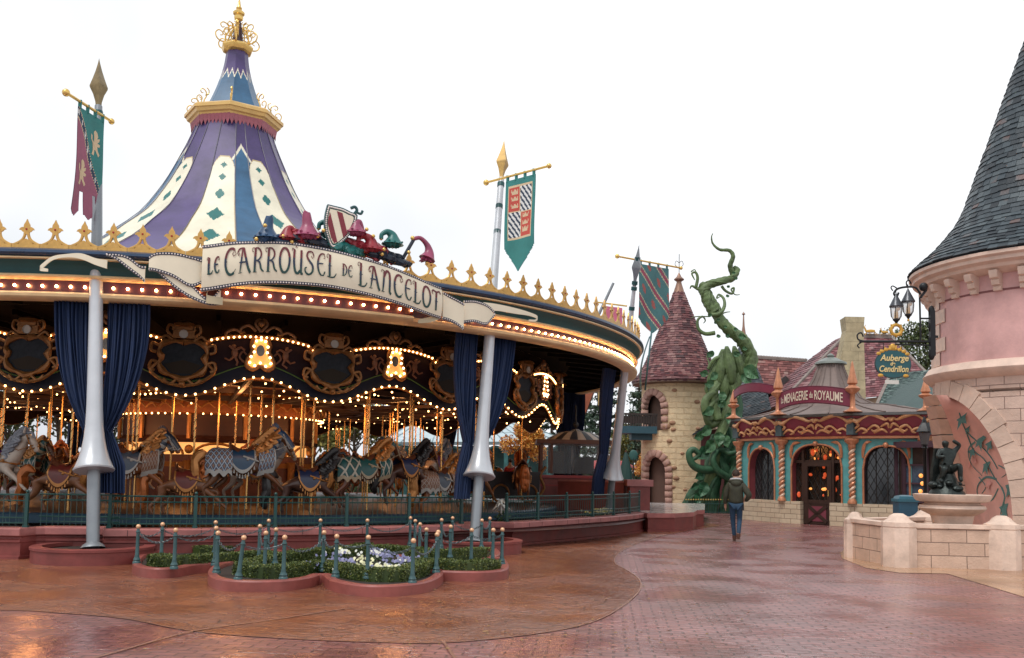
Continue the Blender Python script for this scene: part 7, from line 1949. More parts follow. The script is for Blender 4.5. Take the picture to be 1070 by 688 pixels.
for j in range(NZ+1):
 for i in range(NA): 
  a = i*360/NA-180; z = ZE*j/NZ; mb.v.append(tuple(up_(RU+.02*noise.noise(Vector((a*.05, z*1.2, 1))), a, z)))
for j in range(NZ):
 for i in range(NA):
  a = (i+.5)*360/NA-180; z = ZE*(j+.5)/NZ
  if in_arch(a, z, *door_) or in_arch(a, z, *win): continue
  i2 = (i+1) % NA; mb.f.append((j*NA+i, j*NA+i2, (j+1)*NA+i2, (j+1)*NA+i)); mb.m.append(0); mb.r.append(0.)
part('wall', mb, yst, tur, uv=('cyl', UX, UY, RU))
mb = MB(); mb.lathe([(RU-.35, 0), (RU-.35, ZE)], UC, 60); part('inner_wall', mb, mat('turret_inner', (.10, .055, .04), .8), tur)
rr = random.Random(6)
for (ac, w, zb, zt, rad) in (door_, win):
 mb = MB()
 sp = zt-rad; pts = []
 n1 = max(2, int((sp-zb)/.28))
 for s in (-1,):
  for i in range(n1): pts.append((ac-math.degrees(w/RU), zb+(sp-zb)*(i+.5)/n1, 0))
 for i in range(9): th = pi-(pi*(i+.5)/9); pts.append((ac+math.degrees(w*cos(th)/RU), sp+rad*sin(th), 1))
 for i in range(n1): pts.append((ac+math.degrees(w/RU), zb+(sp-zb)*(n1-i-.5)/n1, 0))
 for a, z, k in pts:
  c = up_(RU, a, z); tt = up_(1, a+90)-UC; nn = up_(1, a)-UC; x_ = (a-ac)*R_(1)*RU; th = math.atan2((z-sp)*w/rad, x_) if k else (pi if x_ < 0 else 0); e = tt*cos(th)+Vector((0, 0, sin(th))); f = tt*-sin(th)+Vector((0, 0, cos(th)))
  j = rr.uniform(.9, 1.1); hx, hy = .17*j, (.125 if k else .13)
  fr = [c+e*(.10+sx*hx*q)+f*sy*hy*q+nn*o_ for o_, q in ((-.15, 1), (.06, 1), (.10, .8)) for sx, sy in ((-1, -1), (1, -1), (1, 1), (-1, 1))]
  mb.add(fr, [(i*4+m_, i*4+(m_+1) % 4, i*4+4+(m_+1) % 4, i*4+4+m_) for i in range(2) for m_ in range(4)]+[(8, 9, 10, 11)])
 part('arch_stones', mb, mat('arch_stone_pink', (.44, .26, .21), .75, var=.25, bump=.4, bs=12), tur, ang=180, fix=True)
mb = MB()
for px, py, s in ((697, 446, 1.2), (703, 442, 1.), (704, 449, .8), (700, 461, .9), (705, 489, .8), (707, 500, .9), (704, 509, .7), (728, 420, .9), (734, 425, 1.1), (705, 408, .8), (713, 474, .6), (729, 448, .7), (716, 512, .6), (724, 478, .6)):
 for i in range(4300, 4700):
  p = at(px, py, i/100)
  if math.hypot(p.x-UX, p.y-UY) < RU: break
 mb.ball(p, .14*s, 8, 6, sc=(1.3, .6, .8))
part('set_stones', mb, mat('set_stone', (.36, .20, .12), .75, var=.2, bump=.4, bs=12), tur, ang=180)
cone = [(RU+.42, ZE-.08)]
for px, py in ((48.5, 399), (41, 392), (35, 380), (29, 366), (22.5, 350), (16, 332), (10, 318), (5.5, 305)): cone.append((px*46/979, at(709, py, 46).z))
cone = [(p.x, p.z) for p in smooth_pts([(r, 0, z) for r, z in cone], 2)]
tile = rndmat('red_shingle', [(0, (.05, .018, .022)), (.4, (.12, .035, .04)), (.7, (.18, .06, .06)), (1, (.25, .13, .12))], .6, bump=.5, bs=18, mixn=.5)
mb = MB(); mb.lathe([(r-.03, z) for r, z in cone], UC, 48)
for i in range(len(mb.r)): mb.r[i] = .25
shingles(cone, UC, 40, .20, -110, 90, mb=mb, seed=12, th=.03); shingles(cone, UC, 20, .5, 90, 250, mb=mb, seed=13)
part('roof', mb, tile, tur, smooth=False)
mb = MB(); mb.lathe([(RU, ZE-.15), (RU+.12, ZE-.12), (RU+.46, ZE-.10), (RU+.46, ZE-.04), (RU+.40, ZE-.02)], UC, 48); part('eave', mb, mat('eave_wood', (.16, .10, .07), .6), tur)
zt_ = cone[-1][1]
mb = MB(); mb.lathe([(.30, zt_-.1), (.22, zt_+.15), (.14, zt_+.4), (.12, zt_+.5), (.24, zt_+.58), (.26, zt_+.62), (.12, zt_+.75), (.05, zt_+.9), (.0, zt_+1.0)], UC, 12); part('finial', mb, mat('dull_copper', (.30, .17, .12), .4, metal=.4), tur)
mb = MB(); mb.tube([UC+Vector((0, 0, zt_+.9)), UC+Vector((0, 0, zt_+1.9))], .018, 5)
for s in (-1, 1): mb.tube(smooth_pts([UC+Vector((0, 0, zt_+1.2)), UC+Vector((s*.2, 0, zt_+1.35)), UC+Vector((s*.14, 0, zt_+1.55)), UC+Vector((0, 0, zt_+1.45))], 4), .015, 5)
part('weather_rod', mb, iron, tur)
bz0, bz1 = at(672, 452, 44.6).z, at(672, 433, 44.6).z
bcn = up_(RU+.45, -72, 0)
mb = MB(); mb.box((bcn.x, bcn.y-.1, bz0+.12), (1.75, 1.3, .34)); mb.box((bcn.x+.2, bcn.y, bz0-.2), (1.0, .8, .3)); part('balcony_floor', mb, mat('balcony_teal', (.03, .09, .12), .5), tur, smooth=False)
mb = MB()
for k in range(15): x = bcn.x-.85+1.7*k/14; mb.box((x, bcn.y-.72, (bz0+.3+bz1)/2), (.07, .05, bz1-bz0-.3))
for k in range(8): y = bcn.y-.7+1.2*k/7; mb.box((bcn.x-.85, y, (bz0+.3+bz1)/2), (.05, .07, bz1-bz0-.3))
mb.box((bcn.x, bcn.y-.72, bz1), (1.8, .10, .09)); mb.box((bcn.x-.85, bcn.y-.1, bz1), (.1, 1.3, .09)); mb.box((bcn.x, bcn.y-.70, bz0+.6), (1.7, .02, .35))
part('balcony_rail', mb, mat('balcony_wood', (.035, .022, .018), .5, var=.3), tur, smooth=False)
# ================================================================ beanstalk
BS = mat('stalk_green', (.10, .15, .055), .55, var=.5, vs=2.6, bump=.9, bs=9)
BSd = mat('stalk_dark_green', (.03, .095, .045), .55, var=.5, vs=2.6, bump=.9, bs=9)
LF = mat('big_leaf', (.045, .13, .05), .45, var=.35, vs=2.5, bump=.3, bs=8)
bst = thing('beanstalk', 'giant twisting green beanstalk with curling tendrils and big leaves beside the yellow turret', 'beanstalk', g(745, 535, 0).xy.to_3d()+Vector((0, -.4, 0)))
YB = 42.3; PX = YB/979
def bs(px, py, dy=0): return at(px, py, YB+dy)
def stalk(pts, r0, r1, name='stalk', m=BS, seg=14, ridg=True, rmid=None):
 r0, r1 = r0*.72, r1*.72; rmid = rmid and rmid*.72; Q = smooth_pts([bs(*p) for p in pts], 8); n = len(Q)
 rad = [(r0+(r1-r0)*(i/(n-1)) if rmid is None else (r0+(rmid-r0)*2*i/(n-1) if i < n/2 else rmid+(r1-rmid)*(2*i/(n-1)-1)))*(1+.05*sin(i*1.7)) for i in range(n)]
 mb = MB(); mb.tube(Q, rad, seg, twist=.07)
 if ridg and r0 > .18:
  for k in range(3):
   t0 = None; pts2 = []
   for i in range(n):
    t = (Q[min(i+1, n-1)]-Q[max(i-1, 0)]).normalized(); u = t.cross(Vector((0, 1, .01))).normalized(); v = t.cross(u); a = i*.16+k*2.09
    pts2.append(Q[i]+(u*cos(a)+v*sin(a))*rad[i]*.86)
   mb.tube(pts2, [x*.30 for x in rad], 6)
 part(name, mb, m, bst, ang=180)
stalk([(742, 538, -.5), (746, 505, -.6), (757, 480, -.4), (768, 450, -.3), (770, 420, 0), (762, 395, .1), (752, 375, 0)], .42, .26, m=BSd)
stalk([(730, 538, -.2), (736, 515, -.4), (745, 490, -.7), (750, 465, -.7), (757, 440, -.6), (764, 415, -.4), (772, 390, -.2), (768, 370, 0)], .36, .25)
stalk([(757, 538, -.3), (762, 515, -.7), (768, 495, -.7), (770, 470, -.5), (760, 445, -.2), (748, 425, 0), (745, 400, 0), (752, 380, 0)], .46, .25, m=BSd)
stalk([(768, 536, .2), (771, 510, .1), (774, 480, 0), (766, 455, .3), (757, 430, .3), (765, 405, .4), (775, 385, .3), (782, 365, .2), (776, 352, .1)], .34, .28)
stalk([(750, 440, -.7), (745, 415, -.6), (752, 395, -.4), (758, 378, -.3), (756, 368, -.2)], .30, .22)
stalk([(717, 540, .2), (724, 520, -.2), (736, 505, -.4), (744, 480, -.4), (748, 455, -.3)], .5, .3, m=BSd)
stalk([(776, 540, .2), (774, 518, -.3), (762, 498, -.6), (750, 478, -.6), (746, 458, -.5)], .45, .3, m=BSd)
for (px, py, rx, rz_, tilt, dy) in ((752, 384, .34, 1.0, .1, -.5), (763, 382, .34, 1.05, -.15, -.6), (743, 388, .28, .8, .35, -.4), (774, 378, .30, .85, -.25, -.3), (757, 402, .3, .8, .1, -.5), (768, 404, .28, .8, -.1, -.5)):
 px = 759+(px-759)*.8; rx *= .72; rz_ *= .9; c = bs(px, py, dy); mb = MB(); n = 14
 P_ = [c+Vector((sin(tilt)*(i/n-.5)*rz_*2*.9, 0, (i/n-.5)*rz_*2*.9)) for i in range(n+1)]; mb.tube(P_, [max(.02, rx*sin(pi*(i/n*.86+.1))**.8) for i in range(n+1)], 12)
 for k in range(7):
  a = k*pi/6-pi/2; mb.tube([P_[i]+Vector((sin(a), -cos(a)*.9, 0))*rx*1.0*sin(pi*(i/n*.86+.1))**.8 for i in range(n+1)], .03, 5)
 part('pod', mb, BS, bst, ang=180)
stalk([(782, 368, .1), (778, 352, .1), (768, 362, 0)], .26, .22) if False else None
stalk([(784, 385, .1), (784, 370, .1), (776, 357, 0), (764, 346, -.1), (754, 337, -.1), (749, 326, 0), (745, 317, 0), (740, 308, .1), (735, 298, .1), (733, 302, .1)], .40, .20, rmid=.33)
stalk([(746, 327, 0), (741, 318, 0), (737, 308, 0), (735, 303, 0), (742, 297, 0), (755, 294, 0), (766, 290, .1), (770, 283, .2), (767, 280, .3)], .36, .16)
stalk([(766, 287, .2), (763, 278, .1), (766, 268, 0), (762, 262, 0), (752, 261, 0), (745, 255, 0), (743.5, 248, 0), (745, 244, 0)], .19, .02, m=BS)
stalk([(737, 305, 0), (729, 302, 0), (723, 299, 0), (721, 302, 0)], .14, .03, ridg=False)
def tendril(pts, r0=.09, r1=.015, m=BS):
 Q = smooth_pts([bs(*p) for p in pts], 5); n = len(Q); mb = MB(); mb.tube(Q, [r0+(r1-r0)*(i/(n-1))**1.2 for i in range(n)], 8); part('tendril', mb, m, bst, ang=180)
tendril([(744, 329, -.2), (752, 328, -.4), (757, 320, -.3), (756, 312, -.1), (751, 308, 0), (749, 312, -.1), (754, 309, 0)], .10)
tendril([(747, 348, 0), (737, 349, 0), (730, 344, 0), (729, 335, 0), (734, 331, 0), (737, 335, 0), (735, 338, 0)], .10)
tendril([(727, 301, 0), (729, 291, 0), (727, 285, 0), (723, 286, 0), (725, 291, 0), (726, 293, 0)], .08)
tendril([(722, 284, 0), (726, 282, 0), (728, 287, 0)], .03); tendril([(754, 299, 0), (758, 304, 0), (765, 307, 0), (767, 301, 0), (764, 303, 0), (768, 308, 0), (773, 308, 0)], .07)
tendril([(750, 331, 0), (757, 327, 0), (763, 326, 0)], .04); tendril([(742, 331, 0), (727, 331, 0), (722, 333, 0)], .03)
tendril([(757, 372, -.5), (746, 376, -.6), (740, 386, -.5), (741, 380, -.5), (738, 372, -.4)], .1)
tendril([(752, 440, -.6), (742, 444, -.8), (738, 434, -.9), (743, 424, -.8), (753, 415, -.6)], .17, .1)
tendril([(748, 490, -.8), (735, 491, -1.0), (724, 486, -1.1), (720, 475, -1.1), (724, 470, -1.1), (730, 474, -1.1), (728, 478, -1.1), (722, 481, -1.1)], .20, .08, BSd)
tendril([(758, 470, -.8), (762, 474, -1.), (770, 472, -1.), (772, 464, -.9), (767, 460, -.9)], .15, .06, BSd)
tendril([(750, 405, -.4), (742, 400, -.4), (738, 407, -.4), (741, 415, -.4)], .14, .05); tendril([(770, 360, .1), (779, 360, 0), (786, 366, 0), (788, 375, 0)], .12, .04)
tendril([(742, 440, -.8), (737, 428, -.8), (738, 417, -.8), (747, 410, -.7)], .22, .14)
tendril([(762, 500, -.9), (750, 492, -1.0), (745, 480, -1.), (752, 470, -.9), (764, 475, -.9)], .17, .1, BSd)
def bleaf(px, py, s, ang, tilt=.3, m=LF, dy=-1.0, wd=.5):
 s *= .56 if py > 400 else .6; px = 752+(px-752)*.82
 c = bs(px, py, dy); d = Vector((cos(ang), -.25, sin(ang))).normalized(); sd = Vector((-sin(ang), 0, cos(ang))); nn = d.cross(sd)
 mb = MB(); n = 10
 def f(u, v):
  x = u*s; w = s*wd*(sin(pi*min(1, u*1.04+.02))**.7)*(1-.35*u); y = (v-.5)*2*w
  return c+d*x+sd*y+nn*(abs(v-.5)*tilt*s*.8+.04*s*sin(u*14+v*3))+Vector((0, 0, -.25*u*u*s))
 mb.grid(f, n, 8); mb.grid(lambda u, v: f(u, v)-nn*.02, n, 8)
 mb.tube([f(i/8, .5)-nn*.02 for i in range(9)], [.035*s*(1-i/9)+.008 for i in range(9)], 5)
 for i in (2, 3, 4, 5, 6):
  for q in (0.12, .88): mb.tube([f(i/8, .5), f(min(1, i/8+.1), q)], .014*s, 4)
 part('leaf', mb, m, bst, ang=180)
rr = random.Random(21)
for (px, py, s, a) in ((748, 352, .35, .5), (752, 335, .3, 2.6), (757, 342, .3, .2), (742, 330, .3, 2.9), (770, 345, .35, .6), (764, 352, .4, 2.4), (744, 372, .7, 2.5), (736, 392, .7, 2.7), (744, 402, .8, 2.9), (776, 352, .6, .2), (783, 385, 1.2, -.3), (780, 392, .9, -.6), (744, 428, .9, 3.4), (741, 448, 1.0, 3.6), (758, 425, .9, 2.2), (766, 432, .8, -1.9), (745, 462, 1.1, 3.9), (738, 470, 1.2, 3.7), (752, 452, 1.0, 4.4), (733, 495, .9, 3.3), (735, 505, 1.1, 4.0), (727, 515, .9, 4.3), (757, 455, .9, 5.2), (768, 412, .6, 0), (757, 410, .8, 4.3), (749, 391, .7, 3.7), (770, 372, .6, .6), (781, 365, .4, .4), (732, 455, .9, 3.3), (738, 432, .6, 2.9), (725, 507, .7, 3.5)):
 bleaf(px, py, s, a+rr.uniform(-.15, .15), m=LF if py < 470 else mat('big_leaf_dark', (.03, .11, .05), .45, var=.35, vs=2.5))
for (px, py) in ((762, 301), (768, 286), (771, 292), (760, 310), (745, 338), (760, 352), (772, 345)): bleaf(px, py, .3, rr.uniform(0, 1.2), dy=-.1)
t = thing('rope_fence', 'low dark fence with a row of gold points in front of the beanstalk', 'fence', g(745, 541, 0))
mb = MB(); mg = MB()
for i in range(24):
 p = at(717+i*2.6, 523, 40.6); mb.tube([Vector((p.x, p.y, 0)), p], .014, 4); mg.ball(p+Vector((0, 0, .03)), .035, 6, 4)
mb.tube([at(717, 526, 40.6), at(777, 527, 40.6)], .014, 4); mb.tube([at(717, 535, 40.6), at(777, 536, 40.6)], .014, 4)
part('bars', mb, green, t); part('gold_points', mg, goldy, t)
# ================================================================ roofs behind
def slope(mb, a, b, c, d, w=.22, h=.17, seed=1, th=.03):
 rr = random.Random(seed); L = ((a+b)/2-(c+d)/2).length; n = max(3, int(L/h)); nn = (b-a).cross(d-a).normalized()
 if nn.z < 0: nn = -nn
 mb.add([a, b, c, d], [(0, 1, 2, 3)], 0, .2)
 for j in range(n):
  v0 = j/n; v1 = min(1, (j+1.25)/n); e0, e1 = a.lerp(d, v0), b.lerp(c, v0); t0, t1 = a.lerp(d, v1), b.lerp(c, v1)
  m = max(2, int((e1-e0).length/w)); off = rr.random()
  for k in range(m):
   u0 = max(0, (k+off-.5)/m); u1 = min(1, (k+off+.47)/m); 
   if u1 <= u0: continue
   q = nn*th*rr.uniform(.8, 1.4); dd_ = (d-a).normalized()*rr.uniform(-.02, .02)
   mb.add([e0.lerp(e1, u0)+q+dd_, e0.lerp(e1, u1)+q+dd_, t0.lerp(t1, u1)+nn*.006, t0.lerp(t1, u0)+nn*.006, e0.lerp(e1, u0), e0.lerp(e1, u1)], [(0, 1, 2, 3), (4, 5, 1, 0)], 0, max(.01, rr.random()))
tile2 = rndmat('brown_red_tile', [(0, (.08, .022, .020)), (.45, (.18, .055, .048)), (.8, (.25, .09, .08)), (1, (.27, .16, .14))], .6, bump=.5, bs=18)
tile3 = rndmat('plum_tile', [(0, (.07, .022, .028)), (.4, (.16, .050, .056)), (.8, (.24, .09, .10)), (1, (.28, .16, .16))], .6, bump=.5, bs=18, mixn=.5)
tileg = rndmat('green_slate', [(0, (.035, .06, .06)), (.5, (.07, .115, .105)), (.85, (.12, .18, .165)), (1, (.2, .26, .24))], .55, bump=.5, bs=18)
copg = mat('verge_stone', (.22, .18, .16), .7, var=.3)
wallb = mat('rear_render', (.42, .30, .2), .8, var=.2, bump=.3, bs=8)
h1 = thing('tiled_house', 'house with plain red brown tiled roof behind the beanstalk and shop', 'house', at(812, 520, 52).xy.to_3d())
a, b, c, d = at(772, 425, 50), at(852, 425, 50), at(843, 378, 52.5), at(785, 374, 52.5)
mb = MB(); slope(mb, a, b, c, d, .24, .2, 3); part('roof', mb, tile2, h1, smooth=False)
mb = MB(); mb.bar(c+Vector((0, 0, .03)), d+Vector((0, 0, .03)), .2, .14)
for i in range(20): mb.ball(d.lerp(c, (i+.5)/20)+Vector((0, 0, .1)), .11, 6, 4, sc=(1.2, 1, .7))
mb.bar(c, b, .16, .12); part('ridge', mb, copg, h1, smooth=False)
mb = MB(); mb.add([Vector((a.x, a.y+.2, 0)), Vector((b.x, b.y+.2, 0)), Vector((b.x, b.y+.2, a.z)), Vector((a.x, a.y+.2, a.z)), Vector((a.x, 57, 0)), Vector((b.x, 57, 0)), Vector((b.x, 57, a.z)), Vector((a.x, 57, a.z))], [(0, 1, 2, 3), (1, 5, 6, 2), (0, 3, 7, 4)]); mb.add([d, c, Vector((c.x+.4, 57, a.z)), Vector((d.x, 57, a.z))], [(0, 1, 2, 3)]); part('wall', mb, wallb, h1, smooth=False)
mb = MB(); e0, e1, pk, bkp = at(797, 412, 48), at(836, 412, 48), at(821, 393, 48), at(821, 391, 50.5)
slope(mb, e1, at(846, 405, 50.5), bkp, pk, .22, .18, 4); slope(mb, at(800, 408, 50.5), e0, pk, bkp, .22, .18, 5); part('dormer_roof', mb, tile2, h1, smooth=False)
mb = MB(); mb.add([e0, e1, pk], [(0, 1, 2)]); part('dormer_face', mb, mat('dark_window_face', (.06, .05, .05), .4), h1, smooth=False)
h2 = thing('hipped_house', 'tall house with plum tiled hipped roof behind the shop, edged in stone', 'house', at(890, 520, 46).xy.to_3d())
a, b, c, d = at(812, 425, 43.5), at(985, 408, 43.5), at(931, 353, 47), at(883, 351, 47)
mb = MB(); slope(mb, a, b, c, d, .22, .18, 7); slope(mb, b, b+Vector((0, 8, 0)), c+Vector((.1, 1.5, 0)), c, .3, .25, 8); slope(mb, a+Vector((0, 8, 0)), a, d, d+Vector((0, 1.5, 0)), .3, .25, 9); part('roof', mb, tile3, h2, smooth=False)
mb = MB(); mb.bar(a, d, .14, .14); mb.bar(b, c, .16, .14); mb.bar(c, d, .2, .16)
for i in range(12): mb.ball(d.lerp(c, (i+.5)/12)+Vector((0, 0, .1)), .12, 6, 4, sc=(1.2, 1, .7))
part('verge', mb, copg, h2, smooth=False)
mb = MB(); mb.add([Vector((a.x+.3, a.y+.3, 0)), Vector((b.x, b.y+.3, 0)), Vector((b.x, b.y+.3, b.z)), Vector((a.x+.3, a.y+.3, a.z))], [(0, 1, 2, 3)]); part('wall', mb, wallb, h2, smooth=False)
for px, s in ((910, 1.), (925, .7)):
 mb = MB(); o_ = at(px, 349.5, 46.8); k = .0478*s
 def D(x, z): return o_+Vector((x*k, 0, z*k))
 mb.tube([D(-5, 3), D(0, 3.4), D(4, 3.4)], [.07*s, .09*s, .07*s], 6); mb.tube([D(-5, 3), D(-6.5, 7)], [.06*s, .04*s], 5); mb.tube([D(-6.5, 7), D(-8, 6.6)], [.045*s, .02*s], 5)
 for x, e in ((-4, -6), (-3, -1), (3, 5), (4, 7)): mb.tube([D(x, 3), D(e, -.5)], .02*s, 4)
 mb.tube([D(-6.5, 7.5), D(-5.5, 10)], .015, 4); mb.tube([D(-6.7, 7.5), D(-8, 9.5)], .015, 4)
 part('ridge_figure', mb, mat('sign_gold', (.6, .34, .06)), h2)
ch = thing('chimney', 'tall tapering pale stone chimney rising behind the shop roof', 'chimney', at(890, 430, 41).xy.to_3d()+Vector((0, 0, 0)))
mb = MB(); p0, p1 = at(868, 425, 41), at(905, 425, 41); q0, q1 = at(884.5, 345, 41), at(902.5, 345, 41); z0 = 2.0; k_ = (z0-p0.z)/(q0.z-p0.z)
def quad(pa, pb, dep, z): return [Vector((pa.x, pa.y, z)), Vector((pb.x, pb.y, z)), Vector((pb.x+.1, pb.y+dep, z)), Vector((pa.x+.1, pa.y+dep, z))]
r0_, r1_, r2_, r3_ = quad(Vector((p0.x-.2, 41, 0)), p1, 1.1, 2.0), quad(p0, p1, 1.1, p0.z), quad(q0, q1, .9, q0.z), quad(at(883, 333, 41), at(903.5, 333, 41), .95, at(884, 331, 41).z)
vs = r0_+r1_+r2_+r3_; mb.add(vs, [(i*4+k, i*4+(k+1) % 4, i*4+4+(k+1) % 4, i*4+4+k) for i in range(3) for k in range(4)]+[(12, 13, 14, 15)])
part('stack', mb, blockmat('chimney_stone', (.50, .42, .26), (.44, .36, .22), (.36, .29, .18), .7, .42, .010, .8, .6, stain=.35), ch, smooth=False, uv='box')
h3 = thing('slated_shop', 'dark fronted shop under a green slate roof between the turquoise shop and the pink tower', 'shop', at(958, 540, 30).xy.to_3d())
a, b, c, d = at(899, 463, 33), at(1005, 470, 29), at(990, 385, 34), at(931, 391, 37)
mb = MB(); slope(mb, a, b, c, d, .16, .13, 17); part('roof', mb, tileg, h3, smooth=False)
mb = MB(); mb.bar(a+(d-a)*.02, d, .12, .12); part('verge', mb, copg, h3, smooth=False)
wa, wb = at(936, 466, 31.2), at(1010, 470, 28.8); wa.z = wb.z = 0
H3 = 2.75
def W3(u, z, o=0): q = wa.lerp(wb, u); return Vector((q.x-.45*o, q.y-.9*o, z))
mb = MB(); mb.add([W3(0, 0), W3(1, 0), W3(1, H3), W3(0, H3)], [(0, 1, 2, 3)]); part('wall', mb, mat('shop_dark_front', (.035, .022, .02), .5, var=.3), h3, smooth=False)
mb = MB(); mb.bar(W3(0, H3, .2), W3(1, H3, .2), .3, .2); 
for u in (0, .12, .45, .8): mb.bar(W3(u, 0, .06), W3(u, H3, .06), .12, .1)
for u0, u1 in ((.15, .42),):
 for z in (.9, 1.5, 2.1): mb.bar(W3(u0, z, .05), W3(u1, z, .05), .05, .05)
part('frame', mb, mat('shop_plum_frame', (.06, .03, .045), .5), h3, smooth=False)
mb = MB(); mb.add([W3(.15, .9, .02), W3(.42, .9, .02), W3(.42, 2.1, .02), W3(.15, 2.1, .02)], [(0, 1, 2, 3)]); part('window', mb, mat('dim_blue_glass', (.05, .08, .12), .15, var=.4, vs=8), h3, smooth=False)
mb = MB(); 
for (u, z) in ((.36, 1.25), (.37, 1.75), (.33, 1.1), (.39, 1.5)): mb.ball(W3(u, z, .05), .07, 7, 5)
part('lit_wares', mb, mat('lit_lamps', (.9, .4, .1), .5, emis=.9), h3)
sp = thing('slate_spire', 'small blue slate spire with a thin copper finial behind the top of the beanstalk', 'spire', at(777, 520, 49).xy.to_3d())
sc_ = at(777, 400, 49); sc_.z = 0
pr_ = [(1.5, at(777, 425, 49).z), (1.2, at(777, 410, 49).z), (.7, at(777, 385, 49).z), (.3, at(777, 366, 49).z), (.14, at(777, 357, 49).z)]
mb = MB(); mb.lathe(pr_, sc_, 24); shingles(pr_, sc_, 18, .22, -120, 100, mb=mb, seed=23); part('roof', mb, slate, sp, smooth=False)
mb = MB(); z = pr_[-1][1]; mb.lathe([(.2, z-.1), (.15, z+.2), (.06, z+.8), (.03, z+1.4), (.10, z+1.45), (.02, z+1.55), (0, z+1.6)], sc_, 10); part('finial', mb, mat('dull_copper', (.3, .17, .12)), sp)
mb = MB(); mb.lathe([(1.25, 0), (1.25, pr_[0][1]+.05)], sc_, 24); part('wall', mb, mat('spire_wall', (.12, .04, .04), .8), sp)
ln = thing('lean_to', 'low lean-to of blue slates over a dark red wall between the turret and the shop', 'shed', at(770, 530, 45).xy.to_3d())
a, b, c, d = at(723, 455, 44.2), at(806, 428, 43.0), at(800, 402, 46), at(745, 418, 46.5)
mb = MB(); slope(mb, a, b, c, d, .22, .18, 27); part('roof', mb, slate, ln, smooth=False)
mb = MB(); mb.add([Vector((a.x, a.y+.3, 0)), Vector((b.x+1, b.y+.3, 0)), Vector((b.x+1, b.y+.3, b.z)), Vector((a.x, a.y+.3, a.z))], [(0, 1, 2, 3)]); part('wall', mb, mat('porch_red', (.10, .03, .03), .7, var=.3), ln, smooth=False)
# ================================================================ podium at the right end of the ride
pd = [g(677, 556), g(705, 556), g(724, 554), g(727.5, 551), Vector((6.2, 30.2, 0)), Vector((7.6, 37, 0)), Vector((3.2, 37, 0)), Vector((3.3, 30, 0))]
pp = [(p.x, p.y) for p in pd]; cpx = sum(p[0] for p in pp)/8; cpy = sum(p[1] for p in pp)/8
mb = MB(); mb.slab([(cpx+(x-cpx)*1.01, cpy+(y-cpy)*1.005) for x, y in pp], 0, .06, 0); mb.slab(pp, .062, .40, 0); mb.slab([(cpx+(x-cpx)*1.03, cpy+(y-cpy)*1.015) for x, y in pp], .402, .53, 1, 2)
solo('podium', mb, [redw, redcap, mat('podium_top_sky_sheen', (.55, .50, .48), .12, var=.1)], 'low red podium with wet sheen-painted top beside the right end of the carousel wall', 'podium', smooth=False, fix=False)  # sky reflection on the wet top is put into its pale colour
mb = MB(); a, b = at(586, 530, 31.0), at(655, 532, 29.6)
mb.bar(Vector((a.x, a.y, .85)), Vector((b.x, b.y, .85)), .4, 1.0, 0); mb.bar(Vector((a.x, a.y, 1.38)), Vector((b.x, b.y, 1.38)), .46, .06, 1)
solo('counter_wall', mb, [redw, redcap], 'red masonry counter wall behind the railing under the ticket kiosk', 'wall', smooth=False)
mb = MB(); p = at(667, 520, 29.2); mb.box((p.x, p.y, .85), (.62, .7, .9), m=0); mb.box((p.x, p.y, 1.36), (.80, .86, .2), m=1)
solo('pier', mb, [redw, redcap], 'short red pier with thick pink cap at the corner of the carousel wall', 'pier', smooth=False)
# ================================================================ ticket kiosk
K0 = at(601, 505, 33.2); kc = Vector((K0.x, 33.2, .0)); kw = 1.26
ks = thing('ticket_kiosk', 'ticket kiosk with a striped domed roof and glass sides behind the carousel', 'kiosk', kc)
ze = at(601, 463, 33.2).z; zt2 = at(601, 450, 33.2).z
mb = MB(); mb.box(kc+Vector((0, 0, .72)), (kw*2, 2.2, 1.44)); part('base', mb, redw, ks, smooth=False)
mb = MB(); mb.box(kc+Vector((0, 0, 1.50)), (kw*2+.1, 2.3, .10)); mb.box(kc+Vector((0, 0, 1.2)), (kw*2+.02, 2.22, .05)); part('counter', mb, mat('kiosk_band_red', (.30, .03, .03), .4), ks, smooth=False)
mb = MB()
for x in (-kw, -kw*.72, kw*.72, kw): 
 for y in (-1.05, 1.05): mb.box(kc+Vector((x*.98, y, (1.6+ze)/2)), (.09, .09, ze-1.6))
mb.box(kc+Vector((0, 0, ze)), (kw*2+.3, 2.5, .14)); part('frame', mb, mat('kiosk_wood', (.12, .05, .03), .5), ks, smooth=False)
mb = MB(); mb.lathe([(1.15, ze+.05), (.95, ze+.18), (.6, ze+.36), (.2, zt2-.02), (.08, zt2+.05)], kc, 24, mf=lambda i, k: k % 2); part('roof', mb, [mat('kiosk_cream', (.45, .36, .28), .5), mat('kiosk_dark', (.03, .03, .035), .5)], ks)
mb = MB(); mb.tube([kc+Vector((0, 0, zt2)), kc+Vector((0, 0, zt2+.9))], .03, 6); mb.ball(kc+Vector((0, 0, zt2+.2)), .1, 8, 6); part('finial', mb, dark, ks)
mb = MB(); mb.add([kc+Vector((-kw, -1.06, 1.6)), kc+Vector((kw, -1.06, 1.6)), kc+Vector((kw, -1.06, ze)), kc+Vector((-kw, -1.06, ze))], [(0, 1, 2, 3)]); part('glass', mb, mat('kiosk_glass', (.25, .3, .33), .05, var=0, alpha=.3), ks, smooth=False)
mb = MB(); mb.box(kc+Vector((.3, .2, 1.9)), (.7, .5, .6)); mb.box(kc+Vector((-.6, .5, 2.0)), (.4, .3, .8)); part('cabinet', mb, dark, ks, smooth=False)
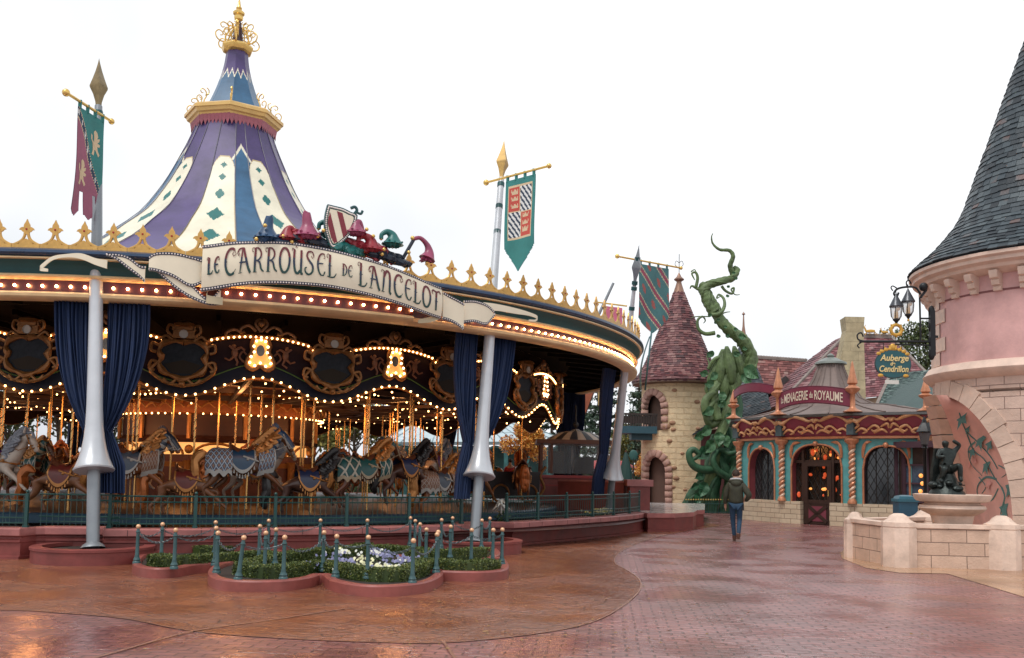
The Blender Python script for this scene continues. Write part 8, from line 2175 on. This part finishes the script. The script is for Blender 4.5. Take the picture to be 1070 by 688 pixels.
# ================================================================ far side: pavilion, stalls, parasols, people
pv = thing('glass_pavilion', 'long pavilion with a pale blue glazed roof and teal arched front far behind the carousel', 'pavilion', at(480, 505, 60).xy.to_3d())
a, b, c, d = at(395, 464, 58), at(596, 463, 58), at(524, 432, 63), at(440, 436, 63)
mb = MB(); mb.add([a, b, c, d], [(0, 1, 2, 3)]); mb.add([b, b+Vector((0, 8, 0)), c], [(0, 1, 2)]); part('glazed_roof', mb, mat('pale_roof_glass', (.42, .52, .56), .25, var=.12), pv, smooth=False)
mb = MB()
for i in range(19): mb.bar(a.lerp(b, i/18), d.lerp(c, i/18), .07, .07)
for f in (.33, .66): mb.bar(a.lerp(d, f), b.lerp(c, f), .06, .06)
mb.bar(a, b, .2, .2); part('glazing_bar', mb, mat('roof_bar', (.16, .22, .24), .5), pv, smooth=False)
mb = MB(); n = 9
for i in range(n):
 p, q = a.lerp(b, i/n), a.lerp(b, (i+1)/n); mb.bar(Vector((p.x, p.y, 0)), Vector((p.x, p.y, a.z)), .25, .25)
 mb.tube([p.lerp(q, .5-.5*cos(t))+Vector((0, .1, -.9+.8*sin(t)-.1)) for t in [pi*k/10 for k in range(11)]], .09, 5)
mb.add([Vector((a.x, 60.5, 0)), Vector((b.x, 60.5, 0)), Vector((b.x, 60.5, a.z)), Vector((a.x, 60.5, a.z))], [(0, 1, 2, 3)]); part('arcade', mb, mat('pavilion_teal', (.03, .13, .13), .5, var=.3), pv, smooth=False)
def parasol(px, py, Y, r, col, label, folded=False):
 p = at(px, py, Y); t = thing('parasol', label, 'parasol', (p.x, p.y, 0))
 mb = MB(); mb.tube([(0, 0, 0), (0, 0, p.z+.1)], .03, 6); part('pole', mb, mat('kiosk_wood', (.12, .05, .03)), t, world=False)
 mb = MB(); mb.lathe([(r, p.z-.45), (r*.55, p.z-.15), (.03, p.z)] if not folded else [(.2, p.z-1.35), (.30, p.z-1.2), (.22, p.z-.6), (.05, p.z)], (0, 0, 0), 12); part('canopy', mb, col, t, world=False, ang=20)
red_ = mat('parasol_red', (.42, .04, .04), .6)
parasol(636, 479, 47, 1.45, red_, 'red parasol seen under the carousel rim right of the kiosk')
parasol(612, 481, 50, 1.3, red_, 'red parasol partly hidden by the kiosk')
parasol(654, 473, 40, .3, mat('parasol_green', (.012, .05, .045), .6), 'folded dark green parasol beside the door of the yellow turret', True)
def crowd(px, py0, py1, Y, top, label, rz=0.):
 f_ = at(px, py1, Y); hd_ = at(px, py0, Y); base = .62 if Y < 40 else 0; h = hd_.z-base
 t = thing('person', label, 'person', (f_.x, f_.y, base), rz); k = h/1.75; M_ = Matrix.Scale(k, 4)
 skin = mat('skin', (.45, .25, .17)); 
 V = [(0, 0, .95), (0, 0, 1.2), (0, 0, 1.42), (0, 0, 1.52), (0, 0, 1.64), (.19, 0, 1.36), (.24, -.02, 1.1), (.2, -.15, .95), (-.19, 0, 1.36), (-.24, -.02, 1.1), (-.2, -.15, .95), (.1, 0, .9), (.1, 0, .5), (.1, 0, .06), (-.1, 0, .9), (-.1, 0, .5), (-.1, 0, .06)]
 E = [(0, 1), (1, 2), (2, 3), (3, 4), (2, 5), (5, 6), (6, 7), (2, 8), (8, 9), (9, 10), (0, 11), (11, 12), (12, 13), (0, 14), (14, 15), (15, 16)]
 Rr = [.14, .14, .11, .05, .09, .06, .045, .035, .06, .045, .035, .09, .06, .045, .09, .06, .045]
 link('body', skinmesh('body', V, E, Rr, [skin], 1, M=M_), t)
 V2 = V[:3]+V[5:7]+V[8:10]; V2 = [V[0], V[1], (0, 0, 1.38), V[5], V[6], V[8], V[9]]; link('coat', skinmesh('coat', V2, [(0, 1), (1, 2), (2, 3), (3, 4), (2, 5), (5, 6)], [.19, .18, .14, .085, .07, .085, .07], [top], 1, M=M_), t)
 V3 = [V[0], V[11], V[12], V[13], V[14], V[15], V[16]]; link('trousers', skinmesh('trousers', V3, [(0, 1), (1, 2), (2, 3), (0, 4), (4, 5), (5, 6)], [.15, .10, .075, .06, .10, .075, .06], [navy], 1, M=M_), t)
 mb = MB(); mb.ball((0, .02*k, 1.68*k), .10*k, 10, 8, sc=(.95, 1, 1.1)); part('hair', mb, mat('dark_hair', (.03, .018, .012), .6), t, world=False)
 return t
crowd(532, 480, 545, 36.5, mat('red_coat', (.36, .02, .03), .7, var=.2), 'person in a red coat behind the dark carriage right of the middle lance')
crowd(553, 488, 545, 38.5, mat('grey_coat', (.18, .17, .2), .7), 'person in a grey coat standing right of the one in red')
crowd(480, 470, 540, 47, mat('mustard_coat', (.3, .2, .1), .7), 'person in a tan coat far beyond the carousel left of the middle lance')
crowd(640, 485, 530, 46, mat('dark_coat', (.03, .03, .04), .7), 'person in a dark coat beyond the red parasol')
p = at(533, 510, 31.5); t = thing('carriage', 'dark panelled carousel carriage right of the middle lance, at the rear of the platform', 'carriage', (p.x, p.y, .62), R_(20), )
mb = MB(); mb.box((0, 0, .55), (1.7, .9, .85), taper=1.06); mb.box((0, -.46, .98), (1.85, .06, .08)); mb.box((-.8, .1, 1.1), (.12, .8, .7)); part('body', mb, mat('carriage_black', (.02, .018, .02), .4, var=.3), t, world=False, smooth=False)
mb = MB()
for s in (-.5, .5): mb.tube([(s+.28*cos(a_), -.48, .3+.28*sin(a_)) for a_ in [2*pi*i/18 for i in range(19)]], .04, 6)
mb.tube(smooth_pts([(.85, -.45, .2), (1.05, -.45, .5), (.9, -.45, .9), (1.1, -.45, 1.2)], 4), .05, 6); part('gilt_scroll', mb, goldd, t, world=False)
p = at(628, 490, 41); t = thing('lamp_standard', 'tall lamp standard with a gold latticed lantern under the right edge of the carousel rim', 'lamp post', (p.x, p.y, 0))
z1, z0 = at(628, 408, 41).z, at(628, 424, 41).z
mb = MB(); mb.lathe([(.25, 0), (.2, .5), (.12, .7), (.10, z0-.1), (.2, z0)], (0, 0, 0), 12); part('post', mb, dark, t, world=False)
mb = MB(); mb.lathe([(.19, z0), (.22, z1)], (0, 0, 0), 12, mf=lambda i, k: k % 2); part('lantern', mb, [mat('lattice_gold', (.45, .32, .12), .5), dark], t, world=False, smooth=False)
mb = MB(); mb.lathe([(.3, z1), (.3, z1+.1), (.1, z1+.35), (0, z1+.5)], (0, 0, 0), 12); part('cap', mb, dark, t, world=False)
a = at(607, 409, 36.5); mb = MB(); mb.add([a, at(621, 407, 36.5), at(612, 432, 36.6)], [(0, 1, 2)]); mb.add([at(605.5, 409, 36.6), at(622.5, 407, 36.6), at(612, 434, 36.7)], [(0, 1, 2)], 1)
solo('pennant', mb, [mat('pennant_orange', (.42, .14, .08), .7), mat('pennant_trim', (.10, .05, .04), .7)], 'orange brown triangular pennant hanging under the carousel rim beside the kiosk', 'pennant', smooth=False)
p = at(662, 476, 43); mb = MB(); mb.tube([Vector((p.x, p.y, 0)), p], .03, 5); mb.ball(p, .2, 12, 8, sc=(1, .15, 1.25), m=1); solo('oval_sign_post', mb, [dark, mat('oval_green', (.03, .11, .10), .5)], 'small green oval sign on a thin post left of the turret door', 'sign')
# ================================================================ trees
lf_g = rndmat('leaf_green', [(0, (.018, .035, .012)), (.5, (.05, .08, .022)), (1, (.13, .15, .045))], .55, bump=0, vs=.4, mixn=.6)
lf_y = rndmat('leaf_yellow_green', [(0, (.06, .07, .015)), (.5, (.16, .16, .03)), (1, (.30, .26, .06))], .55, bump=0, vs=.4, mixn=.6)
lf_o = rndmat('leaf_autumn', [(0, (.35, .10, .015)), (.4, (.60, .22, .03)), (.75, (.75, .38, .06)), (1, (.8, .55, .15))], .55, bump=0, vs=1., mixn=.5)
lf_c = rndmat('needle_dark', [(0, (.012, .03, .018)), (.6, (.03, .065, .035)), (1, (.07, .11, .06))], .6, bump=0, vs=.5, mixn=.5)
bark = mat('bark', (.09, .065, .045), .9, var=.3, bump=.5, bs=12)
def tree(x, y, h, r, lm_, label, seed, n=5000, ls=.12, trunk=.25, cz=.62, group=None, z0=0):
 rr = random.Random(seed); t = thing('tree', label, 'tree', (x, y, z0), 0, group)
 mb = MB(); tp_ = smooth_pts([(0, 0, 0), (rr.uniform(-.1, .1), 0, h*.3), (rr.uniform(-.2, .2), rr.uniform(-.2, .2), h*.62), (0, 0, h*.85)], 4); m_ = len(tp_)
 mb.tube(tp_, [trunk*.5*(1-.8*i/m_) for i in range(m_)], 8)
 lobes = []
 for i in range(13):
  a = rr.uniform(0, 6.28); e = rr.uniform(-.6, 1.2); d = Vector((cos(a)*cos(e), sin(a)*cos(e), sin(e)*.9))
  c = Vector((0, 0, h*cz))+d*r*rr.uniform(.45, .75); lobes.append((c, r*rr.uniform(.28, .48)))
  mb.tube([Vector((0, 0, h*rr.uniform(.3, .5))), c*.6+Vector((0, 0, h*.2)), c], [trunk*.22, trunk*.12, .02], 5)
 part('trunk', mb, bark, t, world=False)
 def pf(rr):
  c, q = rr.choice(lobes); d = Vector((rr.gauss(0, 1), rr.gauss(0, 1), rr.gauss(0, 1))).normalized(); return c+d*q*(rr.random()**.4)
 mb = MB(); leaves(mb, pf, n, ls, rr); part('crown', mb, lm_, t, world=False, smooth=False)
 return t
def conifer(x, y, h, r, label, seed, n=4500, group=None, ls=.13):
 rr = random.Random(seed); t = thing('conifer', label, 'tree', (x, y, 0), 0, group)
 mb = MB(); mb.tube([(0, 0, 0), (0, 0, h*.97)], [.2, .03], 7); W = []
 nw_ = int(h*1.5)
 for j in range(nw_):
  z = h*(.12+.85*j/nw_); rl = r*(1-z/h)*1.1+.15
  for k in range(6):
   a = rr.uniform(0, 6.28); L = rl*rr.uniform(.6, 1.1); e = Vector((cos(a)*L, sin(a)*L, -.12*L+rr.uniform(-.1, .3))); W.append((Vector((0, 0, z)), e)); mb.tube([Vector((0, 0, z)), Vector((0, 0, z))+e], [.04, .01], 4)
 part('trunk', mb, bark, t, world=False)
 def pf(rr):
  b, e = rr.choice(W); u = rr.random()**.6; return b+e*u+Vector((rr.gauss(0, .12), rr.gauss(0, .12), rr.gauss(0, .08)))*(.6+u)
 mb = MB(); leaves(mb, pf, n, ls, rr); part('crown', mb, lf_c, t, world=False, smooth=False)
def px2x(px, Y): return (px-535)/979*Y
p = at(546, 510, 44); tree(p.x, p.y, 4.2, 1.15, lf_o, 'small tree in orange autumn leaf behind the carousel right of the middle lance', 5, 6500, .07, .14, .70)
conifer(px2x(577, 72), 72, 9.5, 3.2, 'spreading dark conifer behind the pavilion, seen left of the kiosk curtain', 31, 5200, ls=.14)
conifer(px2x(548, 80), 80, 7.5, 2.8, 'dark conifer far behind the autumn tree', 37, 3500, ls=.15)
conifer(px2x(633, 66), 66, 8.8, 3.0, 'dark conifer behind the latticed lamp standard', 32, 5200, ls=.14)
conifer(px2x(612, 78), 78, 8.6, 3.2, 'dark conifer seen between the kiosk roof and the lamp standard', 33, 4200, ls=.15)
conifer(px2x(668, 56), 56, 7.8, 1.1, 'narrow evergreen standing just left of the turret window', 34, 5200, ls=.10)
tree(px2x(655, 60), 60, 5.2, 2.0, lf_y, 'yellow green tree left of the turret, above the red parasol', 41, 4200, .10)
tree(px2x(676, 54), 54, 3.4, 1.0, lf_o, 'small orange tree tucked left of the turret door', 42, 2500, .07)
tree(px2x(962, 52), 52, 11.2, 2.6, lf_y if False else lf_g, 'green tree rising behind the plum roof, right of its ridge', 43, 7500, .10, cz=.74)
for i, (px, Y, h, r, m_) in enumerate(((-60, 62, 9, 4.2, lf_g), (10, 58, 8.5, 4, lf_g), (62, 60, 9, 4.2, lf_g), (118, 64, 8, 3.8, lf_g), (170, 66, 8, 3.6, lf_g), (330, 68, 7.2, 3, lf_y), (372, 72, 7.5, 3.2, lf_y), (225, 70, 7.5, 3.5, lf_g), (-150, 60, 9, 4.4, lf_g))):
 tree(px2x(px, Y), Y, h, r, m_, ('green leafy tree beyond the carousel at the left, ' if px < 300 else 'yellowing tree beyond the carousel right of the drum, ')+('number %s' % '' if False else ('furthest left of the row' if i == 8 else ['behind the left edge', 'behind the white horse', 'behind the left brass poles', 'behind the leftmost lance', 'behind the bronze armoured horse', 'nearer the drum', 'nearer the middle lance', 'behind the drum', ''][i])), 60+i, 4600, .17, cz=.6)
mb = MB(); rr = random.Random(77)
def hp2(rr): 
 x = rr.uniform(-48, 6); return Vector((x, 68+rr.uniform(-.8, .8), rr.uniform(0, 2.4+.5*noise.noise(Vector((x*.3, 0, 0))))))
leaves(mb, hp2, 16000, .17, rr); mb.box((-21, 68.2, 1.0), (54, .8, 2.0), rnd=.1)
o = solo('far_hedge', mb, lf_g, 'long dark hedge closing the view beyond the carousel', 'hedge', smooth=False)
lfm = mat('fallen_leaf', (.25, .15, .05), .6, var=.4, vs=30); rr = random.Random(15); mb = MB()
for i in range(170):
 p = g(rr.uniform(380, 700), rr.uniform(595, 680)) if i % 3 else g(rr.uniform(0, 1060), rr.uniform(590, 685)); a = rr.random()*6.28; s = rr.uniform(.012, .03)
 u = Vector((cos(a), sin(a), 0)); v = Vector((-sin(a), cos(a), .15)); c = Vector((p.x, p.y, .016)); mb.add([c-u*s, c-v*s*.5+Vector((0, 0, .006)), c+u*s, c+v*s*.5+Vector((0, 0, .008))], [(0, 1, 2, 3)])
o = link('fallen_leaves', mb.mesh('fallen_leaves', [lfm], smooth=False)); o['kind'] = 'stuff'; o['label'] = 'small fallen leaves and grit scattered over the wet paving'; o['category'] = 'leaves'
